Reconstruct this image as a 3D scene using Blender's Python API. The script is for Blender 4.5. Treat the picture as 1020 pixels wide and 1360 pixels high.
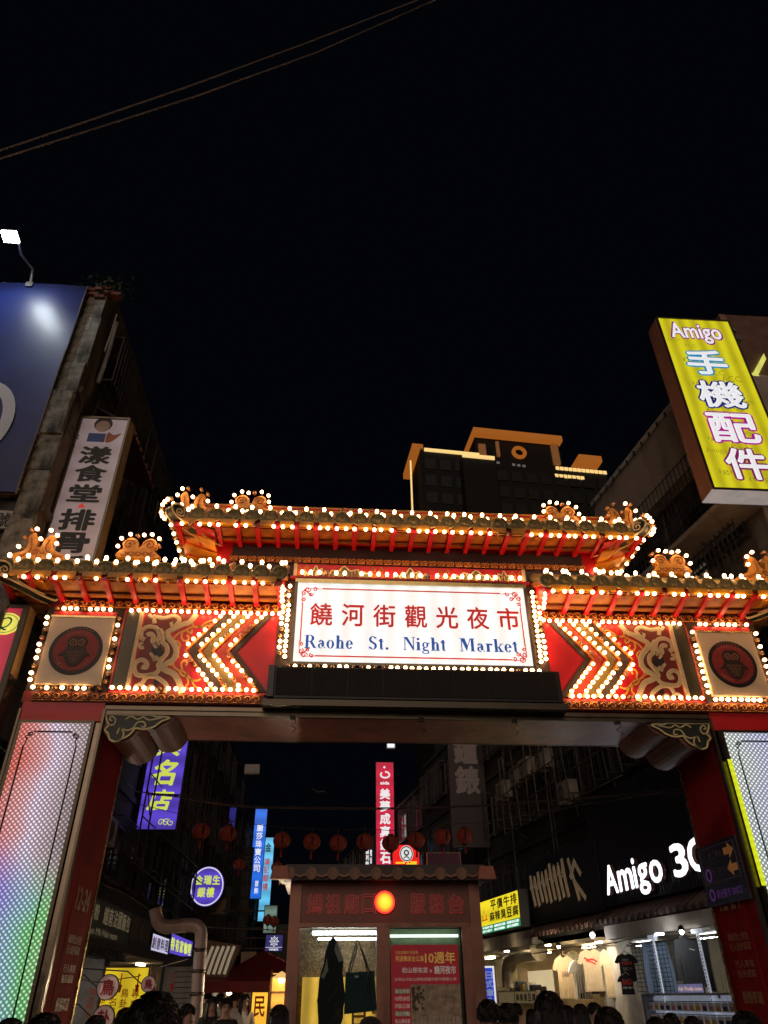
import bpy, math, random
from mathutils import Vector, Matrix
from mathutils.geometry import tessellate_polygon
random.seed(7)
S = bpy.context.scene
for o in list(bpy.data.objects):
    bpy.data.objects.remove(o)
COL = S.collection
R = math.radians
PI = math.pi

# ------------------------------------------------------------------ camera
FPX = 943.0
CAM = Vector((-1.38, -11.5, 1.65))
def _axes(pitch, yaw, roll):
    t, y, r = R(pitch), R(yaw), R(roll)
    F = Vector((math.sin(y)*math.cos(t), math.cos(y)*math.cos(t), math.sin(t)))
    Rt = Vector((math.cos(y), -math.sin(y), 0)); U = Rt.cross(F)
    return F, Rt*math.cos(r)+U*math.sin(r), U*math.cos(r)-Rt*math.sin(r)
CF, CR, CU = _axes(34.2422, 4.4469, -0.5625)
cd = bpy.data.cameras.new('camera'); cam = bpy.data.objects.new('camera', cd); COL.objects.link(cam)
cd.sensor_fit = 'HORIZONTAL'; cd.sensor_width = 36; cd.lens = 36*FPX/1020; cd.clip_start = .05; cd.clip_end = 3000
m3 = Matrix((CR, CU, -CF)).transposed()
cam.matrix_world = Matrix.Translation(CAM) @ m3.to_4x4()
S.camera = cam

# ------------------------------------------------------------------ world, night fill, exposure
W = bpy.data.worlds.new('World'); S.world = W; W.use_nodes = True
nt = W.node_tree; nt.nodes.clear()
sky = nt.nodes.new('ShaderNodeTexSky'); sky.sky_type = 'NISHITA'; sky.sun_disc = False
sky.sun_elevation = R(-4); sky.sun_rotation = R(200)
bg = nt.nodes.new('ShaderNodeBackground'); bg.inputs[0].default_value = (.0009, .0011, .0021, 1); bg.inputs[1].default_value = 1.0
bg2 = nt.nodes.new('ShaderNodeBackground'); bg2.inputs[1].default_value = .0008
nt.links.new(sky.outputs[0], bg2.inputs[0])
ad = nt.nodes.new('ShaderNodeAddShader'); nt.links.new(bg.outputs[0], ad.inputs[0]); nt.links.new(bg2.outputs[0], ad.inputs[1])
wo = nt.nodes.new('ShaderNodeOutputWorld'); nt.links.new(ad.outputs[0], wo.inputs[0])
sl = bpy.data.lights.new('night_fill', 'SUN'); sl.energy = .5; sl.angle = R(40); sl.color = (1, .76, .6)
so = bpy.data.objects.new('night_fill', sl); COL.objects.link(so)
so.rotation_euler = (R(68), 0, R(-10))
S.view_settings.view_transform = 'Standard'; S.view_settings.look = 'None'
S.view_settings.exposure = 0; S.view_settings.gamma = 1; S.view_settings.use_curve_mapping = False
S.cycles.max_bounces = 5; S.cycles.diffuse_bounces = 2; S.cycles.glossy_bounces = 2; S.cycles.transmission_bounces = 3
S.cycles.transparent_max_bounces = 12; S.cycles.caustics_reflective = False; S.cycles.caustics_refractive = False
S.cycles.use_denoising = True; S.cycles.sample_clamp_indirect = 4

# ------------------------------------------------------------------ frames (U right, V up, N toward the viewer)
class Fr:
    def __init__(s, O, U, N=None):
        s.O = Vector(O); s.U = Vector(U).normalized(); s.V = Vector((0, 0, 1)); s.N = s.U.cross(s.V)
    def pt(s, a, h, d=0): return s.O + s.U*a + s.V*h + s.N*d
    def uv(s, px, py, d=0):
        r = CF*FPX + CR*(px-510) + CU*(680-py)
        o = s.O + s.N*d
        t = (o-CAM).dot(s.N)/r.dot(s.N)
        q = CAM + r*t - s.O
        return q.dot(s.U), q.z
class Tilt(Fr):   # a frame with an arbitrary V
    def __init__(s, O, U, V):
        s.O = Vector(O); s.U = Vector(U).normalized(); s.V = Vector(V).normalized(); s.N = s.U.cross(s.V)
def front(Y): return Fr((0, Y, 0), (1, 0, 0))
G = front(0)
def at(px, py, Y):
    a, h = front(Y).uv(px, py); return Vector((a, Y, h))
class WF(Fr):
    def __init__(s): s.O = Vector(); s.U = Vector((1, 0, 0)); s.V = Vector((0, 0, 1)); s.N = Vector((0, -1, 0))
    def pt(s, x, y, z=0): return Vector((x, y, z))
XYZ = WF()

# ------------------------------------------------------------------ mesh builder
class M:
    def __init__(s, fr=XYZ): s.v = []; s.f = []; s.m = []; s.s = []; s.fr = fr; s.mi = 0
    def add(s, vs, fs, smooth=False):
        b = len(s.v); s.v += [tuple(v) for v in vs]
        for f in fs: s.f.append(tuple(b+i for i in f)); s.m.append(s.mi); s.s.append(smooth)
    def box(s, a0, a1, b0, b1, c0, c1):
        P = s.fr.pt
        vs = [P(a, b, c) for a in (a0, a1) for b in (b0, b1) for c in (c0, c1)]
        s.add(vs, [(0, 1, 3, 2), (4, 6, 7, 5), (0, 4, 5, 1), (2, 3, 7, 6), (0, 2, 6, 4), (1, 5, 7, 3)]); return s
    def hexa(s, p):  # 8 frame points, bottom 4 then top 4
        s.add([s.fr.pt(*q) for q in p], [(3, 2, 1, 0), (4, 5, 6, 7), (0, 1, 5, 4), (1, 2, 6, 5), (2, 3, 7, 6), (3, 0, 4, 7)]); return s
    def prism(s, pts, d0, d1, fr=None):  # 2-D outline (a,h) extruded along d
        fr = fr or s.fr; n = len(pts)
        try: tri = tessellate_polygon([[Vector((p[0], p[1], 0)) for p in pts]])
        except Exception: tri = []
        A = [fr.pt(p[0], p[1], d0) for p in pts]; B = [fr.pt(p[0], p[1], d1) for p in pts]
        ar = sum(pts[i][0]*pts[(i+1) % n][1]-pts[(i+1) % n][0]*pts[i][1] for i in range(n))
        ft = []
        for t in tri:
            a, b, c = t
            q = (pts[b][0]-pts[a][0])*(pts[c][1]-pts[a][1])-(pts[c][0]-pts[a][0])*(pts[b][1]-pts[a][1])
            if q < 0: t = (a, c, b)
            ft.append(tuple(i+n for i in t)); ft.append(tuple(reversed(t)))
        for i in range(n):
            j = (i+1) % n
            ft.append((i, j, j+n, i+n) if ar > 0 else (j, i, i+n, j+n))
        s.add(A+B, ft); return s
    def face(s, pts, d=0):
        s.add([s.fr.pt(p[0], p[1], d) for p in pts], [tuple(range(len(pts)))]); return s
    def tube(s, path, r, n=6, caps=True, smooth=True, world=False, flat=1.0):
        P = [Vector(p) if world else s.fr.pt(*p) for p in path]
        if len(P) < 2: return s
        rr = r if isinstance(r, (list, tuple)) else [r]*len(P)
        T0 = (P[1]-P[0]).normalized()
        up = Vector((0, 0, 1)) if abs(T0.z) < .9 else Vector((0, 1, 0))
        A = T0.cross(up).normalized(); vs = []
        for i, p in enumerate(P):
            T = (P[min(i+1, len(P)-1)]-P[max(i-1, 0)])
            if T.length < 1e-9: T = T0
            T.normalize()
            A = (A-T*A.dot(T))
            if A.length < 1e-6: A = T.cross(Vector((.3, .5, .8)))
            A.normalize(); B = T.cross(A)
            for k in range(n):
                w = 2*PI*k/n; vs.append(p+(A*math.cos(w)+B*math.sin(w)*flat)*rr[i])
        fs = [(i*n+k, i*n+(k+1) % n, (i+1)*n+(k+1) % n, (i+1)*n+k) for i in range(len(P)-1) for k in range(n)]
        s.add(vs, fs, smooth)
        if caps:
            s.add(vs[:n], [tuple(reversed(range(n)))]); s.add(vs[-n:], [tuple(range(n))])
        return s
    def lathe(s, O, ax, prof, n=12, smooth=True):  # world origin, axis, [(dist, radius)]
        O = Vector(O); ax = Vector(ax).normalized()
        A = ax.cross(Vector((0, 0, 1)) if abs(ax.z) < .9 else Vector((1, 0, 0))).normalized(); B = ax.cross(A)
        vs = []
        for (t, r) in prof:
            for k in range(n):
                w = 2*PI*k/n; vs.append(O+ax*t+(A*math.cos(w)+B*math.sin(w))*max(r, 1e-4))
        s.add(vs, [(i*n+k, i*n+(k+1) % n, (i+1)*n+(k+1) % n, (i+1)*n+k) for i in range(len(prof)-1) for k in range(n)], smooth)
        return s
    def ball(s, c, r, n=12, m=8, sc=(1, 1, 1), jit=0):
        c = Vector(c); vs = []
        for i in range(m+1):
            a = PI*i/m
            for k in range(n):
                w = 2*PI*k/n; j = 1+random.uniform(-jit, jit) if 0 < i < m else 1
                vs.append(c+Vector((math.sin(a)*math.cos(w)*sc[0], math.sin(a)*math.sin(w)*sc[1], math.cos(a)*sc[2]))*r*j)
        s.add(vs, [(i*n+k, (i+1)*n+k, (i+1)*n+(k+1) % n, i*n+(k+1) % n) for i in range(m) for k in range(n)], True); return s
    def disc(s, c, r0, r1, d0, d1, n=24, sy=1):  # ring or disc plate in frame: centre (a,h)
        P = s.fr.pt
        if r0 <= 0:
            s.prism([(c[0]+r1*math.cos(2*PI*k/n), c[1]+r1*sy*math.sin(2*PI*k/n)) for k in range(n)], d0, d1)
        else:
            vs = []
            for k in range(n):
                w = 2*PI*k/n; x, y = math.cos(w), math.sin(w)*sy
                vs += [P(c[0]+r0*x, c[1]+r0*y, d0), P(c[0]+r1*x, c[1]+r1*y, d0), P(c[0]+r1*x, c[1]+r1*y, d1), P(c[0]+r0*x, c[1]+r0*y, d1)]
            fs = []
            for k in range(n):
                a, b = 4*k, 4*((k+1) % n)
                for q in range(4): fs.append((a+q, b+q, b+(q+1) % 4, a+(q+1) % 4))
            s.add(vs, fs)
        return s

WLOC = {}
def mk_mesh(name, m, mats):
    me = bpy.data.meshes.new(name)
    c = Vector((0, 0, 0))
    if m.v:
        lo = [min(v[i] for v in m.v) for i in range(3)]; hi = [max(v[i] for v in m.v) for i in range(3)]
        c = Vector([(a+b)/2 for a, b in zip(lo, hi)])
    me.from_pydata([tuple(Vector(v)-c) for v in m.v], [], m.f)
    for mt in (mats if isinstance(mats, (list, tuple)) else [mats]): me.materials.append(mt)
    me.polygons.foreach_set('material_index', m.m); me.polygons.foreach_set('use_smooth', m.s)
    me.update(); return me, c
def place(name, me, c, parent=None):
    o = bpy.data.objects.new(name, me); COL.objects.link(o); c = Vector(c)
    if parent is not None:
        o.parent = parent; o.location = c-WLOC[parent.name]
    else: o.location = c
    WLOC[o.name] = c; return o
def part(name, m, mats, parent, label=None, kind=None):
    me, c = mk_mesh(name, m, mats); o = place(name, me, c, parent)
    if label: o['label'] = label
    if kind: o['kind'] = kind
    return o
def tag(o, label=None, cat=None, group=None, kind=None):
    if label: o['label'] = label
    if cat: o['category'] = cat
    if group: o['group'] = group
    if kind: o['kind'] = kind
    return o
def thing(name, label, cat, loc, group=None):
    o = bpy.data.objects.new(name, None); COL.objects.link(o); o.empty_display_size = .2
    o.location = loc; WLOC[o.name] = Vector(loc); return tag(o, label, cat, group)
def solo(name, m, mats, label, cat, group=None, kind=None):
    me, c = mk_mesh(name, m, mats); return tag(place(name, me, c), label, cat, group, kind)
def struct(name, m, mats): 
    me, c = mk_mesh(name, m, mats); return tag(place(name, me, c), kind='structure')
def copy_tree(o, parent=None):
    c = o.copy(); COL.objects.link(c); c.parent = parent
    for ch in list(o.children): copy_tree(ch, c)
    return c

# ------------------------------------------------------------------ materials
MATS = {}
def mat(name, rgb=(.5, .5, .5), rough=.6, metal=0, var=.25, scale=3, bump=.15, emit=None, es=0, alpha=1, spec=.5, dirt=0, dirtcol=(.02, .015, .01), objrand=0, fine=40):
    if name in MATS: return MATS[name]
    m = bpy.data.materials.new(name); m.use_nodes = True; n = m.node_tree.nodes; L = m.node_tree.links
    b = n['Principled BSDF']; MATS[name] = m
    b.inputs['Metallic'].default_value = metal; b.inputs['Specular IOR Level'].default_value = spec
    tc = n.new('ShaderNodeTexCoord'); no = n.new('ShaderNodeTexNoise'); no.inputs['Scale'].default_value = scale; no.inputs['Detail'].default_value = 6; no.inputs['Roughness'].default_value = .65
    L.new(tc.outputs['Object'], no.inputs['Vector'])
    mr = n.new('ShaderNodeMapRange'); mr.inputs[1].default_value = .3; mr.inputs[2].default_value = .7; mr.inputs[3].default_value = 1-var; mr.inputs[4].default_value = 1+var
    L.new(no.outputs[0], mr.inputs[0])
    mx = n.new('ShaderNodeVectorMath'); mx.operation = 'SCALE'; mx.inputs[0].default_value = rgb
    L.new(mr.outputs[0], mx.inputs['Scale'])
    colr = mx.outputs[0]
    if objrand:
        oi = n.new('ShaderNodeObjectInfo'); r2 = n.new('ShaderNodeMapRange'); r2.inputs[3].default_value = 1-objrand; r2.inputs[4].default_value = 1+objrand
        L.new(oi.outputs['Random'], r2.inputs[0]); m2 = n.new('ShaderNodeVectorMath'); m2.operation = 'SCALE'
        L.new(colr, m2.inputs[0]); L.new(r2.outputs[0], m2.inputs['Scale']); colr = m2.outputs[0]
    if dirt:
        nd = n.new('ShaderNodeTexNoise'); nd.inputs['Scale'].default_value = scale*.6; nd.inputs['Detail'].default_value = 9
        mp = n.new('ShaderNodeMapping'); mp.inputs['Scale'].default_value = (2.2, 2.2, .5); mp.inputs['Location'].default_value = (3, 1, 7)
        L.new(tc.outputs['Object'], mp.inputs[0]); L.new(mp.outputs[0], nd.inputs['Vector'])
        cr = n.new('ShaderNodeMapRange'); cr.inputs[1].default_value = .45; cr.inputs[2].default_value = .68; cr.inputs[4].default_value = dirt; L.new(nd.outputs[0], cr.inputs[0])
        mi = n.new('ShaderNodeMix'); mi.data_type = 'RGBA'; L.new(cr.outputs[0], mi.inputs['Factor']); L.new(colr, mi.inputs['A']); mi.inputs['B'].default_value = (*dirtcol, 1); colr = mi.outputs['Result']
    L.new(colr, b.inputs['Base Color'])
    nf = n.new('ShaderNodeTexNoise'); nf.inputs['Scale'].default_value = fine; nf.inputs['Detail'].default_value = 4; L.new(tc.outputs['Object'], nf.inputs['Vector'])
    rr = n.new('ShaderNodeMapRange'); rr.inputs[3].default_value = max(.03, rough-.12); rr.inputs[4].default_value = min(1, rough+.15); L.new(no.outputs[0], rr.inputs[0]); L.new(rr.outputs[0], b.inputs['Roughness'])
    if bump:
        bp = n.new('ShaderNodeBump'); bp.inputs['Strength'].default_value = bump; bp.inputs['Distance'].default_value = .02; L.new(nf.outputs[0], bp.inputs['Height']); L.new(bp.outputs[0], b.inputs['Normal'])
    if emit:
        b.inputs['Emission Color'].default_value = (*emit, 1); b.inputs['Emission Strength'].default_value = es
    b.inputs['Alpha'].default_value = alpha
    return m
def sign_mat(name, rgb, es, tubes=3, horiz=True, amt=.25, base=None, soft=1.0):
    """backlit acrylic: emission with the soft unevenness of the tubes behind it"""
    if name in MATS: return MATS[name]
    m = mat(name, base or [min(.8, c*.8+.02) for c in rgb], rough=.35, var=.05, bump=.03)
    n = m.node_tree.nodes; L = m.node_tree.links; b = n['Principled BSDF']
    tc = n.new('ShaderNodeTexCoord'); wv = n.new('ShaderNodeTexWave'); wv.bands_direction = 'X' if horiz else 'Z'; wv.inputs['Scale'].default_value = tubes; wv.inputs['Distortion'].default_value = .6
    wv.inputs['Detail'].default_value = 1
    L.new(tc.outputs['Object'], wv.inputs['Vector'])
    no = n.new('ShaderNodeTexNoise'); no.inputs['Scale'].default_value = 1.3; L.new(tc.outputs['Object'], no.inputs['Vector'])
    ad = n.new('ShaderNodeMath'); ad.operation = 'ADD'; L.new(wv.outputs['Fac'], ad.inputs[0]); L.new(no.outputs[0], ad.inputs[1])
    mr = n.new('ShaderNodeMapRange'); mr.inputs[1].default_value = .3; mr.inputs[2].default_value = 1.5; mr.inputs[3].default_value = es*(1-amt); mr.inputs[4].default_value = es*(1+amt)
    L.new(ad.outputs[0], mr.inputs[0]); L.new(mr.outputs[0], b.inputs['Emission Strength']); b.inputs['Emission Color'].default_value = (*rgb, 1)
    return m
def glow(name, rgb, es):
    return mat(name, rgb, rough=.4, var=0, bump=0, emit=rgb, es=es)
# ---- palette
red = mat('red_enamel', (.42, .012, .016), .32, var=.15, scale=2, bump=.04, dirt=.35, dirtcol=(.12, .01, .01))
redflat = mat('red_panel', (.62, .012, .02), .38, var=.1, scale=2, bump=.03)
maroon = mat('maroon_steel', (.46, .022, .022), .75, spec=.12, var=.2, scale=1.5, bump=.05, dirt=.4)
deepmaroon = mat('maroon_paint', (.16, .02, .018), .5, var=.15)
yellow = mat('yellow_glaze', (.78, .33, .025), .38, var=.2, scale=4, bump=.08, dirt=.35, dirtcol=(.25, .08, .01), objrand=.12)
orange = mat('orange_glaze', (.6, .2, .035), .4, var=.3, scale=8, bump=.2, dirt=.4, dirtcol=(.12, .03, .005), objrand=.15)
tilemat = mat('green_glazed_tile', (.36, .27, .1), .4, var=.5, scale=14, bump=.4, dirt=.5, objrand=.25)
darkgreen = mat('dark_green_paint', (.02, .028, .018), .45, var=.3, scale=6)
cream = mat('cream_paint', (.78, .62, .38), .45, var=.15, scale=8, bump=.08)
cloudgrey = mat('cloud_grey', (.66, .55, .34), .45, var=.12, scale=6)
darkbrown = mat('dark_brown_panel', (.04, .022, .014), .5, var=.2)
goldpaint = mat('gold_paint', (.15, .11, .025), .4, var=.15, scale=6)
orangered = mat('orange_red_paint', (.34, .035, .014), .4, var=.1)
post = mat('bronze_post', (.07, .06, .035), .35, metal=.3, var=.3, scale=2)
purpleboard = mat('slate_purple_board', (.045, .032, .05), .6, var=.3, scale=2)
steel = mat('trim_steel', (.15, .125, .09), .32, metal=.85, var=.25, scale=3, bump=.06)
goldsteel = mat('gold_steel', (.6, .45, .2), .25, metal=1, var=.25, scale=4, bump=.05)
black = mat('black_metal', (.012, .012, .012), .45, var=.3)
dark = mat('dark_paint', (.03, .028, .027), .6, var=.4)
rust = mat('rusty_metal', (.08, .045, .03), .7, var=.5, scale=6, bump=.4, dirt=.6)
soffit = mat('soffit_brown', (.6, .2, .14), .3, var=.3, scale=1.2, bump=.05, dirt=.4)
haunch = mat('haunch_brown', (.3, .12, .075), .42, var=.25, scale=2, bump=.06, dirt=.3)
concrete = mat('stained_concrete', (.27, .25, .21), .9, var=.7, scale=5, bump=.8, dirt=.85, dirtcol=(.02, .02, .016), fine=25)
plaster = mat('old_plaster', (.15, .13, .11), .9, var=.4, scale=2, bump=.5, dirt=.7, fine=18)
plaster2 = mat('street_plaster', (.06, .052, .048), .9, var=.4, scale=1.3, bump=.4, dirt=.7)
beige = mat('beige_render', (.5, .42, .35), .85, var=.15, scale=1.5, bump=.3, dirt=.4, dirtcol=(.12, .09, .07))
whitep = mat('white_paint', (.65, .63, .58), .5, var=.12, scale=5, dirt=.3, dirtcol=(.3, .27, .22))
alu = mat('aluminium', (.45, .38, .33), .35, metal=.7, var=.2, scale=3, bump=.05, dirt=.2)
glassdark = mat('dark_window_glass', (.012, .013, .016), .08, var=.1, bump=0, spec=.8)
brick = mat('brick_tile', (.28, .1, .07), .8, var=.3, scale=9, bump=.5, objrand=.25)
skin = mat('skin', (.5, .29, .2), .5, var=.08, scale=9, bump=.05)
hairm = mat('black_hair', (.012, .01, .009), .38, var=.3, scale=30, bump=.5, fine=120)
leafm = mat('leaf_green', (.05, .09, .03), .5, var=.4, scale=9, objrand=.4)
cablem = mat('cable_rubber', (.06, .055, .05), .5, var=.2)
def bulbmat():
    m = bpy.data.materials.new('bulb_glass_lit'); m.use_nodes = True; n = m.node_tree.nodes; L = m.node_tree.links; b = n['Principled BSDF']
    b.inputs['Base Color'].default_value = (.9, .7, .45, 1); b.inputs['Roughness'].default_value = .2
    oi = n.new('ShaderNodeObjectInfo'); mr = n.new('ShaderNodeMapRange'); mr.inputs[3].default_value = 7; mr.inputs[4].default_value = 15
    L.new(oi.outputs['Random'], mr.inputs[0]); L.new(mr.outputs[0], b.inputs['Emission Strength']); b.inputs['Emission Color'].default_value = (1, .56, .25, 1)
    return m
bulb_lit = bulbmat()
bulb_off = mat('bulb_glass_unlit', (.5, .28, .13), .15, var=.2, bump=0, spec=.9)
def glassmat(name, tint=(.9, .95, .95), fac=.1):
    m = bpy.data.materials.new(name); m.use_nodes = True; n = m.node_tree.nodes; L = m.node_tree.links; n.clear()
    t = n.new('ShaderNodeBsdfTransparent'); t.inputs[0].default_value = (*tint, 1); g = n.new('ShaderNodeBsdfGlossy'); g.inputs['Roughness'].default_value = .04
    no = n.new('ShaderNodeTexNoise'); no.inputs['Scale'].default_value = 6; fr = n.new('ShaderNodeFresnel'); ml = n.new('ShaderNodeMath'); ml.operation = 'MULTIPLY_ADD'
    tc = n.new('ShaderNodeTexCoord'); L.new(tc.outputs['Object'], no.inputs['Vector'])
    ml.inputs[1].default_value = fac; L.new(no.outputs[0], ml.inputs[0]); L.new(fr.outputs[0], ml.inputs[2])
    mx = n.new('ShaderNodeMixShader'); L.new(ml.outputs[0], mx.inputs[0]); L.new(t.outputs[0], mx.inputs[1]); L.new(g.outputs[0], mx.inputs[2])
    o = n.new('ShaderNodeOutputMaterial'); L.new(mx.outputs[0], o.inputs[0]); return m
pane_glass = glassmat('window_glass')

# ------------------------------------------------------------------ lettering
GC = {}
def glyphs(s, bold=0, ext=0, shear=0, res=3):
    k = (s, bold, ext, shear)
    if k in GC: return GC[k]
    cu = bpy.data.curves.new('t', 'FONT'); cu.body = s; cu.size = 1; cu.offset = bold; cu.extrude = ext; cu.shear = shear; cu.resolution_u = res
    o = bpy.data.objects.new('t', cu); COL.objects.link(o)
    me = bpy.data.meshes.new_from_object(o.evaluated_get(bpy.context.evaluated_depsgraph_get()))
    vs = [tuple(v.co) for v in me.vertices]; fs = [tuple(p.vertices) for p in me.polygons]
    bpy.data.objects.remove(o); bpy.data.curves.remove(cu); bpy.data.meshes.remove(me)
    GC[k] = (vs, fs); return vs, fs
def text(m, s, a0, a1, h0, h1, d=.006, bold=0, ext=0, shear=0, keep=False, rot=0):
    """fit string s in the frame rectangle; d = distance in front of the frame plane"""
    vs, fs = glyphs(s, 0, ext, shear)
    if not vs: return m
    x0 = min(v[0] for v in vs); x1 = max(v[0] for v in vs); y0 = min(v[1] for v in vs); y1 = max(v[1] for v in vs)
    b = abs(bold)
    sx = (a1-a0)/max(x1-x0+2*b, 1e-6); sy = (h1-h0)/max(y1-y0+2*b, 1e-6)
    if keep: sx = sy = min(sx, sy)
    cx, cy = (a0+a1)/2, (h0+h1)/2
    # heavier weights are several strikes of the same outline, a hair apart
    sh = [(0, 0)] if b < .004 else ([(-b, 0), (b, 0), (0, b), (0, -b)] if b < .02 else [(b*math.cos(k*PI/4), b*math.sin(k*PI/4)) for k in range(8)]+[(0, 0)])
    for q, (ox, oy) in enumerate(sh):
        out = []
        for v in vs:
            x = (v[0]+ox-(x0+x1)/2)*sx; y = (v[1]+oy-(y0+y1)/2)*sy
            if rot: x, y = x*math.cos(rot)-y*math.sin(rot), x*math.sin(rot)+y*math.cos(rot)
            out.append(m.fr.pt(cx+x, cy+y, d+q*.0007+v[2]*2 if ext else d+q*.0007))
        m.add(out, fs)
    return m
def vtext(m, s, a0, a1, h0, h1, d=.006, bold=0, gap=.12, ext=0):
    n = len(s); H = (h1-h0)/n
    for i, c in enumerate(s):
        if c != ' ': text(m, c, a0, a1, h1-(i+1)*H+gap*H/2, h1-i*H-gap*H/2, d, bold, ext)
    return m
def smooth_path(pts, n=6, closed=False):
    P = [Vector((p[0], p[1])) for p in pts]; out = []; N = len(P)
    rng = range(N) if closed else range(N-1)
    for i in rng:
        if closed: p0, p1, p2, p3 = P[(i-1) % N], P[i], P[(i+1) % N], P[(i+2) % N]
        else: p0, p1, p2, p3 = P[max(i-1, 0)], P[i], P[i+1], P[min(i+2, N-1)]
        for k in range(n):
            t = k/n
            out.append(tuple(.5*((2*p1)+(p2-p0)*t+(2*p0-5*p1+4*p2-p3)*t*t+(3*p1-p0-3*p2+p3)*t**3)))
    if not closed: out.append(tuple(P[-1]))
    return out
def ribbon(m, pts, w, d0, d1, closed=False, taper=False):
    """flat raised strip along a 2-D path in the frame"""
    n = len(pts); vs = []; P = [Vector(p) for p in pts]
    for i in range(n):
        a = P[(i-1) % n] if (closed or i > 0) else P[i]; b = P[(i+1) % n] if (closed or i < n-1) else P[i]
        t = (b-a); t = t.normalized() if t.length > 1e-9 else Vector((1, 0)); q = Vector((-t.y, t.x))
        ww = w/2*(1-.75*(i/(n-1)) if taper else 1)
        vs += [m.fr.pt(*(P[i]-q*ww), d0), m.fr.pt(*(P[i]-q*ww), d1), m.fr.pt(*(P[i]+q*ww), d1), m.fr.pt(*(P[i]+q*ww), d0)]
    fs = []
    for i in range(n if closed else n-1):
        a, b = 4*i, 4*((i+1) % n)
        fs += [(a, b, b+1, a+1), (a+1, b+1, b+2, a+2), (a+2, b+2, b+3, a+3)]
    m.add(vs, fs); return m
def spiral(cx, cy, r, turns=1.5, a0=0, sgn=1, n=14, rmin=.15):
    return [(cx+r*(1-(1-rmin)*k/n)*math.cos(a0+sgn*2*PI*turns*k/n), cy+r*(1-(1-rmin)*k/n)*math.sin(a0+sgn*2*PI*turns*k/n)) for k in range(n+1)]

def pieces(name, m, mats, parent):
    """one part for each separate solid of a builder"""
    n = len(m.v); pr = list(range(n))
    def fd(i):
        while pr[i] != i: pr[i] = pr[pr[i]]; i = pr[i]
        return i
    for f in m.f:
        for i in f[1:]: pr[fd(f[0])] = fd(i)
    g = {}
    for k, f in enumerate(m.f): g.setdefault(fd(f[0]), []).append(k)
    for ks in g.values():
        ix = {}; q = M()
        for k in ks:
            for i in m.f[k]: ix.setdefault(i, len(ix))
            q.f.append(tuple(ix[i] for i in m.f[k])); q.m.append(m.m[k]); q.s.append(m.s[k])
        q.v = [m.v[i] for i in ix]; part(name, q, mats, parent)

# ================================================================== ground
struct('street_ground', M().box(-60, 60, -30, 140, -.3, 0), mat('asphalt', (.09, .085, .08), .75, var=.35, scale=3, bump=.5, dirt=.4))
pv = M()
struct('market_paving', M().box(-6.4, 7.6, 1.6, 60, .0, .012), mat('paving_stone', (.28, .25, .22), .6, var=.3, scale=2, bump=.3, dirt=.4))

# ================================================================== THE GATE
gate = thing('market_gate', 'red and gold tiled night market gateway outlined with glowing bulbs', 'gate', (0, 0, 0))
GD = 1.45
# --- structure
for sx in (-1, 1):
    c = part('column', M().box(*sorted((sx*5.02, sx*6.28)), .02, GD, 0, 5.45), red, gate)
    m = M(); 
    for a in (4.985, 6.29): m.box(*sorted((sx*(a-.0), sx*(a+.035))), -.05, .05, .0, 5.47)
    part('column_edge_trim', m, steel, c)
    part('jamb_panel', M().box(*sorted((sx*4.99, sx*5.02)), .06, GD-.02, 0, 5.44), maroon, c)
    part('jamb_gold_edge', M().box(*sorted((sx*4.975, sx*5.0)), GD-.06, GD+.01, 0, 5.4), goldsteel, c)
part('beam', M().box(-6.3, 6.3, .03, GD, 5.46, 7.42), deepmaroon, gate)
m = M(); m.box(-4.97, 4.97, .02, GD, 5.43, 5.457)
part('beam_soffit', m, soffit, gate)
m = M(); m.box(-5.0, 5.0, -.02, .05, 5.40, 5.50); m.box(-4.97, 4.97, GD-.03, GD+.02, 5.425, 5.46); m.box(-5.0, 5.0, -.05, -.02, 5.47, 5.53)
part('beam_edge_trim', m, steel, gate)
part('beam_lower_channel', M().box(-2.5, 2.5, -.30, -.03, 5.50, 5.60), mat('channel_bronze', (.09, .075, .055), .35, metal=.6), gate)
part('beam_back_board', M().box(-6.3, 6.3, GD, GD+.04, 5.47, 7.4), maroon, gate)
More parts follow.
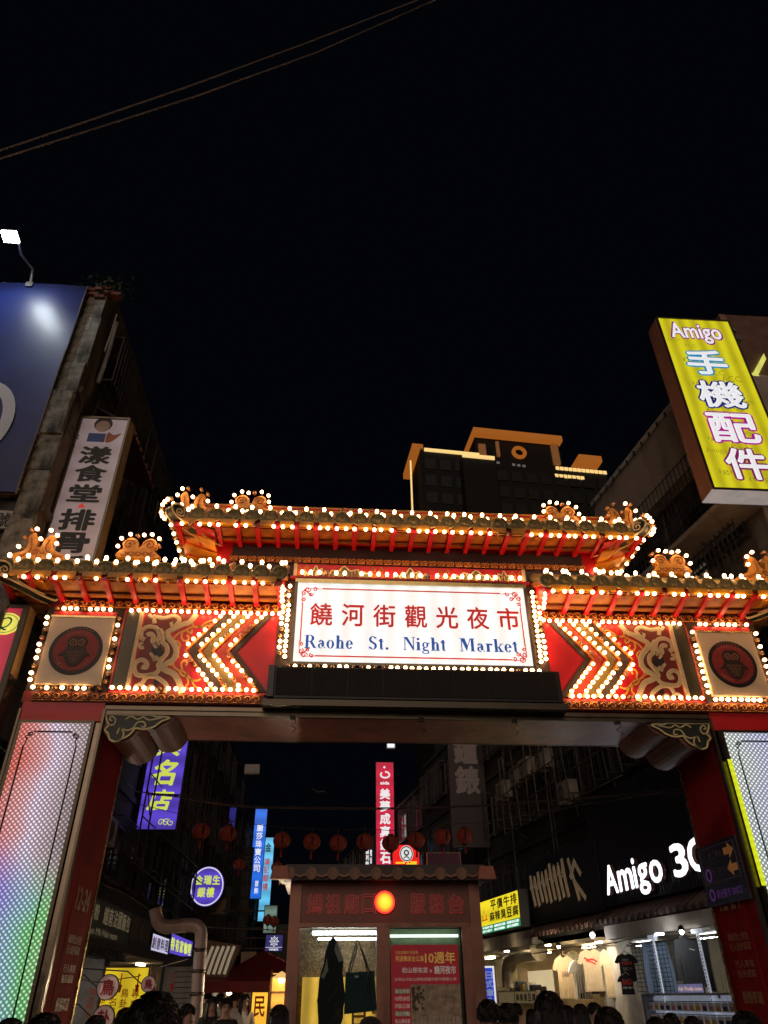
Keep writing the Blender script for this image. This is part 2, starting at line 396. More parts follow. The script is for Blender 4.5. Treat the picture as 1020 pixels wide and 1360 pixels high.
# --- face panels, mirrored left and right
def sp(m, pts, d0, d1, sx):
    m.prism([(sx*p[0], p[1]) for p in (pts if sx > 0 else pts[::-1])], d0, d1)
def mir(v, sx): return [(sx*a, b) for a, b in v]
cloud_traces_px = {   # control points read on the left panel, in metres of the gate face: (distance from centre, height)
}
def lp(zx, zy):   # reading of the left face: enlarged picture coordinates -> metres on the face
    a, h = G.uv(160+zx/4.25, 780+zy/4.25); return -a, h
BULBS_FACE = []; BULBS_UP = []
def row(p0, p1, n, lst=BULBS_FACE, off=.12, d=.07, both=False):
    n = round(n*1.12)
    for i in range(n):
        t = (i+.5)/n
        x = p0[0]+(p1[0]-p0[0])*t; z = p0[1]+(p1[1]-p0[1])*t
        lst.append((x+random.uniform(-.008, .008), -d, z+random.uniform(-.006, .006), random.random() < off))
for sx in (-1, 1):
    base = M(G); base.box(*sorted((sx*2.12, sx*5.02)), 5.76, 7.26, -.03, .012)
    fp = part('face_panel', base, redflat, gate)
    m = M(G); A = [2.12, 7.19]
    def chev(tip, wid, matr, d, name):
        o = M(G); b = tip-.56; t = tip
        sp(o, [(b, 5.80), (b+wid*1.25, 5.80), (t+wid*.75, 6.5), (b+wid*1.25, 7.2), (b, 7.2), (t, 6.5)], .012, d, sx)
        part(name, o, matr, gate)
    chev(3.02, .13, darkbrown, .03, 'chevron_stripe')
    chev(3.15, .25, orangered, .026, 'chevron_stripe')
    chev(3.40, .25, goldpaint, .03, 'chevron_stripe')
    chev(3.65, .24, darkbrown, .026, 'chevron_stripe')
    for k, tip in enumerate((3.17, 3.42, 3.65, 3.88)):
        o = M(G); ribbon(o, mir([(tip-.56, 7.2), (tip, 6.5), (tip-.56, 5.8)], sx), .045, .02, .055)
        part('bulb_rail', o, orange, gate)
        row((sx*(tip-.56), 7.18), (sx*(tip+.0), 6.56), 6, off=[.3, .1, .1, .05][k] if sx < 0 else .06)
        row((sx*(tip+.0), 6.44), (sx*(tip-.54), 5.86), 6, off=[.3, .2, .15, .15][k] if sx < 0 else .06)
    # cloud panel
    o = M(G); o.box(*sorted((sx*3.75, sx*4.68)), 5.80, 7.2, .012, .016)
    cp = part('cloud_panel', o, redflat, gate)
    bgm = M(G)
    outer = [lp(*p) for p in [(430, 155), (395, 198), (350, 215), (300, 240), (268, 258), (275, 290), (302, 320), (318, 365), (300, 410), (262, 433), (238, 455), (260, 472), (300, 490), (325, 525), (340, 565), (347, 603)]]
    osm = smooth_path(outer, 4)
    poly = osm+[(4.66, 5.81), (4.66, 7.19)]
    pm = poly if sx > 0 else [(-a, b) for a, b in poly][::-1]
    bgm.prism([(sx*a, b) for a, b in poly], .016, .022) if sx > 0 else bgm.prism(pm, .016, .022)
    part('cloud_ground', bgm, mat('cloud_maroon', (.2, .018, .012), .45, var=.2), cp)
    cm = M(G); em = M(G)
    strokes = [(osm, .075)]
    for pts, w in [
        ([(140, 300), (118, 285), (122, 248), (160, 226), (205, 235), (222, 275), (200, 315), (182, 305), (188, 282), (170, 265), (150, 275)], .055),
        ([(222, 240), (245, 280), (238, 310), (262, 335), (264, 372), (240, 405), (215, 440), (222, 460), (200, 488), (150, 500), (100, 498), (80, 468), (86, 430), (122, 412), (150, 432), (146, 456), (122, 450)], .055),
        ([(195, 208), (197, 172), (245, 178), (305, 165), (335, 190), (300, 225), (290, 200)], .05),
        ([(225, 325), (200, 318), (192, 338), (207, 348)], .03), ([(130, 318), (110, 325), (115, 345), (135, 342)], .03),
        ([(170, 372), (200, 410), (240, 398)], .03), ([(215, 395), (190, 400), (195, 422)], .025),
        ([(80, 590), (90, 560), (120, 550), (140, 590)], .04), ([(125, 545), (150, 510), (195, 508), (235, 530), (262, 560), (250, 600)], .05),
        ([(150, 590), (170, 560), (200, 580), (220, 600)], .035), ([(165, 155), (180, 175), (200, 160)], .035)]:
        strokes.append((smooth_path([lp(*p) for p in pts], 4), w))
    for pts, w in strokes:
        pp = mir(pts, sx)
        ribbon(em, pp, w+.022, .022, .028); ribbon(cm, pp, w-.008, .028, .034)
    part('cloud_outline', em, cream, cp); part('cloud_scroll', cm, cloudgrey, cp)
    dm = M(G)
    for q in ([(178, 335), (212, 345), (228, 330), (245, 372), (222, 395), (176, 372)], [(196, 520), (222, 545), (205, 560), (185, 545)], [(285, 190), (310, 205), (295, 222)]):
        q = [lp(*p) for p in q]; 
        part('cloud_eye', M(G).prism([(sx*a, b) for a, b in q], .022, .031), black, cp)
    vm = M(G)
    for pts in ([(300, 292), (330, 262), (372, 243), (410, 225), (445, 228), (480, 205), (520, 190), (560, 188)], [(330, 350), (338, 325), (318, 305), (300, 312)], [(350, 255), (345, 285), (360, 305), (382, 300), (385, 280), (372, 275)],
                [(410, 225), (405, 195), (380, 205), (385, 222)], [(440, 228), (470, 225), (500, 215)], [(375, 245), (400, 262), (405, 240)],
                [(245, 440), (290, 440), (320, 465), (360, 480), (400, 520), (430, 530), (455, 520)], [(300, 440), (300, 405), (320, 385), (330, 400)], [(350, 470), (345, 430), (365, 415), (378, 430), (368, 445)],
                [(370, 490), (385, 540), (370, 560), (385, 580)], [(400, 520), (420, 560), (450, 575), (470, 600)], [(330, 470), (350, 500), (380, 500)]):
        ribbon(vm, mir(smooth_path([lp(*p) for p in pts], 4), sx), .032, .016, .022)
    part('gold_vine', vm, mat('vine_gold', (.8, .45, .08), .4), cp)
    m = M(G); m.box(*sorted((sx*4.76, sx*4.97)), 5.80, 7.2, .012, .05); part('dark_post', m, post, gate)
    m = M(G); m.box(*sorted((sx*4.69, sx*4.75)), 5.80, 7.2, .012, .06); part('cream_post_edge', m, cream, gate)
    m = M(G); m.box(*sorted((sx*4.98, sx*5.015)), 5.80, 7.2, .012, .055); part('red_post_edge', m, orangered, gate)
    # owl light box
    m = M(G); m.box(*sorted((sx*5.03, sx*6.32)), 5.76, 7.26, -.02, .02)
    ob = part('owl_box_backing', m, darkbrown, gate)
    part('owl_box_top', M(G).box(*sorted((sx*5.14, sx*6.2)), 7.08, 7.17, .02, .05), redflat, ob)
    part('owl_box_face', M(G).box(*sorted((sx*5.15, sx*6.19)), 5.86, 7.04, .02, .09), mat('warm_white_acrylic', (.86, .68, .46), .3, var=.06, bump=.03), ob)
    part('owl_box_frame', M(G).box(*sorted((sx*5.13, sx*6.21)), 7.04, 7.075, .02, .10), goldsteel, ob)
    cx = sx*5.66; cz = 6.44; F2 = Fr((cx, -.09, cz), (1, 0, 0))
    bd = part('badge_ring', M(F2).disc((0, 0), 0, .43, 0, .012, 40), black, ob)
    badge_red = mat('badge_red', (.35, .03, .025), .5, var=.3, scale=12)
    E1 = part('badge_disc', M(F2).disc((0, 0), 0, .365, .012, .016, 36), badge_red, ob)
    o = M(F2)
    for k, ch in enumerate('饒河街觀光夜市'):
        w = PI/2-(k-3)*.2; x, y = .325*math.cos(w), .325*math.sin(w)
        text(o, ch, x-.026, x+.026, y-.026, y+.026, .018, 0, rot=w-PI/2)
    for k in range(9):
        w = PI/2-(k-4)*.13; o.disc((.395*math.cos(w), .395*math.sin(w)), 0, .011, .012, .016, 6)
    for k, ch in enumerate('TEKRAM THGIN'):
        w = -PI/2-(k-5.5)*-.17
        w = -PI/2+(5.5-k)*.16; x, y = .32*math.cos(w), .32*math.sin(w)
        if ch != ' ': text(o, ch, x-.018, x+.018, y-.024, y+.024, .018, .01, rot=w+PI/2)
    part('badge_lettering', o, mat('badge_pink', (.5, .16, .12), .5), ob)
    owl = M(F2)
    body = smooth_path([(0, .25), (.1, .24), (.16, .17), (.15, .08), (.17, .0), (.26, -.1), (.18, -.1), (.15, -.17), (.08, -.26), (0, -.285), (-.08, -.26), (-.15, -.17), (-.18, -.1), (-.26, -.1), (-.17, .0), (-.15, .08), (-.16, .17), (-.1, .24)], 3, True)
    owl.prism(body, .016, .03)
    part('owl_emblem', owl, mat('owl_brown', (.045, .02, .012), .5), ob)
    o = M(F2)
    for k in (-1, 1):
        o.disc((k*.068, .13), .042, .058, .03, .036, 18); o.disc((k*.068, .13), 0, .014, .03, .036, 8)
    for r_ in range(4):
        for q in range(5-r_):
            x = (q-(4-r_)/2)*.055; y = -.04-r_*.055; ribbon(o, [(x-.02, y+.02), (x-.012, y-.015), (x, y-.025), (x+.012, y-.015), (x+.02, y+.02)], .006, .03, .034)
    part('owl_eye_rings', o, mat('owl_tan', (.42, .2, .1), .5), ob)
    part('owl_beak', M(F2).prism([(-.02, .09), (0, .05), (.02, .09)], .03, .042), mat('beak_red', (.5, .05, .03), .5), ob)
    row((sx*6.27, 7.1), (sx*6.27, 5.86), 9, off=.25)
    row((sx*5.075, 7.1), (sx*5.075, 5.86), 9, off=.45 if sx < 0 else .12)
    # rows above and below the face
    row((sx*2.3, 7.205), (sx*4.95, 7.205), 20, off=.08); row((sx*2.6, 5.815), (sx*5.0, 5.815), 17, off=.06 if sx < 0 else .08)
    row((sx*5.2, 7.21), (sx*6.2, 7.21), 8, off=.2); row((sx*5.1, 5.8), (sx*6.25, 5.8), 9, off=.35 if sx < 0 else .1)
# --- scroll trim tiles
def scroll_mesh(w, h, name):
    F = Fr((0, 0, 0), (1, 0, 0)); m = M(F)
    m.mi = 1; m.box(-w/2+.004, w/2-.004, -h/2, h/2, 0, .018); m.mi = 0
    for k in (-1, 1):
        p = spiral(k*w*.24, -h*.02, h*.40, 1.2, PI*.9, -1, 9, .16)
        m.tube([(a, b, .03) for a, b in p], h*.095, 4)
    m.tube([(-w*.46, -h*.38, .022), (-w*.1, -h*.42, .022), (w*.46, -h*.36, .022)], h*.07, 4)
    m.tube([(-w*.02, h*.1, .022), (w*.03, h*.4, .022), (w*.42, h*.42, .022)], h*.06, 4)
    me, c = mk_mesh(name, m, [mat('scroll_orange', (.75, .3, .07), .35, var=.2, scale=9, objrand=.15), mat('scroll_shadow', (.16, .03, .012), .5)]); return me, c
sm, sc0 = scroll_mesh(.30, .15, 'scroll_tile')
sm2, sc2 = scroll_mesh(.155, .115, 'small_scroll_tile')
def put(me, x, y, z, name='scroll_tile', c0=sc0, parent=None): return place(name, me, Vector((x, y, z))+c0, parent or gate)
for sx in (-1, 1):
    for k in range(12): put(sm, sx*(2.68+.305*k), -.02, 5.665)
    for k in range(13): put(sm, sx*(2.36+.3*k+.0), -.02, 7.335)
    m = M(G); m.box(*sorted((sx*2.5, sx*6.34)), 5.58, 5.76, -.02, .018); m.box(*sorted((sx*2.2, sx*6.34)), 7.255, 7.42, -.02, .018)
    part('trim_backing', m, mat('trim_red', (.28, .02, .015), .5), gate)
    m = M(G); m.box(*sorted((sx*5.02, sx*6.3)), 5.28, 5.58, -.04, .02); part('column_head', m, redflat, gate)
# --- haunches and their cloud plates
for sx in (-1, 1):
    for (cx, cz, r) in ((4.69, 5.30, .32), (4.20, 5.49, .30)):
        m = M(G)
        arc = [(sx*(cx+r*math.cos(w)), min(5.438, cz+r*math.sin(w))) for w in [PI+PI*k/14 for k in range(15)]]
        ol = [(sx*(cx+r*.999), 5.44)] + [(p[0], p[1]) for p in arc[::-1]] + [(sx*(cx-r*.999), 5.44)] if sx > 0 else [(sx*(cx-r*.999), 5.44)] + arc + [(sx*(cx+r*.999), 5.44)]
        if cx > 4.2: ol = [(sx*min(abs(p[0]), 5.0), p[1]) for p in ol]
        m.prism(ol, -GD+.06, -.04)
        hb = part('haunch_bracket', m, haunch, gate)
    hp = M(G)
    def hz(zx, zy):  # traced on the left haunch
        a, h = G.uv(130+zx/5.1, 930+zy/5.1); return -a, h
    cl = [hz(*p) for p in [(60, 95), (110, 92), (190, 100), (280, 92), (360, 98), (390, 112), (440, 112), (488, 120), (430, 145), (380, 180), (310, 198), (255, 190), (235, 215), (200, 245), (160, 262), (120, 280), (80, 265), (70, 225), (48, 200), (75, 170), (60, 135)]]
    cs = smooth_path(cl, 3, True)
    pl = [(sx*a, min(b, 5.40)) for a, b in cs]
    hp.prism(pl, -.02, .0); cpn = part('haunch_cloud_plate', hp, darkgreen, gate)
    e = M(G); ribbon(e, pl, .028, .0, .012, closed=True)
    for pts in ([(75, 170), (110, 165), (120, 130), (95, 110), (80, 130), (98, 140)], [(120, 280), (165, 255), (175, 220), (150, 190), (130, 230)], [(240, 190), (270, 150), (315, 150), (320, 180), (295, 180)], [(190, 130), (225, 110), (270, 130), (310, 115), (350, 135), (440, 118)], [(150, 190), (200, 205), (240, 190)]):
        ribbon(e, mir(smooth_path([hz(*p) for p in pts], 4), sx), .022, .0, .012)
    part('cloud_edge', e, mat('pale_yellow_edge', (.8, .7, .36), .45), cpn)
# wires and little hooks under the beam
for x in (-2.0, .1, 1.65, 3.4):
    m = M(); m.tube([(x, -.05, 5.42), (x+.05, .0, 5.33), (x-.03, .03, 5.28), (x+.06, .02, 5.22), (x+.0, 0, 5.16)], .008, 4); m.box(x-.05, x+.04, -.03, .03, 5.36, 5.42)
    part('wire_hook', m, black, gate)
# --- roofs
def tile_meshes():
    out = []
    m = M(); r = .128
    m.lathe((0, 0, 0), (0, -1, 0), [(-.001, r), (.0, r*1.12), (.03, r*1.12), (.035, r*.85), (.022, r*.78), (.022, r*.5), (.04, r*.35), (.045, 0)], 12)
    F = Fr((0, -.02, 0), (1, 0, 0)); m.fr = F
    for k in (-1, 1): m.disc((k*.035, .022), 0, .018, 0, .022, 5)
    m.prism([(-.04, -.035), (0, -.055), (.04, -.035), (0, -.02)], 0, .02)
    m.fr = XYZ; m.tube([(0, .0, 0), (0, .9, .55)], .1, 8)
    out.append(mk_mesh('eave_tile', m, tilemat))
    ms = M(); ms.lathe((0, 0, 0), (0, -1, 0), [(-.2, .1), (-.001, .1), (.0, r*1.12), (.03, r*1.12), (.035, r*.85), (.022, r*.78), (.022, r*.5), (.04, r*.35), (.045, 0)], 12)
    out.append(mk_mesh('end_tile', ms, tilemat))
    m = M(Fr((0, 0, 0), (1, 0, 0)))
    m.prism([(-.14, .05), (-.11, -.035), (-.06, -.06), (0, -.11), (.06, -.06), (.11, -.035), (.14, .05), (.06, .01), (0, -.0), (-.06, .01)], 0, .03)
    m.disc((0, -.04), 0, .03, .03, .045, 6)
    out.append(mk_mesh('drip_tile', m, tilemat)); return out
(TE, TEc), (TS, TSc), (TD, TDc) = tile_meshes()
me_, ce_ = mk_mesh('bulb_glass', M().box(0, 1, 0, 1, 0, 1), black)
def roof(x0, x1, ye, zt, wallY, zw, step, ridgeY, ridgeZ, ridge_h, bay):
    """eave at y=ye with tile centres at zt, soffit back to the wall"""
    n = round((x1-x0)/step); step = (x1-x0)/n
    for i in range(n+1):
        x = x0+step*i
        place('eave_tile', TE, Vector((x, ye, zt))+TEc, gate)
        if i < n: place('drip_tile', TD, Vector((x+step/2, ye-.0, zt+.0))+TDc, gate)
        BULBS_UP.append((x+random.uniform(-.02, .02), ye-.0, zt+.17, random.random() < .04))
        BULBS_UP.append((x+.12, ye+.12, zt+.16, random.random() < .2))
        if random.random() < .75: BULBS_UP.append((x+random.uniform(.02, .2), ye+.3+random.uniform(0, .15), zt+.35, random.random() < .2))
    m = M(); m.hexa([(x0-.1, ye+.02, zt-.06), (x1+.1, ye+.02, zt-.06), (x1+.1, ridgeY, ridgeZ-.1), (x0-.1, ridgeY, ridgeZ-.1), (x0-.1, ye+.02, zt+.02), (x1+.1, ye+.02, zt+.02), (x1+.1, ridgeY, ridgeZ), (x0-.1, ridgeY, ridgeZ)])
    part('roof_deck', m, orange, gate)
    m = M(); m.box(x0-.05, x1+.05, ridgeY-.03, ridgeY+.2, ridgeZ-.1, ridgeZ+ridge_h)
    part('ridge', m, yellow, gate)
    m = M(); m.box(x0, x1, ridgeY-.045, ridgeY-.03, ridgeZ+ridge_h-.075, ridgeZ+ridge_h-.05); part('ridge_line', m, redflat, gate)
    # soffit boards and brackets
    zs = zt-.13
    m = M(); m.hexa([(x0, ye+.03, zs+.0), (x1, ye+.03, zs), (x1, wallY, zw), (x0, wallY, zw), (x0, ye+.03, zs+.06), (x1, ye+.03, zs+.06), (x1, wallY, zw+.06), (x0, wallY, zw+.06)])
    part('soffit_deck', m, redflat, gate)
    k = round((x1-x0)/bay); b = (x1-x0)/k
    def zz(t): return zs+(zw-zs)*t
    for i in range(k):
        a0 = x0+i*b+.05; a1 = x0+(i+1)*b-.05
        m = M(); m.box(a0-.0, a1, ye-.035, ye+.07, zs-.055, zs+.04)
        m.tube([(a0, ye+.02, zs-.045), (a1, ye+.02, zs-.045)], .035, 8)
        part('rafter_end_board', m, yellow, gate)
        m = M(); m.hexa([(a0, ye+.12, zz(.15)-.05), (a1, ye+.12, zz(.15)-.05), (a1, wallY-.12, zw-.03), (a0, wallY-.12, zw-.03), (a0, ye+.12, zz(.15)+.01), (a1, ye+.12, zz(.15)+.01), (a1, wallY-.12, zw+.01), (a0, wallY-.12, zw+.01)])
        part('soffit_board', m, mat('soffit_orange', (.5, .17, .018), .42, var=.3, scale=4, bump=.1, dirt=.45, dirtcol=(.14, .04, .01), objrand=.15), gate)
        zm = zz(.62)-.05; ym = ye+(wallY-ye)*.62; part('soffit_batten', M().box(a0, a1, ym-.025, ym+.025, zm-.035, zm), mat('batten_brown', (.2, .05, .012), .5), gate)
    for i in range(k+1):
        x = x0+i*b
        m = M(); m.hexa([(x-.04, ye+.02, zs-.1), (x+.04, ye+.02, zs-.1), (x+.04, wallY-.02, zw-.11), (x-.04, wallY-.02, zw-.11), (x-.04, ye+.02, zs), (x+.04, ye+.02, zs), (x+.04, wallY-.02, zw+.02), (x-.04, wallY-.02, zw+.02)])
        m.box(x-.05, x+.05, ye-.02, ye+.1, zs-.13, zs-.06)
        part('rafter_bracket', m, redflat, gate)
    n2 = round((x1-x0)/.165)
    for i in range(n2):
        x = x0+(x1-x0)*(i+.5)/n2+random.uniform(-.03, .03)
        if random.random() < .9: BULBS_FACE.append((x, ye-.03, zs-.10, random.random() < .2))
    m = M(); m.tube([(x0, ye+.0, zs-.07), (x1, ye+.0, zs-.07)], .008, 4); part('bulb_cable', m, black, gate)
# hip brackets (green with cream scroll) running out to the eave corner
def hip(P0, P1, w=.17):
    """root P0 at the wall, P1 the tip; lies in the vertical plane through both"""
    P0 = Vector(P0); P1 = Vector(P1); H = Vector((P1.x-P0.x, P1.y-P0.y, 0)); L = H.length
    U = H if H.x > 0 else -H; sgn = 1 if H.x > 0 else -1
    F = Fr((P0.x, P0.y, P0.z), U); dz = P1.z-P0.z
    prof = [(0, -.07), (.25*L, dz*.25-.1), (.5*L, dz*.5-.09), (.8*L, dz*.8-.1), (L*.98, dz-.11), (L*1.1, dz-.03), (L*1.12, dz+.08), (L*1.02, dz+.15), (.9*L, dz+.13), (.8*L, dz*.85+.04), (.5*L, dz*.5+.02), (.25*L, dz*.25+.03), (0, .05)]
    prof = smooth_path([(sgn*a, b) for a, b in prof], 3, True)
    o = part('hip_bracket', M(F).prism(prof, -w/2, w/2), darkgreen, gate)
    for d in (w/2, -w/2-.02):
        m = M(F); ribbon(m, prof, .03, d, d+.02, closed=True)
        c = (sgn*L*.95, dz+.01); ribbon(m, spiral(c[0], c[1], .1, 1.6, PI*.2, sgn, 16), .022, d, d+.02)
        ribbon(m, smooth_path([(sgn*L*.8, dz*.8-.04), (sgn*L*.5, dz*.5-.07), (sgn*L*.2, -.03)], 5), .02, d, d+.02)
        part('hip_scroll', m, cream, o)
    m = M(F); m.box(*sorted((sgn*.05, sgn*.95*L)), -.16, -.13, -.03, .03)
    return o
for sx in (-1, 1):
    x0, x1 = sorted((sx*2.35, sx*6.95))
    roof(x0, x1, -.66, 7.70, .02, 7.45, .34, .35, 8.14, .18, .40)
    hip((sx*6.28, -.02, 7.42), (sx*7.0, -.72, 7.56))
    # side returns
    m = M(); m.hexa([(min(sx*2.3, sx*2.36), -.62, 7.5), (max(sx*2.3, sx*2.36), -.62, 7.5), (max(sx*2.3, sx*2.36), .3, 7.42), (min(sx*2.3, sx*2.36), .3, 7.42), (min(sx*2.3, sx*2.36), -.62, 7.7), (max(sx*2.3, sx*2.36), -.62, 7.7), (max(sx*2.3, sx*2.36), .3, 8.2), (min(sx*2.3, sx*2.36), .3, 8.2)])
    part('roof_end_board', m, redflat, gate)
    for k in range(4): BULBS_FACE.append((sx*2.30, -.58+.07*k, 7.47-.07*k*.8, False))
    for k in range(4):
        y0 = -.55+.5*k; m = M(); m.hexa([(sx*6.3, y0, 7.45), (sx*6.95, y0, 7.56), (sx*6.95, y0+.4, 7.56), (sx*6.3, y0+.4, 7.45), (sx*6.3, y0, 7.48), (sx*6.95, y0, 7.6), (sx*6.95, y0+.4, 7.6), (sx*6.3, y0+.4, 7.48)])
        part('soffit_board', m, yellow, gate)
    for k in range(5): place('eave_tile', TS, Vector((sx*6.98, -.5+.38*k, 7.70)), gate).rotation_euler.z = sx*PI/2
# centre tower and upper roof
part('tower', M().box(-3.6, 3.6, .06, GD-.1, 7.42, 8.80), redflat, gate)
part('tower_slate_board', M(G).box(-3.33, 3.33, 8.28, 8.66, -.06, -.02), purpleboard, gate)
part('tower_slate_wall', M(G).box(-3.45, 3.45, 7.45, 8.27, -.06, -.03), purpleboard, gate)
for k in range(40): put(sm2, -3.28+.168*k, .01, 8.355, 'small_scroll_tile', sc2)
roof(-4.25, 4.25, -.62, 8.88, .05, 8.72, .325, .32, 9.52, .24, .36)
for sx in (-1, 1):
    hip((sx*3.62, .0, 8.66), (sx*4.32, -.68, 8.86))
    for k in range(3):
        y0 = -.3+.48*k; m = M(); m.hexa([(sx*3.62, y0, 8.52), (sx*4.3, y0, 8.76), (sx*4.3, y0+.36, 8.76), (sx*3.62, y0+.36, 8.52), (sx*3.62, y0, 8.56), (sx*4.3, y0, 8.8), (sx*4.3, y0+.36, 8.8), (sx*3.62, y0+.36, 8.56)])
        part('soffit_board', m, yellow, gate)
    m = M(); m.hexa([(sx*3.6, -.5, 8.58), (sx*4.33, -.6, 8.80), (sx*4.33, 1.3, 8.80), (sx*3.6, 1.3, 8.58), (sx*3.6, -.5, 8.62), (sx*4.33, -.6, 8.84), (sx*4.33, 1.3, 8.84), (sx*3.6, 1.3, 8.62)])
    part('side_soffit', m, redflat, gate)
    for k in range(5): place('eave_tile', TS, Vector((sx*4.34, -.35+.36*k, 8.88)), gate).rotation_euler.z = sx*PI/2
    for k in range(5): BULBS_UP.append((sx*(3.55+.17*k), .0+.05*k, 8.30, k == 3)); BULBS_FACE.append((sx*4.40, -.45+.3*k, 8.74, False))
    # bulbs curling round the upper roof corner
    for k in range(8):
        w = PI*.85-k*.36; BULBS_FACE.append((sx*(4.36-.2*math.cos(w)*-1*(-1)) if False else sx*(4.42+.16*math.sin(w)), -.62, 8.98+.24*math.cos(w), k % 4 == 3))
# carved red band over the sign
bandY = -.04
cb = part('carved_band', M(G).box(-2.16, 2.16, 7.96, 8.26, -.03, .02), redflat, gate)
part('band_lip', M(G).box(-2.2, 2.2, 7.915, 7.955, -.03, .13), redflat, gate)
m = M(G)
FB = G
def leaf(cx, w, h, flip=1):
    pts = [(-.5, 0), (-.52, .35), (-.36, .3), (-.3, .62), (-.16, .55), (-.02, .95), (.12, .6), (.3, .72), (.34, .4), (.55, .45), (.5, 0)]
    return smooth_path([(cx+flip*p[0]*w, 7.97+p[1]*h) for p in pts], 3, True)
lm = M(G); le = M(G)
for cx, w, fl in ((-1.22, .8, 1), (1.22, .8, -1), (0, .55, 1), (-1.75, .35, 1), (1.75, .35, -1)):
    p = leaf(cx, w, .27, fl); lm.prism(p, .02, .03); ribbon(le, p, .022, .03, .042, closed=True)
    for k in range(5):
        x = cx+(k-2)*w*.17; ribbon(le, smooth_path([(x, 7.98), (x+.02*(k-2), 8.06), (x+.05*(k-2), 8.13)], 3), .016, .03, .04)
part('leaf_carving', lm, mat('leaf_olive', (.12, .11, .05), .5), cb)
part('leaf_outline', le, cream, cb)
sm_ = M(G)
for cx in (-.62, .62, -2.0, 2.0):
    for k in (-1, 1):
        ribbon(sm_, spiral(cx+k*.06, 8.17, .055, 1.3, PI/2, -k, 12), .018, .02, .035); ribbon(sm_, spiral(cx+k*.06, 8.05, .055, 1.3, -PI/2, k, 12), .018, .02, .035)
part('scroll_carving', sm_, orange, cb)
for sx in (-1, 1): part('band_end_post', M(G).box(*sorted((sx*2.1, sx*2.16)), 7.96, 8.26, .02, .05), cream, cb)
for x in [-2.0+.155*i for i in range(27)]: BULBS_UP.append((x, -.09, 8.02, random.random() < .22))
for sx in (-1, 1):
    for k in range(7): BULBS_UP.append((sx*(2.35+.17*k), -.02, 8.03, random.random() < .3))
# dragons and volutes on the ridges
def plate(name, pts, O, w, sgn, extra):
    F = Fr(O, (1, 0, 0)); m = M(F)
    m.prism([(sgn*a*.92, b*.88) for a, b in smooth_path(pts, 3, True)], -.07, .07)
    p = part(name, m, mat('ornament_gold', (.62, .29, .06), .4, var=.3, scale=8, bump=.35, dirt=.35, dirtcol=(.3, .09, .02)), gate)
    e = M(F)
    for q in extra: 
        e.tube([(sgn*a*.92, b*.88, .078) for a, b in smooth_path(q, 3)], .012, 4)
    part('carved_relief', e, mat('relief_brown', (.3, .1, .025), .45), p); return p
VOL = [(-.36, 0), (-.38, .12), (-.30, .2), (-.33, .32), (-.24, .44), (-.12, .45), (-.03, .36), (-.01, .24), (.04, .26), (.08, .38), (.2, .45), (.31, .4), (.33, .28), (.27, .2), (.36, .1), (.4, 0)]
VR = [spiral(-.2, .3, .12, 1.4, 0, 1, 10), spiral(.2, .3, .12, 1.4, PI, -1, 10)]+[[(x-.05, y), (x, y-.04), (x+.05, y)] for x, y in [(-.2, .12), (-.06, .12), (.08, .12), (.22, .12), (-.13, .06), (.01, .06), (.15, .06), (-.27, .06), (.29, .06)]]
DRG = [(-.42, -.05), (-.45, .06), (-.27, .12), (-.21, .28), (-.24, .46), (-.14, .56), (-.07, .42), (-.05, .24), (.04, .24), (.08, .42), (.17, .52), (.27, .46), (.22, .34), (.3, .18), (.46, .08), (.62, .0), (.6, -.08)]
DR = [[(-.3, .02), (-.14, .1), (-.14, .3), (-.17, .44)], [(.5, .0), (.25, .08), (.14, .22), (.16, .4)], spiral(-.02, .1, .08, 1.3, 0, 1, 9)]+[[(x-.04, y), (x, y-.03), (x+.04, y)] for x, y in [(.1, .1), (.22, .05), (.35, .02), (-.12, .03), (-.25, .03), (.05, .02)]]
DOTS = {'v': [(-.4, .22), (-.36, .42), (-.2, .53), (-.05, .5), (.08, .52), (.24, .54), (.4, .44), (.42, .26)], 'd': [(-.35, .2), (-.3, .44), (-.22, .62), (-.1, .64), (.03, .4), (.18, .62), (.33, .5), (.36, .3)]}
for (x, y, z, kind, sg) in ((-4.98, -.1, 8.22, 'v', 1), (-6.62, -.35, 8.02, 'd', 1), (4.98, -.1, 8.22, 'v', -1), (6.62, -.35, 8.02, 'd', -1), (-3.12, .2, 9.48, 'v', 1), (-4.16, -.2, 9.14, 'd', 1), (3.12, .2, 9.48, 'v', -1), (4.2, -.2, 9.14, 'd', -1)):
    if kind == 'v': plate('volute_ornament', VOL, (x, y, z), 0, sg, VR)
    else: plate('dragon_ornament', DRG, (x, y, z), 0, sg, DR)
    for (a, b) in [(a_*.88, b_*.84) for a_, b_ in DOTS[kind]]: BULBS_FACE.append((x+sg*a, y-.11, z+b, random.random() < .3))

# ================================================================== main sign
sg = thing('signboard', 'white backlit market name sign with red characters, blue English lettering and red corner scrolls', 'sign', (0, -.1, 6.2))
F = Fr((0, -.1, 0), (1, 0, 0))
part('cabinet', M(F).box(-2.11, 2.11, 6.26, 7.89, -.12, .0), alu, sg)
part('face', M(F).box(-2.06, 2.06, 6.31, 7.82, .0, .012), sign_mat('main_sign_face', (1, .99, .97), 0.86, .8, True, .12, base=(.8, .8, .78)), sg)
m = M(F); m.box(-2.11, 2.11, 7.82, 7.89, .0, .05); part('top_gold_frame', m, goldsteel, sg)
m = M(F); m.box(-2.11, -2.06, 6.26, 7.82, 0, .03); m.box(2.06, 2.11, 6.26, 7.82, 0, .03); m.box(-2.06, 2.06, 6.26, 6.31, 0, .03); part('frame', m, steel, sg)
sred = mat('sign_red', (.75, .03, .025), .4, var=.03, bump=0, emit=(.8, .04, .03), es=.35)
sblue = mat('sign_blue', (.03, .16, .6), .4, var=.03, bump=0, emit=(.02, .13, .55), es=.4)
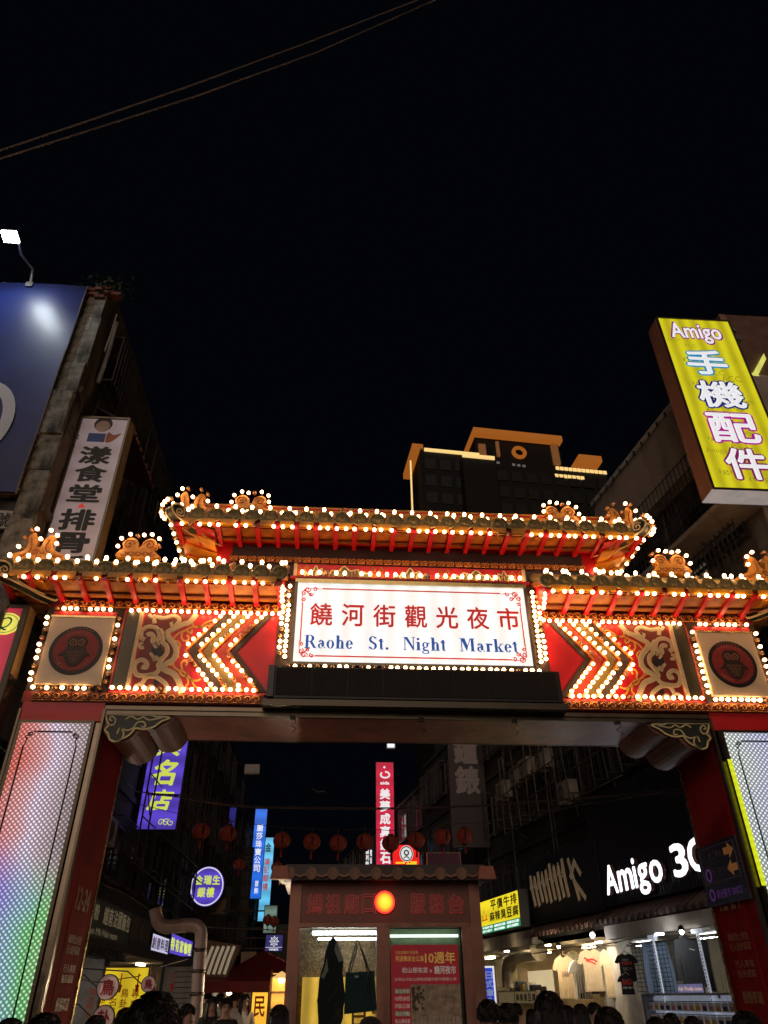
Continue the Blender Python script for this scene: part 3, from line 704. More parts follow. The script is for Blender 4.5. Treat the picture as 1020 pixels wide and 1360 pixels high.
m = M(F)
pitch = .56
for i, ch in enumerate('饒河街觀光夜市'):
    x = -1.62+i*(3.34/6); text(m, ch, x-.2, x+.2, 6.98, 7.42, .018, .019)
m.box(-1.62, 1.62, 7.695, 7.72, .012, .016); m.box(-1.7, 1.7, 6.41, 6.435, .012, .016)
m.box(-1.97, -1.948, 6.68, 7.42, .012, .016); m.box(1.948, 1.97, 6.68, 7.42, .012, .016)
for sx in (-1, 1):
    for sz in (-1, 1):
        cx, cz = sx*1.94, 7.06+sz*.63
        for (dx, dz, r_, a, t) in ((.06, .0, .06, 0, 1), (.0, .08, .05, 1, -1), (.19, .0, .045, 2, 1), (.0, .2, .04, 3, -1), (.12, .1, .045, .5, 1)):
            ribbon(m, spiral(cx-sx*dx, cz-sz*dz, r_, 1.2, a, t*sx*sz, 10), .02, .012, .016)
        ribbon(m, [(cx+sx*.03, cz-sz*.28), (cx+sx*.03, cz-sz*.05), (cx-sx*.05, cz+sz*.02), (cx-sx*.3, cz+sz*.01)], .012, .012, .016)
        ribbon(m, [(cx, cz), (cx-sx*.13, cz-sz*.13)], .02, .012, .016)
part('red_lettering', m, sred, sg)
# slab-serif bold Latin letters, drawn as outlines
def serif(m, word, a0, a1, h0, H, d):
    """word fitted between a0 and a1; h0 base line, H capital height"""
    st = .2   # stem
    def bx(x0, x1, y0, y1): return ('b', x0, x1, y0, y1)
    def ring(cx, cy, rx, ry, tx, ty, w0=0, w1=2*PI, n=18): return ('r', cx, cy, rx, ry, tx, ty, w0, w1, n)
    sf = .055; x = .64
    def stem(x0, y0, y1, l=1, r=1, w=st, top=True, bot=True):
        q = [bx(x0, x0+w, y0, y1)]
        if bot: q.append(bx(x0-.07*l, x0+w+.07*r, y0, y0+sf))
        if top: q.append(bx(x0-.07*l, x0+w*.6+.07*(r if r > 1 else 0)+.04, y1-sf, y1))
        return q
    Gm = {
     'R': (.86, [bx(.1, .3, 0, 1), bx(.02, .42, 0, sf), bx(.02, .45, 1-sf, 1), ring(.4, .74, .3, .26, .2, sf*1.1, -PI/2, PI/2), bx(.28, .42, .48, .48+sf), bx(.3, .42, 1-sf, 1), ('p', [(.36, .5), (.58, .5), (.82, sf), (.9, sf), (.9, 0), (.66, 0)])]),
     'a': (.58, [ring(.27, .43, .2, .21, .17, sf, .05, PI*.93, 12), bx(.3, .48, .12, .46), ring(.25, .19, .2, .2, .14, sf, PI*.35, PI*1.72, 14), ('p', [(.3, .38), (.32, .3), (.2, .3), (.2, .36)]), ring(.52, .1, .06, .1, .05, .05, PI, PI*2, 6)]),
     'o': (.58, [ring(.29, .32, .27, .335, .17, sf)]),
     'h': (.66, stem(.08, 0, 1, 1, 1)+[ring(.36, .42, .22, .24, .16, sf*1.2, 0, PI*.95, 12), bx(.40, .58, 0, .44), bx(.34, .64, 0, sf)]),
     'e': (.54, [ring(.28, .32, .25, .335, .17, sf, 0, PI*1.82), bx(.1, .51, .32, .32+sf)]),
     'S': (.62, [ring(.3, .74, .25, .27, .16, sf, PI*.12, PI*1.42, 14), ring(.31, .27, .27, .285, .17, sf, -PI*.88, PI*.5, 16), ('p', [(.14, .6), (.25, .68), (.5, .4), (.36, .36)]), bx(.5, .54, .7, 1), bx(.04, .08, 0, .3)]),
     't': (.38, [bx(.1, .27, .1, .82), bx(.0, .36, .6, .6+sf), ring(.24, .12, .14, .135, .14, sf, PI, PI*1.85, 8), ('p', [(.0, .62), (.12, .84), (.16, .84), (.16, .62)])]),
     '.': (.3, [ring(.14, .09, .1, .1, .1, .1)]),
     'N': (.84, [bx(.1, .17, 0, 1), bx(.0, .27, 0, sf), bx(.0, .24, 1-sf, 1), ('p', [(.08, 1), (.32, 1), (.76, .14), (.76, 0), (.7, 0)]), bx(.69, .76, .0, 1), bx(.6, .86, 1-sf, 1)]),
     'i': (.34, stem(.08, 0, .64)+[ring(.17, .86, .1, .1, .1, .1)]),
     'g': (.58, [ring(.27, .42, .22, .23, .14, sf), ('p', [(.4, .56), (.56, .62), (.58, .52), (.42, .5)]), ring(.28, -.12, .26, .15, .1, sf*1.2), ('p', [(.06, .14), (.14, .24), (.24, .2), (.2, .1), (.5, .04), (.46, -.03), (.1, .04)])]),
     'M': (1.06, [bx(.1, .17, 0, 1), bx(.0, .27, 0, sf), bx(.0, .3, 1-sf, 1), ('p', [(.09, 1), (.36, 1), (.56, .38), (.5, .12), (.46, .0)]), ('p', [(.5, .1), (.56, .38), (.78, 1), (.7, 1), (.46, .2)]), bx(.76, .96, 0, 1), bx(.68, 1.04, 0, sf), bx(.72, 1.04, 1-sf, 1)]),
     'r': (.5, stem(.08, 0, .64)+[ring(.36, .44, .14, .2, .12, .09, PI*.1, PI*.85, 8), ring(.42, .55, .075, .08, .075, .08)]),
     'k': (.66, stem(.08, 0, 1)+[('p', [(.26, .3), (.5, .62), (.58, .62), (.34, .28)]), bx(.42, .66, .58, .64), ('p', [(.3, .38), (.4, .44), (.64, .0), (.42, .0)]), bx(.36, .7, 0, sf)]),
    }
    tot = sum(Gm[c][0] for c in word)+.05*(len(word)-1); s = (a1-a0)/tot; xx = a0; P = m.fr.pt
    for ch in word:
        w, prim = Gm[ch]
        for k_, q in enumerate(prim):
            dd = d+.0004*k_
            if q[0] == 'b': m.face([(xx+q[1]*s, h0+q[3]*H), (xx+q[2]*s, h0+q[3]*H), (xx+q[2]*s, h0+q[4]*H), (xx+q[1]*s, h0+q[4]*H)], dd)
            elif q[0] == 'p':
                pts = [(xx+a*s, h0+b*H) for a, b in q[1]]
                m.prism(pts, dd-.002, dd)
            else:
                _, cx, cy, rx, ry, tx, ty, w0, w1, n = q; vs = []
                for k in range(n+1):
                    w_ = w0+(w1-w0)*k/n; c_, s_ = math.cos(w_), math.sin(w_)
                    ox, oy = cx+rx*c_, cy+ry*s_; ix, iy = cx+max(rx-tx, .0)*c_, cy+max(ry-ty, .0)*s_
                    vs += [P(xx+ix*s, h0+iy*H, dd), P(xx+ox*s, h0+oy*H, dd)]
                m.add(vs, [(2*k, 2*k+1, 2*k+3, 2*k+2) for k in range(n)])
        xx += (w+.05)*s
def sx_(px): return F.uv(px, 853)[0]
for wd_, p0_, p1_ in (('Raohe', 404, 469), ('St.', 489, 517), ('Night', 535, 592), ('Market', 610, 687)):
    m = M(F); serif(m, wd_, sx_(p0_), sx_(p1_), 6.56, .245, .016); part('blue_word', m, sblue, sg)
for sx in (-1, 1): row((sx*2.2, 7.78), (sx*2.2, 6.34), 13, off=.15 if sx < 0 else .06, d=.13); row((sx*2.3, 7.72), (sx*2.3, 6.4), 11, off=.5 if sx < 0 else .35, d=.1)
row((-2.2, 6.225), (-.35, 6.225), 13, off=.5, d=.13); row((-.35, 6.225), (2.2, 6.225), 19, off=.03, d=.13)
part('sign_surround', M(G).box(-2.36, 2.36, 6.14, 7.9, .0, .05), darkbrown, gate)

# ================================================================== message display under the sign
dm_ = mat('display_mesh', (.01, .008, .007), .7, var=.3, bump=0)
n = dm_.node_tree.nodes; L = dm_.node_tree.links
tc = n.new('ShaderNodeTexCoord'); vo = n.new('ShaderNodeTexVoronoi'); vo.inputs['Scale'].default_value = 38; vo.inputs['Randomness'].default_value = 0
bp_ = n.new('ShaderNodeBump'); bp_.inputs['Strength'].default_value = .6; bp_.inputs['Distance'].default_value = .01; L.new(tc.outputs['Object'], vo.inputs['Vector']); L.new(vo.outputs['Distance'], bp_.inputs['Height']); L.new(bp_.outputs[0], n['Principled BSDF'].inputs['Normal'])
ds = thing('message_display', 'unlit black message display bar under the white market name sign', 'display', (0, -.2, 5.62))
part('casing', M(G).box(-2.43, 2.43, 5.62, 6.15, .06, .30), black, ds)
part('screen', M(G).box(-2.30, 2.36, 5.66, 6.12, .30, .31), dm_, ds)
part('rim', M(G).box(-2.43, -2.33, 5.62, 6.15, .30, .36), mat('rim_black', (.03, .028, .026), .35), ds)
for k in range(1, 8): part('module_seam', M(G).box(-2.3+.5825*k-.003, -2.3+.5825*k+.003, 5.66, 6.12, .31, .3125), black, ds)
for k in range(9): part('screw', M(G).disc((-2.25+.565*k, 6.14-.0), 0, .012, .30, .304, 8), steel, ds)

# ================================================================== dot screens on the columns
def screen_mat(name, stops_h, base):
    m = bpy.data.materials.new(name); m.use_nodes = True; n = m.node_tree.nodes; L = m.node_tree.links; b = n['Principled BSDF']
    b.inputs['Base Color'].default_value = (.03, .03, .035, 1); b.inputs['Roughness'].default_value = .35
    tc = n.new('ShaderNodeTexCoord'); sp_ = n.new('ShaderNodeSeparateXYZ'); L.new(tc.outputs['Object'], sp_.inputs[0])
    # diagonal lattice of round pixels
    mp = n.new('ShaderNodeMapping'); mp.inputs['Rotation'].default_value = (0, R(45), 0); mp.inputs['Scale'].default_value = (19, 1, 19)
    L.new(tc.outputs['Object'], mp.inputs[0]); fr_ = n.new('ShaderNodeVectorMath'); fr_.operation = 'FRACTION'; L.new(mp.outputs[0], fr_.inputs[0])
    s2 = n.new('ShaderNodeSeparateXYZ'); L.new(fr_.outputs[0], s2.inputs[0]); cb_ = n.new('ShaderNodeCombineXYZ'); L.new(s2.outputs['X'], cb_.inputs[0]); L.new(s2.outputs['Z'], cb_.inputs[1])
    dst = n.new('ShaderNodeVectorMath'); dst.operation = 'DISTANCE'; dst.inputs[1].default_value = (.5, .5, 0); L.new(cb_.outputs[0], dst.inputs[0])
    mr = n.new('ShaderNodeMapRange'); mr.inputs[1].default_value = .40; mr.inputs[2].default_value = .2; mr.inputs[3].default_value = .24; mr.inputs[4].default_value = 1; L.new(dst.outputs['Value'], mr.inputs[0])
    # picture colours: two ramps blended by height, wobbling with noise
    no = n.new('ShaderNodeTexNoise'); no.inputs['Scale'].default_value = .7; L.new(tc.outputs['Object'], no.inputs['Vector'])
    wob = n.new('ShaderNodeMath'); wob.operation = 'MULTIPLY_ADD'; wob.inputs[1].default_value = .9; L.new(no.outputs[0], wob.inputs[0]); L.new(sp_.outputs['X'], wob.inputs[2])
    mx_ = n.new('ShaderNodeMapRange'); mx_.inputs[1].default_value = -.1; mx_.inputs[2].default_value = 1.0; L.new(wob.outputs[0], mx_.inputs[0])
    def ramp(st):
        r = n.new('ShaderNodeValToRGB'); e = r.color_ramp.elements
        e[0].position = st[0][0]; e[0].color = (*st[0][1], 1); e[1].position = st[-1][0]; e[1].color = (*st[-1][1], 1)
        for p, c in st[1:-1]: q = e.new(p); q.color = (*c, 1)
        L.new(mx_.outputs[0], r.inputs[0]); return r
    r1, r2 = ramp(stops_h[0]), ramp(stops_h[1])
    hz_ = n.new('ShaderNodeMapRange'); hz_.interpolation_type = 'SMOOTHSTEP'; hz_.inputs[1].default_value = base[0]; hz_.inputs[2].default_value = base[1]
    hh = n.new('ShaderNodeMath'); hh.operation = 'MULTIPLY_ADD'; hh.inputs[1].default_value = .5; L.new(sp_.outputs['X'], hh.inputs[0]); L.new(sp_.outputs['Z'], hh.inputs[2]); L.new(hh.outputs[0], hz_.inputs[0])
    mi = n.new('ShaderNodeMix'); mi.data_type = 'RGBA'; L.new(hz_.outputs[0], mi.inputs['Factor']); L.new(r1.outputs[0], mi.inputs['A']); L.new(r2.outputs[0], mi.inputs['B'])
    L.new(mi.outputs['Result'], b.inputs['Emission Color']); ml = n.new('ShaderNodeMath'); ml.operation = 'MULTIPLY'; ml.inputs[1].default_value = base[2]; L.new(mr.outputs[0], ml.inputs[0]); L.new(ml.outputs[0], b.inputs['Emission Strength'])
    return m
scrL = screen_mat('rainbow_screen', ([(0, (.85, .25, .42)), (.3, (.45, .4, 1)), (.62, (.42, .68, .8)), (.85, (.28, .8, .3)), (1, (.4, .8, .36))], [(0, (.95, .2, .16)), (.3, (1, .5, .52)), (.5, (.95, .78, .98)), (.72, (.7, .55, .62)), (1, (.42, .33, .34))]), (.1, .9, 1.15))
scrR = screen_mat('pale_screen', ([(0, (.75, .85, .75)), (.4, (.55, .62, .8)), (1, (.5, .6, .95))], [(0, (.8, .85, .78)), (.45, (.68, .7, .9)), (1, (.55, .6, .95))]), (.0, 1.5, 1.3))
for sx, sm_t, lab in ((-1, scrL, 'tall dotted light screen glowing red, violet and green on the left gate column'), (1, scrR, 'tall dotted light screen glowing pale blue and white on the right gate column')):
    t = thing('light_screen', lab, 'screen', (sx*5.7, -.1, 0))
    part('screen_frame', M(G).box(*sorted((sx*5.1, sx*6.26)), .05, 5.27, -.0, .09), mat('frame_bronze', (.10, .085, .06), .3, metal=.8), t)
    part('screen_face', M(G).box(*sorted((sx*5.15, sx*6.2)), .1, 5.22, .09, .105), sm_t, t)
    m = M(G); ln = .022
    for x in (5.28, 6.07): m.box(*sorted((sx*x, sx*(x+ln))), .3, 4.86, .105, .112)
    m.box(*sorted((sx*5.42, sx*5.93)), 5.07, 5.07+ln, .105, .112)
    for x, q in ((5.29, 1), (6.08, -1)):
        for (a, b) in ((0, 0), (.05, .06), (.1, .13)): m.box(*sorted((sx*(x+q*a), sx*(x+q*(a+.04)))), 5.07-.0-b*.0-(.1-a), 5.09-(.1-a), .105, .112)
        ribbon(m, spiral(sx*(x+q*.05), 5.03, .05, 1, 0, sx*q, 10), .014, .105, .112)
        ribbon(m, [(sx*x, 4.86), (sx*(x+q*.03), 4.95), (sx*(x-q*.01), 5.0), (sx*(x+q*.08), 5.075)], .014, .105, .112)
    part('border_lines', m, mat('line_black_green', (.003, .015, .008), .6, bump=0), t)
# polished strips between screen and column, reflecting the street
for sx in (-1, 1): part('polished_strip', M(G).box(*sorted((sx*5.0, sx*5.09)), .1, 5.25, .02, .045), mat('mirror_steel', (.16, .13, .1), .16, metal=1, var=.3, bump=.02), gate)
# glowing strip standing for the yellow sign's reflection on the right column
o = solo('yellow_reflection', M(G).box(5.07, 5.14, 2.95, 4.78, .115, .125), sign_mat('yellow_reflection_face', (.75, .85, .02), .75, 3, False, .2), 'narrow lime yellow painted reflection down the edge of the right column screen', 'panel')

# ================================================================== bulbs of the gate
def bulb_mesh(up, lit, name):
    m = M(); r = .034
    ax = Vector((0, -.35, 1)) if up else Vector((0, -1, -.25))
    m.mi = 1; m.lathe((0, 0, 0), ax, [(-.075, .03), (-.02, .03), (-.012, .022)], 6)
    m.mi = 0; m.lathe((0, 0, 0), ax, [(-.02, .018), (.0, r*.72), (.022, r), (.045, r*.93), (.064, r*.55), (.07, 0)], 10)
    return mk_mesh(name, m, [bulb_lit if lit else bulb_off, mat('bulb_socket', (.35, .14, .05), .4, metal=.3)])
BM = {(u, l): bulb_mesh(u, l, 'light_bulb') for u in (0, 1) for l in (0, 1)}
def instb(lst, up):
    for (x, y, z, off) in lst:
        me, c = BM[(up, 0 if off else 1)]
        place('light_bulb', me, Vector((x, y, z))+c, gate)
nf = len(BULBS_FACE); 
face = BULBS_FACE[:300]; rest = [(b, 0) for b in BULBS_FACE[300:]]+[(b, 1) for b in BULBS_UP]
instb(face, 0)
for lit in (1, 0):
    vs = []; fs = []; mi = []; 
    for (x, y, z, off), up in rest:
        if (0 if off else 1) != lit: continue
        me, c = BM[(up, lit)]; b = len(vs)
        vs += [(v.co.x+c.x+x, v.co.y+c.y+y, v.co.z+c.z+z) for v in me.vertices]
        for p in me.polygons: fs.append(tuple(b+i for i in p.vertices)); mi.append(p.material_index)
    m = M(); m.v = vs; m.f = fs; m.m = mi; m.s = [True]*len(fs)
    part('roof_light_bulbs' if lit else 'dead_light_bulbs', m, [bulb_lit if lit else bulb_off, MATS['bulb_socket']], gate, kind='stuff')
# lettering on the jambs
JL = Fr((-4.99, 0, 0), (0, 1, 0)); JR = Fr((4.99, 0, 0), (0, -1, 0))
jt = mat('jamb_faded_gold', (.8, .4, .2), .5, var=.3, scale=20)
jp = mat('jamb_notice_red', (.5, .03, .025), .75, spec=.12)
for Fj, sgn in ((JL, 1), (JR, -1)):
    c = .80*sgn
    def jl(s_, w_, z0_, z1_, b_): part('jamb_lettering', text(M(Fj), s_, c-w_, c+w_, z0_, z1_, .012, b_), jt, gate)
    jl('12-24', .34, 2.72, 3.02, .03)
    for k, s_ in enumerate(('機車禁止停放', '行人徒步區域')): jl(s_, .32, 2.30-.13*k, 2.41-.13*k, .01)
    for k, s_ in enumerate(('行人專用', '拖吊道路')): jl(s_, .28, 1.95-.12*k, 2.05-.12*k, .01)
    jl('機慢車道', .3, 1.5, 1.66, .02)
    part('jamb_notice', M(Fj).box(c-.46, c+.42, 1.2, 3.3, .001, .006), jp, gate)

# ================================================================== helpers for the street
FL = Fr((-7, 0, 0), (0, 1, 0))
A8 = R(8)
FRT = Fr((7.5, 3, 0), (math.sin(A8), -math.cos(A8), 0))
def chanbox(name, F, a0, a1, h0, h1, d0, d1, face, side, label, cat, group=None, frame=True, fr=.03):
    """a box sign: cabinet, face and rim; returns root, frame at the face"""
    c = F.pt((a0+a1)/2, h0, (d0+d1)/2); t = thing(name, label, cat, c, group)
    part('cabinet', M(F).box(a0, a1, h0, h1, d0, d1-.005), side, t)
    part('face', M(F).box(a0+fr, a1-fr, h0+fr, h1-fr, d1-.005, d1+.004), face, t)
    if frame:
        m = M(F); m.box(a0, a0+fr, h0, h1, d1-.005, d1+.015); m.box(a1-fr, a1, h0, h1, d1-.005, d1+.015)
        m.box(a0+fr, a1-fr, h1-fr, h1, d1-.005, d1+.015); m.box(a0+fr, a1-fr, h0, h0+fr, d1-.005, d1+.015); part('rim', m, side, t)
    G2 = Fr(F.O+F.N*(d1+.004), F.U)
    return t, G2
def shopside(side, l, r, t, b, name, label, cat, face, sidem, dep=.22, off=.15, Y=None, group=None, brackets=True):
    """a blade sign facing up the street, fixed to the left or the right facade; corners are read off as sight lines"""
    ym = (t+b)/2
    if Y is None:
        if side == 'L': Y = FL.pt(*FL.uv(l, ym, off)).y
        else: Y = FRT.pt(*FRT.uv(r, ym, off), off).y
    F = front(Y)
    a0 = F.uv(l, ym)[0]; a1 = F.uv(r, ym)[0]; h1 = F.uv((l+r)/2, t)[1]; h0 = F.uv((l+r)/2, b)[1]
    rt, G2 = chanbox(name, F, a0, a1, h0, h1, -dep, 0, face, sidem, label, cat, group)
    if brackets:
        xw = -7.0 if side == 'L' else FRT.pt(FRT.uv(r, ym)[0], 0).x+.1
        m = M(); xa = a0 if side == 'L' else a1
        for h in (h0+.2*(h1-h0), h0+.8*(h1-h0)): m.box(*sorted((xw, xa)), Y+dep*.3, Y+dep*.6, h-.03, h+.03)
        part('bracket', m, rust, rt)
    return rt, G2, a0, a1, h0, h1

# ---- window kit for the old houses
def window_kit(F, w, h, tag_):
    a = M(F); f = .05
    a.box(-w/2, -w/2+f, -h/2, h/2, 0, .07); a.box(w/2-f, w/2, -h/2, h/2, 0, .07); a.box(-w/2+f, w/2-f, h/2-f, h/2, 0, .07); a.box(-w/2+f, w/2-f, -h/2, -h/2+f, 0, .07)
    a.box(-.02, .02, -h/2+f, h/2-f, 0, .05); a.box(-w/2-.08, w/2+.08, -h/2-.1, -h/2-.002, 0, .14)
    b = M(F).box(-w/2+f, w/2-f, -h/2+f, h/2-f, .012, .022)
    g = M(F); n = int(w/.16)
    for i in range(n+1): g.box(-w/2-.05+(w+.1)*i/n-.008, -w/2-.05+(w+.1)*i/n+.008, -h/2-.1, h/2+.1, .36, .375)
    for j in range(7): 
        z = -h/2-.1+(h+.2)*j/6; g.box(-w/2-.05, w/2+.05, z-.01, z+.01, .345, .36)
        if j in (0, 6):
            for sx in (-1, 1): g.box(sx*(w/2+.04)-.01, sx*(w/2+.04)+.01, z-.012, z+.012, 0, .345)
    return mk_mesh('window_frame', a, mat('old_window_frame', (.11, .1, .09), .5, metal=.4, dirt=.5)), mk_mesh('pane', b, glassdark), mk_mesh('window_grille', g, mat('grille_steel', (.1, .09, .085), .5, metal=.5, dirt=.5))
KITO = Fr((0, 0, 0), (1, 0, 0))
def house(name, label, F, s0, s1, h0, h1, depth, wallm, floors, bays, wd=1.5, ht=1.3, grille=.6, cat='building', parapet=.9, z0=3.2):
    a, b = sorted((s0, s1)); t = thing(name, label, cat, F.pt((a+b)/2, 0, -depth/2))
    w = part('wall', M(F).box(a, b, h0, h1, -depth, 0), wallm, t)
    part('parapet', M(F).box(a-.02, b+.02, h1, h1+.16, -depth, .1), wallm, t)
    K = window_kit(Fr((0, 0, 0), F.U), wd, ht, name)
    fh = (h1-z0)/floors
    for i in range(floors):
        z = z0+fh*(i+.52)
        part('floor_band', M(F).box(a, b, z0+fh*i-.08, z0+fh*i+.08, 0, .08), wallm, t)
        for j in range(bays):
            s = a+(b-a)*(j+.5)/bays
            wo_ = place('window', K[0][0], F.pt(s, z, 0)+K[0][1], t)
            place('pane', K[1][0], F.pt(s, z, 0)+K[1][1], wo_)
            if random.random() < grille: place('grille', K[2][0], F.pt(s, z, 0)+K[2][1], wo_)
    for q in range(max(2, int((b-a)/3))):
        s = random.uniform(a+.2, b-.2); m = M(F); x = s
        m.tube([(x, h0, .07), (x, (h0+h1)/2, .07), (x+random.choice((-.3, .3, 0)), (h0+h1)/2+.4, .07), (x, h1, .07)], random.uniform(.025, .05), 6)
        part('drain_pipe', m, mat('pipe_grey', (.16, .15, .14), .5, dirt=.4), t)
    m = M(F)
    for q in range(5):
        z = random.uniform(h0+.5, h1-1); pts = [(a+(b-a)*k/10, z+.12*math.sin(k*1.3+q)-.1*random.random(), .05+.05*random.random()) for k in range(11)]
        m.tube(pts, .012, 4)
    part('facade_cables', m, cablem, t, kind='stuff')
    return t
def awning_tiles(F, s0, s1, h, parent, n, proj=.5):
    m = M(F); a, b = sorted((s0, s1))
    m.hexa([(a, h, proj), (b, h, proj), (b, h+.45, .0), (a, h+.45, .0), (a, h+.05, proj), (b, h+.05, proj), (b, h+.5, .0), (a, h+.5, .0)])
    # hexa takes (a, h, d) triples
    part('awning_slab', m, dark, parent)
    tm = M(Fr((0, 0, 0), F.U)); tm.tube([(0, 0, 0), (0, .45, -proj)], .065, 8); tm.disc((0, 0), 0, .075, 0, .03, 8)
    me, c = mk_mesh('awning_tile', tm, mat('old_roof_tile', (.14, .075, .06), .6, var=.4, scale=9, bump=.3, objrand=.3))
    for i in range(n): place('awning_tile', me, F.pt(a+(b-a)*(i+.5)/n, h+.06, proj)+c, parent)

# ================================================================== left corner house
hl = house('corner_house', 'old grey corner house behind the blue billboard, its weathered side wall running back', FL, .0, 8.2, 3.0, 15.5, 8, plaster, 4, 3, 1.4, 1.2, .7)
m = M(G); m.box(-15, -7.0, 0, 15.5, -.02, .0); part('front_wall', m, plaster, hl)
# stained concrete corner strip built of cast blocks
z = 0
k = 0
while z < 15.3:
    hgt = random.uniform(.7, 1.5); hgt = min(hgt, 15.35-z)
    part('corner_block', M(G).box(-7.43+random.uniform(-.04, .03), -7.0+random.uniform(-.05, .06), z+.006, z+hgt-.006, 0, .06+random.uniform(0, .12)), concrete, hl); z += hgt
for (x, z_, q) in ((-7.38, 15.0, 1), (-7.2, 15.05, 1), (-6.98, 14.95, 1), (-7.3, 14.86, 0), (-7.05, 15.08, 0), (-6.8, 14.9, 1), (-7.15, 14.78, 1)):
    part('brick', M(G).box(x-.11, x+.11, z_+.5-.045, z_+.5+.045, -.05, .14), brick, hl)
m = M(); 
for k in range(260):
    c = Vector((-7.0+random.gauss(0, .25), -.05+random.gauss(0, .15), 15.62+random.gauss(0, .16))); a = Vector((random.uniform(-1, 1), random.uniform(-1, 1), random.uniform(-1, 1)))*.06; b = Vector((random.uniform(-1, 1), random.uniform(-1, 1), random.uniform(-1, 1)))*.03
    m.add([c-a, c+b, c+a, c-b], [(0, 1, 2, 3)])
m.tube([(-7.1, 0, 15.3), (-7.0, -.05, 15.6), (-6.8, -.1, 15.8)], .015, 4); m.tube([(-7.1, 0, 15.3), (-7.2, -.05, 15.7)], .012, 4)
solo('roof_weeds', m, leafm, 'scraggly green weeds growing on the roof corner beside the billboard', 'plant')
m = M(); m.tube([(-6.86, .5, 15.1), (-6.86, .55, 14.0), (-6.92, .6, 13.2)], .05, 8); m.tube([(-6.8, .25, 15.1), (-6.8, .25, 14.4), (-6.85, .3, 13.9)], .02, 6)
part('gutter_pipe', m, mat('pvc_white', (.5, .48, .44), .4, dirt=.5), hl)
m = M(); m.tube([(-6.9, 1.1, 10.9), (-6.9, 1.1, 12.2), (-6.6, 1.1, 12.35), (-6.6, 1.0, 12.3)], .05, 8); part('vent_pipe', m, MATS['pvc_white'], hl)
# side lean-to roofs with old tiles along the wall
for (y0, y1, z_) in ((1.0, 3.6, 12.3), (4.6, 8.0, 10.4)):
    m = M(FL); m.hexa([(y0, z_, .9), (y1, z_, .9), (y1, z_+.5, 0), (y0, z_+.5, 0), (y0, z_+.05, .9), (y1, z_+.05, .9), (y1, z_+.56, 0), (y0, z_+.56, 0)]); part('lean_to_roof', m, rust, hl)
    tm = M(FL); me_t = []
    for i in range(9): part('roof_tile', M(FL).tube([(y0+(y1-y0)*(i+.5)/9, z_+.06, .92), (y0+(y1-y0)*(i+.5)/9, z_+.55, .02)], .06, 6), brick, hl)
m = M(FL)
for k in range(9): m.tube([(.8+k*.8, 9+.3*k % 2, .05), (.8+k*.8+.2, 14.6, .06)], .03, 5)
part('wall_conduits', m, rust, hl)
# billboard
bb = thing('billboard', 'huge dark blue vinyl billboard with a white digit, lit from above by an arm lamp', 'billboard', (-10.2, -.2, 9.5))
bf = M(G); N = 16
vs = []
for i in range(N+1):
    for j in range(N+1):
        x = -13.2+(5.77)*i/N; z_ = 9.53+5.98*j/N; edge = min(i, N-i, j, N-j) == 0
        vs.append(G.pt(x, z_, .2+(0 if edge else random.uniform(-.006, .006))+.015*math.sin(i*.9+j*.5)))
bf.add(vs, [(i*(N+1)+j, (i+1)*(N+1)+j, (i+1)*(N+1)+j+1, i*(N+1)+j+1) for i in range(N) for j in range(N)], True)
bv = mat('billboard_vinyl', (.008, .026, .19), .36, var=.35, scale=.5, bump=.12, spec=.45, fine=2.5)
part('vinyl_sheet', bf, bv, bb)
m = M(G); m.box(-13.2, -7.44, 9.5, 15.5, .02, .17); part('back_frame', m, rust, bb)
m = M(G)
for k in range(22):
    z_ = 9.6+k*.27; m.tube([(-7.43, z_, .2), (-7.36, z_+.05, .12)], .012, 4)
for k in range(18): m.tube([(-13+k*.33, 15.5, .2), (-13+k*.33, 15.6, .1)], .012, 4)
m.tube([(-7.44, 9.5+.4*k, .2+.015*math.sin(k)) for k in range(16)], .018, 5)
part('lacing_rope', m, mat('rope', (.2, .18, .15), .8), bb, kind='stuff')
d9 = M(G); A9 = 13
p = at(0, 560, -.2); cx, cz = p.x-.48, p.z
ribbon(d9, [(cx+.62*math.cos(w), cz+.95*math.sin(w)) for w in [2*PI*k/28 for k in range(28)]], .24, .235, .245, closed=True)
part('digit', d9, mat('billboard_white', (.7, .72, .78), .4, var=.05), bb)
# arm lamp over it
hd = at(15, 314, -1.3); bs = at(40, 378, -.2)
al = thing('billboard_lamp', 'bright white arm lamp reaching out over the top of the blue billboard', 'lamp', bs)
m = M(); m.tube([tuple(bs), tuple(bs+Vector((-.05, -.05, .5))), tuple((bs*.35+hd*.65)+Vector((0, .1, .12))), tuple(hd+Vector((.1, .12, .04)))], [.035, .03, .03, .025], 8); m.box(bs.x-.08, bs.x+.08, bs.y-.05, bs.y+.1, bs.z-.1, bs.z+.04)
part('arm', m, mat('galvanised', (.45, .45, .45), .4, metal=.8), al)
m = M(); m.hexa([(hd.x-.2, hd.y-.14, hd.z+.02), (hd.x+.16, hd.y-.14, hd.z+.02), (hd.x+.16, hd.y+.14, hd.z-.03), (hd.x-.2, hd.y+.14, hd.z-.03), (hd.x-.16, hd.y-.1, hd.z+.11), (hd.x+.12, hd.y-.1, hd.z+.11), (hd.x+.12, hd.y+.1, hd.z+.07), (hd.x-.16, hd.y+.1, hd.z+.07)])
part('lamp_head', m, MATS['galvanised'], al)
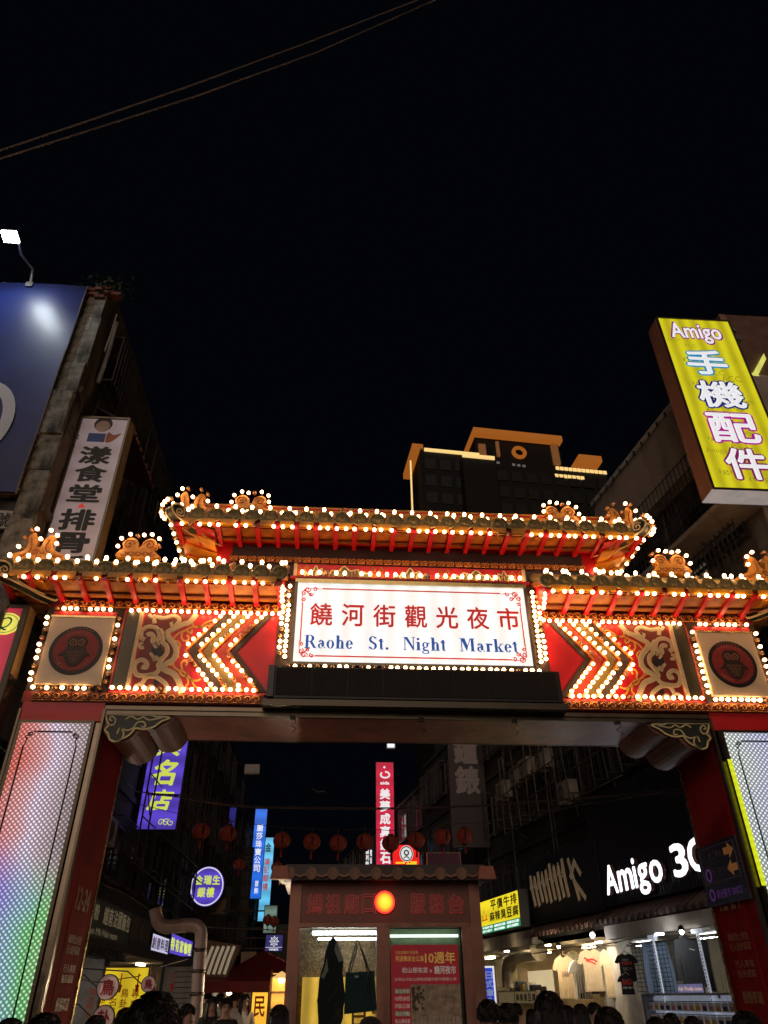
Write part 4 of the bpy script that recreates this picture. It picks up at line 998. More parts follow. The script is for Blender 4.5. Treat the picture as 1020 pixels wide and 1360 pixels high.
part('lamp_lens', M().hexa([(hd.x-.18, hd.y-.12, hd.z-.0), (hd.x+.14, hd.y-.12, hd.z-.0), (hd.x+.14, hd.y+.12, hd.z-.05), (hd.x-.18, hd.y+.12, hd.z-.05), (hd.x-.18, hd.y-.12, hd.z+.018), (hd.x+.14, hd.y-.12, hd.z+.018), (hd.x+.14, hd.y+.12, hd.z-.032), (hd.x-.18, hd.y+.12, hd.z-.032)]), glow('lamp_white', (.85, .95, 1), 190), al)
# house number plate
p = at(10, 690, -.12); F = Fr((p.x-.1, -.02, p.z), (1, 0, 0))
t, G2 = chanbox('house_number_plate', F, -.6, .16, -.2, .26, 0, .05, mat('plate_white', (.6, .58, .52), .5), black, 'small white plate with black characters fixed under the blue billboard', 'sign')
m = M(G2); text(m, '號', -.12, .12, -.14, .18, .004, .02); text(m, '26', -.45, -.16, -.12, .16, .004, .03); part('lettering', m, black, t)
# ---- diner blade sign
F = front(.45); a0, a1 = F.uv(84, 648)[0], F.uv(152, 648)[0]
a0, a1 = -6.98, -5.93; h1 = F.uv(140, 555)[1]; h0 = 7.7
dsn = thing('diner_sign', 'tall greyish pink vertical sign with bold black characters beside the old corner wall', 'sign', (-6.45, .6, h0))
part('cabinet', M(F).box(a0, a1, h0, h1, -.34, 0), mat('sign_side_tan', (.4, .3, .17), .45, var=.2, dirt=.3), dsn)
part('face', M(F).box(a0+.05, a1-.05, h0+.05, h1-.05, 0, .012), sign_mat('dusty_pink_face', (.42, .33, .36), .24, .5, False, .2, base=(.5, .42, .42)), dsn)
m = M(F); m.box(a0, a0+.045, h0, h1, 0, .04); m.box(a1-.045, a1, h0, h1, 0, .04); m.box(a0+.045, a1-.045, h1-.045, h1, 0, .04); part('rim', m, steel, dsn)
G2 = Fr(F.O+F.N*.014, F.U); m = M(G2)
ys = [(598, 633), (638, 670), (676, 706), (712, 744)]
Hc = lambda py: F.uv(120, py)[1]
for ch, (t_, b_) in zip('漾食堂', [(592, 617), (617, 641), (643, 668)]): text(m, ch, -6.78, -6.13, Hc(b_), Hc(t_)-.02, .004, .035)
for ch, (t_, b_) in zip('排骨', [(676, 706), (707, 736)]): text(m, ch, -6.8, -6.11, Hc(b_), Hc(t_)-.02, .004, .035)
text(m, '飯', -6.8, -6.11, Hc(764), Hc(738), .004, .035)
part('characters', m, black, dsn)
part('red_triangle', M(G2).prism([(-6.53, Hc(675)), (-6.37, Hc(675)), (-6.45, Hc(669))], 0, .006), sred, dsn)
# plain painted roundel in place of the cartoon figure
cz = Hc(571); m = M(G2); m.disc((-6.47, cz+.16), 0, .19, 0, .004, 20); part('roundel_dark', m, mat('roundel_black', (.03, .02, .02), .5), dsn)
part('roundel_light', M(G2).disc((-6.47, cz+.10), 0, .15, .004, .008, 20), mat('roundel_skin', (.55, .4, .35), .5), dsn)
part('roundel_blue', M(G2).box(-6.72, -6.36, cz-.33, cz-.1, 0, .005), mat('roundel_blue', (.05, .12, .4), .5), dsn)
part('roundel_orange', M(G2).prism(smooth_path([(-6.34, cz-.32), (-6.2, cz-.3), (-6.05, cz-.08), (-6.2, cz-.13), (-6.32, cz-.06)], 3, True), 0, .005), mat('roundel_orange', (.5, .16, .07), .5), dsn)
m = M(F); m.box(-7.30, -7.26, 7.7, h1, -.05, .0)
for k in range(9): m.box(-7.26, a0, 7.9+k*.52, 7.93+k*.52, -.04, -.01)
part('ladder_frame', m, mat('grille_steel'), dsn)
# ---- red sign at the far left with yellow roundel
F = front(-.05); xr = F.uv(40, 806)[0]; ht_ = F.uv(20, 804)[1]
rs = thing('red_shop_sign', 'red backlit sign with a yellow round Q badge at the left edge of the picture', 'sign', (xr-1, 0, 4.6))
part('face', M(F).box(xr-2.5, xr-.1, 4.75, ht_-.06, 0, .012), sign_mat('rose_red_face', (.62, .035, .075), .5, .5, True, .3, base=(.5, .04, .07)), rs)
m = M(F); m.box(xr-2.6, xr-.1, ht_-.06, ht_, -.02, .03); m.box(xr-.1, xr, 4.7, ht_, -.02, .03); part('rim', m, post, rs)
part('cabinet', M(F).box(xr-2.6, xr, 6.05, ht_, -.3, -.02), mat('cabinet_tan', (.5, .33, .16), .5, dirt=.3), rs)
b_ = F.uv(8, 829); G2 = Fr(F.O+F.N*.014, F.U)
part('roundel', M(G2).disc(b_, 0, .25, 0, .012, 28, .8), sign_mat('roundel_yellow', (.85, .8, .12), .8, 2, True, .1), rs)
part('roundel_line', M(G2).disc(b_, .2, .212, .012, .016, 28, .8), mat('olive_line', (.2, .25, .03), .5), rs)
m = M(G2); text(m, 'Q', b_[0]-.11, b_[0]+.1, b_[1]-.13, b_[1]+.12, .02, .0, shear=.3); part('letter', m, mat('teal_letter', (.0, .22, .17), .5), rs)
m = M(); m.box(-7.2, -7.05, -.1, .0, 0, 5.9); m.box(-6.75, -6.62, .1, .25, 0, 5.9); m.box(-9, -6.6, -.05, .05, 5.6, 5.75); m.box(-6.95, -6.85, -.15, -.05, 4, 5.9)
part('support_frame', m, rust, rs)

# ================================================================== far left houses
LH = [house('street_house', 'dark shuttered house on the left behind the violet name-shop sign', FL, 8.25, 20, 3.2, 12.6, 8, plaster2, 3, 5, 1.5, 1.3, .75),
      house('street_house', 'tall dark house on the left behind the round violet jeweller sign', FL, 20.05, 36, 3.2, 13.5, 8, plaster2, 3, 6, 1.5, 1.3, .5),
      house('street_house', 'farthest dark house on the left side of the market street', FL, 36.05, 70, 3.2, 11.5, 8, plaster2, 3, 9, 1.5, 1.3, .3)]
# ================================================================== right houses
def s_of(px, py): return FRT.uv(px, py)[0]
RH1 = house('corner_house', 'beige corner house with a deep parapet above the yellow blade sign on the right', FRT, -3.55, 2.4, 3.0, 12.35, 9, plaster, 3, 2, 1.8, 1.6, 1)
part('deep_parapet', M(FRT).box(-3.6, 2.45, 12.52, 14.45, -9, .3), beige, RH1)
part('parapet_cap', M(FRT).box(-3.65, 2.5, 14.45, 14.6, -9, .36), whitep, RH1)
part('parapet_lower_lip', M(FRT).box(-3.6, 2.45, 12.36, 12.52, -9, .45), beige, RH1)
m = M(FRT)
for k in range(14): m.box(-3.4+.42*k, -3.36+.42*k, 14.35, 14.5, .36, .40)
pieces('parapet_clip', m, dark, RH1)
# front face of the corner house, turned to the square
m = M(); p0 = FRT.pt(2.45, 0, 0); m.box(p0.x, p0.x+8, p0.y+.0, p0.y+.1, 0, 14.4); part('front_wall', m, beige, RH1)
for lv in (8.0, 10.4):
    m = M(FRT); m.box(-3.5, 2.4, lv, lv+.12, 0, .95); part('balcony_slab', m, beige, RH1)
    g = M(FRT)
    for k in range(36): g.box(-3.5+k*.166, -3.485+k*.166, lv+.12, lv+1.9, .9, .915)
    for j in range(5): g.box(-3.5, 2.4, lv+.3+j*.38, lv+.32+j*.38, .915, .93)
    part('balcony_grille', g, mat('grille_steel'), RH1)
g = M(FRT)
for k in range(7): g.box(-.6+k*.14, -.53+k*.14, 9.55, 10.2, .1, .12)
part('lit_louvre', g, mat('louvre_lit', (.4, .34, .25), .5, emit=(.6, .5, .32), es=.12), RH1)
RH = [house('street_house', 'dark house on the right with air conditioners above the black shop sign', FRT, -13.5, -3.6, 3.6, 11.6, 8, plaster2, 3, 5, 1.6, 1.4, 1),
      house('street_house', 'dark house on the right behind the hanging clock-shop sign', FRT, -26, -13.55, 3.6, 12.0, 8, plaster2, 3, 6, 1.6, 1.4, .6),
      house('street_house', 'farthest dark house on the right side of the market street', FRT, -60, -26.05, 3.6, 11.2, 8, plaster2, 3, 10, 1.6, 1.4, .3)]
m = M(); m.box(p0.x-1.6, p0.x+.6, 7.6, 9.5, 13.4, 14.3); part('roof_shed', m, concrete, RH[0])
end = thing('end_house', 'low dark house closing the far end of the market street', 'building', (-3, 92, 0))
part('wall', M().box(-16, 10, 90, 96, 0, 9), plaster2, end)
for i in range(6):
    for j in range(2):
        w_ = part('window', M(front(89.95)).box(-13+i*3.6, -11.6+i*3.6, 3.5+j*2.8, 5+j*2.8, 0, .06), mat('old_window_frame'), end); part('pane', M(front(89.95)).box(-12.9+i*3.6, -11.7+i*3.6, 3.6+j*2.8, 4.9+j*2.8, .06, .07), glassdark, w_)
# air conditioners
def ac_unit():
    t = thing('air_conditioner', 'x', 'air conditioner', (0, 0, 0), 'air conditioners on the right-hand house')
    F = Fr((0, 0, 0), (1, 0, 0)); acm = mat('ac_cream', (.42, .38, .32), .5, dirt=.6, dirtcol=(.12, .09, .06))
    part('case', M(F).box(-.42, .42, 0, .6, -.32, 0), acm, t)
    m = M(F); m.disc((-.1, .3), .2, .23, 0, .02, 20)
    for r_ in (.07, .13): m.disc((-.1, .3), r_, r_+.012, 0, .016, 16)
    for k in range(4): ribbon(m, [(-.1-.2*math.cos(k*PI/4), .3-.2*math.sin(k*PI/4)), (-.1+.2*math.cos(k*PI/4), .3+.2*math.sin(k*PI/4))], .01, 0, .014)
    part('fan_guard', m, mat('guard_grey', (.2, .19, .17), .5), t)
    part('fan_hole', M(F).disc((-.1, .3), 0, .2, .0, .004, 20), black, t)
    m = M(F); m.box(-.36, -.32, -.06, -.0, -.5, .04); m.box(.32, .36, -.06, 0, -.5, .04); m.tube([(.3, .1, -.1), (.5, .1, -.1), (.52, -.5, -.15)], .02, 5); part('bracket', m, rust, t)
    return t
ac0 = ac_unit()
acs = [(716, 1010, 'cream air conditioner highest in the row on the dark right house'), (694, 1020, 'second cream air conditioner in the sloping row on the right house'), (682, 1031, 'third air conditioner down the sloping row on the right house'),
       (747, 1052, 'lone air conditioner beside a pipe below the row on the right'), (664, 1050, 'smallest and farthest air conditioner at the foot of the row')]
for i, (px, py, lb) in enumerate(acs):
    o = ac0 if i == 0 else copy_tree(ac0); d = .7; s_, h_ = FRT.uv(px, py, d)
    o.location = FRT.pt(s_, h_-.3, d); o.rotation_euler.z = math.atan2(FRT.U.y, FRT.U.x)+R(0); o['label'] = lb
o = copy_tree(ac0); o.location = FL.pt(*FL.uv(149, 1104, .5), .5)-Vector((0, 0, .3)); o.rotation_euler.z = R(90); o['label'] = 'single boxy air conditioner on the left facade beside the gate column'; o['group'] = 'air conditioners on the left-hand house'

# ================================================================== distant hotel
ph = R(5.0); HO = Vector((15.9, 60, 0)); FH = Fr(HO, (math.cos(ph), math.sin(ph), 0)); FHs = Fr(HO, (-math.sin(ph)*-1, -math.cos(ph), 0))
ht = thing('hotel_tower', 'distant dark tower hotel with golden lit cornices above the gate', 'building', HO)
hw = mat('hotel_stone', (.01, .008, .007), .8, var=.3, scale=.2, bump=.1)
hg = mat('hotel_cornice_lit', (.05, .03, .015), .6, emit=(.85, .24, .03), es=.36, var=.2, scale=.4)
hy = glow('hotel_strip', (1, .68, .25), .9)
def U_(px, py, d=0): return FH.uv(px, py, d)
a0, z1 = U_(630, 580); a1, _ = U_(742, 590); 
part('upper_block', M(FH).box(a0, a1, 0, z1-.1, -5.5, 0), hw, ht)
c0, zt_ = U_(627, 575); c1, zt2 = U_(745, 588)
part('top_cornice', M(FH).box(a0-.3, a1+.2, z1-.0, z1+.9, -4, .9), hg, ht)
la, lz = U_(558, 602, .0); lb_, _ = U_(650, 610)
zl = U_(600, 606)[1]
part('left_wing', M(FH).box(la-.2, a0, 0, zl, -8, 1.0), hw, ht)
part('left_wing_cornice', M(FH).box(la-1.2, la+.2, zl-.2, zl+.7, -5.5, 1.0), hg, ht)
part('left_strip', M(FH).box(la+.3, a0, zl-.45, zl-.05, 1.0, 1.25), hy, ht)
m = M(FH); z2 = U_(600, 620)[1]; b0, b1 = U_(607, 620)[0], U_(648, 620)[0]
part('bay', M(FH).box(b0, b1, 0, z2, 1.0, 2.6), hw, ht); part('bay_strip', M(FH).box(b0, b1, z2-.4, z2+.05, 2.6, 2.85), hy, ht)
r0, r1 = U_(737, 630)[0], U_(806, 630)[0]; rz = U_(770, 622)[1]
part('right_wing', M(FH).box(a1-.5, r1, 0, rz-.3, -14, -.1), hw, ht)
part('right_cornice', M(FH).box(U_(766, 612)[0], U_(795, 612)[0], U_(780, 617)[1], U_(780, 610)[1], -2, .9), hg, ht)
for (zc, x0_, x1_) in ((624, 738, 805), (634, 737, 776)):
    zz_ = U_(760, zc)[1]; n = 12 if x1_ > 790 else 7; q0, q1 = U_(x0_, zc)[0], U_(x1_, zc)[0]
    for k in range(n): part('lit_terrace_panel', M(FH).box(q0+(q1-q0)*k/n+.05, q0+(q1-q0)*(k+1)/n-.08, zz_-.25, zz_+.25, .0, .12), hy, ht)
rc = U_(689, 602); m = M(FH); m.disc(rc, .55, 1.0, 0, .3, 28); part('round_window_ring', m, hg, ht)
part('round_pane', M(FH).disc(rc, 0, .55, .0, .1, 24), glassdark, ht)
for px in (640, 736):
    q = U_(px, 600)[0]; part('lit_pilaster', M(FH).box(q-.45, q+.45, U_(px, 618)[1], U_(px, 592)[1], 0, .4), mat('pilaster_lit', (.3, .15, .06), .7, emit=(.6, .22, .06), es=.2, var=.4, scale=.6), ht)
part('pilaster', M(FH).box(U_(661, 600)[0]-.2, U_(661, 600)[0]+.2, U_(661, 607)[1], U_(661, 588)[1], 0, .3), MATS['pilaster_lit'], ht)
m = M(FH); q = U_(680, 616)
[m.box(q[0]-2.8+.7*k, q[0]-2.4+.7*k, q[1]-.2-.03*k, q[1]+.15-.03*k, .0, .06) for k in (0, 1, 4, 5, 6)]; part('lit_slots', m, mat('hotel_letters', (.3, .3, .3), .5, emit=(.5, .5, .5), es=.15), ht)
# shared windows
wm, wc = mk_mesh('window', M(Fr((0, 0, 0), FH.U)).box(-.7, .7, -.8, .8, 0, .08), mat('hotel_window', (.008, .007, .007), .5))
for i in range(13):
    for j in range(8):
        x = la+1+i*(r1-la-2)/12; z_ = zl-2.4-j*2.6
        if z_ > 8: place('window', wm, FH.pt(x, z_, 1.0 if x < a0-.5 else .02)+wc, ht)
m = M(FH)
for k in range(5): m.tube([(la-1.2, zl-1-2.1*k, -.5), (la-1.2, zl-3.0-2.1*k, -.5)], .12, 5)
part('corner_light_strip', m, hy, ht)

# ================================================================== overhead wires
for i, (pts, lb) in enumerate(((((0, 200), (110, 163), (250, 115), (400, 60), (555, 0)), 'upper of the two power cables crossing the night sky'), (((0, 211), (110, 176), (260, 128), (420, 70), (578, 0)), 'lower of the two power cables crossing the night sky'))):
    P = [at(x, y, -6+i*.12) for x, y in pts]; a = P[0]+(P[0]-P[1])*1.5; b = P[-1]+(P[-1]-P[-2])*2.2
    m = M(); m.tube([tuple(q) for q in [a]+P+[b]], .0125, 6)
    solo('power_cable', m, mat('power_cable_brown', (.22, .17, .14), .6), lb, 'cable', 'power cables across the sky')

# ================================================================== yellow blade sign on the right
F = front(0.0); a0 = 6.43; a1 = 8.33; h0 = 10.36; h1 = 15.72
ys_ = thing('phone_shop_sign', 'tall yellow backlit blade sign with white outlined characters high on the right', 'sign', (7.4, .25, h0))
brn = mat('sign_side_brown', (.6, .28, .18), .4, var=.12, scale=1.5, dirt=.3)
part('cabinet', M(F).box(a0, a1, h0+.02, h1, -.5, -.0), brn, ys_)
part('bottom_panel', M(F).box(a0, a1, h0, h0+.02, -.5, .0), mat('bottom_white', (.75, .73, .7), .4, emit=(.7, .66, .66), es=.3), ys_)
yf = sign_mat('lemon_face', (.72, .66, .015), .62, .9, True, .3, base=(.6, .56, .02))
part('face', M(F).box(a0+.04, a1-.04, h0+.04, h1-.04, .0, .01), yf, ys_)
m = M(F); m.box(a0, a0+.04, h0, h1, .0, .03); m.box(a1-.04, a1, h0, h1, 0, .03); m.box(a0+.04, a1-.04, h1-.04, h1, 0, .03); m.box(a0+.04, a1-.04, h0, h0+.04, 0, .03); part('rim', m, steel, ys_)
G2 = Fr(F.O+F.N*.012, F.U)
wt = mat('letter_white_lit', (.8, .8, .82), .4, var=.02, bump=0, emit=(.95, .97, 1), es=.72)
def uvb(zx0, zy0, zx1, zy1):
    a = F.uv(780+zx0/3.58, 400+(zy0+zy1)/2/3.58)[0]; b = F.uv(780+zx1/3.58, 400+(zy0+zy1)/2/3.58)[0]
    mid = 780+(zx0+zx1)/2/3.58
    return a, b, F.uv(mid, 400+zy1/3.58)[1], F.uv(mid, 400+zy0/3.58)[1]
ghost = mat('ghost_print', (.4, .37, .03), .4, var=.05, bump=0, emit=(.42, .38, .02), es=.5)
m = M(G2)
for k in range(26):
    s_ = random.choice(['Amigo', 'igo', 'mig', 'ACC', 'Amigo']); w = random.uniform(.25, .6); x = random.uniform(a0+.1, a1-.1-w); y = h0+.2+(h1-h0-.5)*k/26
    text(m, s_, x, x+w, y, y+w*.38, .001+.00005*k)
part('ghost_lettering', m, ghost, ys_, kind='stuff')
for ch, q, col, nm in (('Amigo', (390, 105, 640, 208), (.3, .01, .25), 'purple'), ('手', (465, 232, 668, 357), (.03, .3, .55), 'cyan'), ('機', (518, 378, 748, 515), (.01, .02, .2), 'navy'), ('配', (572, 530, 815, 682), (.45, .01, .3), 'magenta'), ('件', (650, 697, 868, 858), (.25, .01, .12), 'wine')):
    x0, x1, y0, y1 = uvb(*q); bo = .075 if len(ch) == 1 else .06; bi = .024 if len(ch) == 1 else .018
    o_ = .042
    m = M(G2); text(m, ch, x0, x1, y0, y1, .004, bo); part('character_outline', m, mat('outline_'+nm, col, .4, var=.05, bump=0, emit=col, es=.6), ys_)
    m = M(G2); text(m, ch, x0+o_, x1-o_, y0+o_, y1-o_, .010, bi); part('character', m, wt, ys_)
m = M(front(0)); m.box(a1, a1+.12, h0+.3, 15.9, -.3, -.1); m.box(a1-.0, a1+.35, 15.3, 15.45, -.35, -.2); m.box(a1, a1+.35, 11.2, 11.35, -.35, -.2)
m.fr = XYZ; m.tube([(a1-.3, .3, 15.75), (a1+.1, .3, 16.0), (a1+.35, .3, 15.7)], .05, 6); part('bracket', m, mat('bracket_grey', (.22, .2, .19), .5, metal=.3), ys_)
# brown cabinet and its second sign behind, at the right edge
t2 = thing('brown_wall_cabinet', 'brown boxed wall panel with a lit yellow frame at the right edge', 'sign', (9.2, .9, 10))
part('panel', M().box(8.9, 12, .75, 1.4, 8, 16.9), mat('panel_brown', (.22, .12, .08), .5, var=.2), t2)
part('corner_post', M().box(8.72, 8.9, .7, 1.4, 8, 16.85), mat('post_brown', (.4, .24, .16), .45), t2)
part('yellow_edge', M(front(.72)).prism([(8.93, 14.6), (8.99, 14.62), (9.5, 15.35), (9.5, 15.15), (9.1, 14.55), (9.5, 13.4), (9.5, 13.1), (9.42, 13.1)], 0, .05), sign_mat('yellow_edge_face', (.75, .75, .15), .75, 1, True, .1), t2)
# rod brace
m = M(); pa, pb = FRT.pt(*FRT.uv(931, 721, .6), .6), FRT.pt(*FRT.uv(990, 752, .2), .2); m.tube([tuple(pa), tuple(pb)], .035, 6); part('brace_rod', m, steel, RH1)

# ================================================================== blade signs up the street
sb = mat('sign_cabinet_black', (.03, .028, .03), .5)
pt_, P2, a0, a1, h0, h1 = shopside('L', 190, 243, 978, 1103, 'jeweller_blade_sign', 'violet backlit blade sign with lime brush characters just past the left haunch', 'sign', sign_mat('violet_face', (.10, .055, .55), .8, .5, False, .35), sb)
m = M(P2); H = h1-h0; W_ = a1-a0
lime = mat('lime_letter', (.75, .85, .1), .4, var=.03, bump=0, emit=(.8, .9, .12), es=.7)
for ch, (u, v) in zip('具名店', ((.78, 1.02), (.46, .74), (.2, .42))): text(m, ch, a0+W_*.18, a0+W_*.82, h0+H*u, h0+H*v, .006, .03, shear=.15)
for k in range(3): ribbon(m, spiral(a0+W_*(.6+.12*k), h0+H*.08, W_*.09, 1.2, k, 1, 10), .02, .006, .01)
part('characters', m, lime, pt_)
t, P2, a0, a1, h0, h1 = shopside('L', 334, 351, 1074, 1194, 'blue_blade_sign', 'tall narrow blue blade sign with small white characters left of the cyan one', 'sign', sign_mat('blue_face', (.02, .16, .8), .75, .3, False, .25), sb)
m = M(P2); vtext(m, '麗莎珠寶公司', a0+(a1-a0)*.25, a0+(a1-a0)*.75, h0+(h1-h0)*.28, h0+(h1-h0)*.82, .006, .02); part('characters', m, wt, t)
m = M(P2); vtext(m, '首飾', a0+(a1-a0)*.45, a0+(a1-a0)*.75, h0+(h1-h0)*.05, h0+(h1-h0)*.2, .006, .02); part('small_characters', m, wt, t)
t, P2, a0, a1, h0, h1 = shopside('L', 346, 361, 1112, 1224, 'cyan_blade_sign', 'tall narrow cyan blade sign with pink and green characters beside the blue one', 'sign', sign_mat('cyan_face', (.12, .5, .8), .9, .3, False, .25), sb)
m = M(P2); vtext(m, '鴻記銀樓', a0+(a1-a0)*.2, a0+(a1-a0)*.7, h0+(h1-h0)*.35, h0+(h1-h0)*.75, .006, .03); part('pink_characters', m, mat('pink_letter', (.7, .2, .25), .4, emit=(.8, .2, .3), es=.4), t)
m = M(P2); text(m, '金', a0+(a1-a0)*.2, a0+(a1-a0)*.75, h0+(h1-h0)*.82, h0+(h1-h0)*.93, .006, .03); part('green_character', m, mat('green_letter', (.02, .2, .08), .4), t)
t, P2, a0, a1, h0, h1 = shopside('L', 303, 313, 1072, 1110, 'small_blue_blade_sign', 'small dull blue blade sign in front of the dark left houses', 'sign', sign_mat('dull_blue_face', (.03, .03, .3), .4, .3, False, .25), sb)
t, P2, a0, a1, h0, h1 = shopside('L', 316, 332, 1125, 1255, 'unlit_blade_sign', 'unlit black blade sign with faint grey characters between the round and the blue sign', 'sign', dark, sb)
m = M(P2); m.disc(((a0+a1)/2, h1-.25), .12, .16, .006, .01, 16); vtext(m, '天祥銀樓金飾', a0+.1, a1-.1, h0+.1, h1-.5, .006, .02); part('characters', m, mat('faint_grey', (.12, .11, .1), .6), t)
t, P2, a0, a1, h0, h1 = shopside('L', 352, 376, 1241, 1264, 'crest_sign', 'small square violet sign with a pale crest over the red awning', 'sign', sign_mat('ink_violet', (.05, .045, .22), .55, .3, False, .2), sb, Y=24)
m = M(P2); cx, cz = (a0+a1)/2, (h0+h1)/2+.06; m.disc((cx, cz), .13, .15, .006, .01, 20); m.disc((cx, cz), .08, .1, .006, .01, 16); m.disc((cx, cz), 0, .04, .006, .01, 10)
for k in range(8): ribbon(m, [(cx+.15*math.cos(k*PI/4), cz+.15*math.sin(k*PI/4)), (cx+.2*math.cos(k*PI/4), cz+.2*math.sin(k*PI/4))], .03, .006, .01)
text(m, 'VINEX', cx-.2, cx+.2, h0+.04, h0+.12, .006, .02); m.box(a0+.03, a1-.03, h0+.15, h0+.165, .006, .01); part('crest', m, wt, t)
t, P2, a0, a1, h0, h1 = shopside('L', 350, 368, 1202, 1240, 'pale_street_sign', 'pale green dimly lit panel below the cyan blade sign', 'sign', sign_mat('pale_green_face', (.25, .4, .33), .35, .6, False, .5), sb, Y=26)
# round violet sign
Yr = FL.pt(*FL.uv(252, 1177, .15)).y; F = front(Yr); c = F.uv(275, 1177); rr_ = (F.uv(298, 1177)[0]-F.uv(252, 1177)[0])/2
t = thing('round_jeweller_sign', 'round violet backlit sign with a white rim and lime characters', 'sign', (c[0], Yr, c[1]-rr_))
part('cabinet', M(F).disc(c, 0, rr_, -.25, 0, 36, 1.08), sb, t); part('face', M(F).disc(c, 0, rr_*.97, 0, .01, 36, 1.08), MATS['violet_face'], t)
part('white_ring', M(F).disc(c, rr_*.88, rr_*.94, .01, .016, 36, 1.08), wt, t)
m = M(F); 
for i, ch in enumerate('金瑞生'): text(m, ch, c[0]-rr_*.72+i*rr_*.5, c[0]-rr_*.72+i*rr_*.5+rr_*.44, c[1]+rr_*.08, c[1]+rr_*.58, .014, .03)
for i, ch in enumerate('銀樓'): text(m, ch, c[0]-rr_*.52+i*rr_*.52, c[0]-rr_*.52+i*rr_*.52+rr_*.46, c[1]-rr_*.58, c[1]-rr_*.06, .014, .03)
part('characters', m, lime, t)
m = M(); m.box(-7, c[0]-rr_*.9, Yr+.08, Yr+.14, c[1]-.03, c[1]+.03); part('bracket', m, rust, t)
# unlit board 銀樓 below it on a blade
F = front(Yr+.6); a0, b0 = F.uv(246, 1216); a1, b1 = F.uv(308, 1178)
t, P2 = chanbox('unlit_jeweller_board', F, a0, a1, b0, b1, -.2, 0, dark, sb, 'unlit dark board with raised metal characters right behind the round sign', 'sign')
m = M(P2)
for i, ch in enumerate('銀樓'): text(m, ch, a0+(a1-a0)*(.05+.47*i), a0+(a1-a0)*(.45+.47*i), b0+.04, b0+(b1-b0)*.62, .01, .03)
part('characters', m, mat('dull_bronze', (.2, .13, .07), .4, metal=.5), t)
# flush signs on the left facade
def flush(F, q, d, dep, name, label, face, side=sb, cat='sign'):
    """sign lying along a facade; q = l, r, then heights read at the left edge (top, bottom)"""
    l, r, t_, b_ = q; s0, h1 = F.uv(l, t_, d); s1 = F.uv(r, (t_+b_)/2, d)[0]; h0 = F.uv(l, b_, d)[1]
    rt, P = chanbox(name, F, s0, s1, h0, h1, d-dep, d, face, side, label, cat); return rt, P, s0, s1, h0, h1
slate = mat('slate_sign', (.09, .095, .09), .5, var=.2)
t, P2, a0, a1, h0, h1 = flush(FL, (118, 176, 1187, 1245), .5, .3, 'noodle_shop_sign', 'long slate grey shop board with dull gold characters by the left column', slate)
m = M(P2); w = a1-a0; H = h1-h0
dg = mat('dull_gold_letter', (.4, .32, .2), .5, emit=(.2, .16, .1), es=.35)  # board is unlit; its letters are given a faint glow
for i, ch in enumerate('河粉'): text(m, ch, a0+w*(.04+.11*i), a0+w*(.13+.11*i), h0+H*.45, h0+H*.85, .01, .02)
for i, ch in enumerate('越南法國麵包'): text(m, ch, a0+w*(.34+.105*i), a0+w*(.43+.105*i), h0+H*.4, h0+H*.88, .01, .02)
part('characters', m, dg, t); m = M(P2); text(m, 'Pho Mi Hai nam', a0+w*.06, a0+w*.7, h0+H*.1, h0+H*.28, .01, .01); part('latin_lettering', m, dg, t)
t, P2, a0, a1, h0, h1 = flush(FL, (174, 201, 1212, 1254), .45, .25, 'bird_emblem_board', 'small brown board with a bronze V emblem next to the slate noodle board', mat('board_brown', (.1, .07, .05), .5))
m = M(P2); cx, cz = (a0+a1)/2, (h0+h1)/2; 
for k in (-1, 1): ribbon(m, [(cx, cz-.22), (cx+k*.12, cz), (cx+k*.22, cz+.25)], .07, .006, .02); ribbon(m, [(cx+k*.02, cz-.05), (cx+k*.12, cz+.2)], .05, .006, .02)
part('emblem', m, mat('bronze', (.3, .2, .1), .35, metal=.8), t)
t, P2, a0, a1, h0, h1 = flush(FL, (203, 225, 1238, 1264), .5, .25, 'white_price_sign', 'small white lit sign with violet and red scribble beside the violet character sign', sign_mat('pale_lilac_face', (.6, .58, .8), .8, .6, False, .2))
m = M(P2); 
for i, ch in enumerate('創意料理'): text(m, ch, a0+.1+i*(a1-a0-.2)/4, a0+.1+(i+.85)*(a1-a0-.2)/4, h0+.08, h1-.08, .006, .02)
part('characters', m, mat('plum_letter', (.3, .05, .2), .5), t)
t, P2, a0, a1, h0, h1 = flush(FL, (228, 256, 1238, 1268), .55, .25, 'violet_food_sign', 'small violet lit sign with lime characters above the grey shutter', MATS['violet_face'])
m = M(P2)
for i, ch in enumerate('特有家咖哩'): text(m, ch, a0+.1+i*(a1-a0-.2)/5, a0+.1+(i+.8)*(a1-a0-.2)/5, h0+.12, h1-.12, .006, .03)
part('characters', m, lime, t)
t, P2, a0, a1, h0, h1 = flush(FL, (112, 168, 1250, 1268), .42, .3, 'steel_letter_fascia', 'shiny metal fascia with raised steel letters under the slate noodle board', mat('fascia_steel', (.45, .4, .35), .3, metal=.9, scale=6))
m = M(P2); text(m, 'MYOUNGDONG', a0+.2, a1-.3, h0+.03, h1-.03, .01, .03, ext=.01); part('steel_letters', m, steel, t)
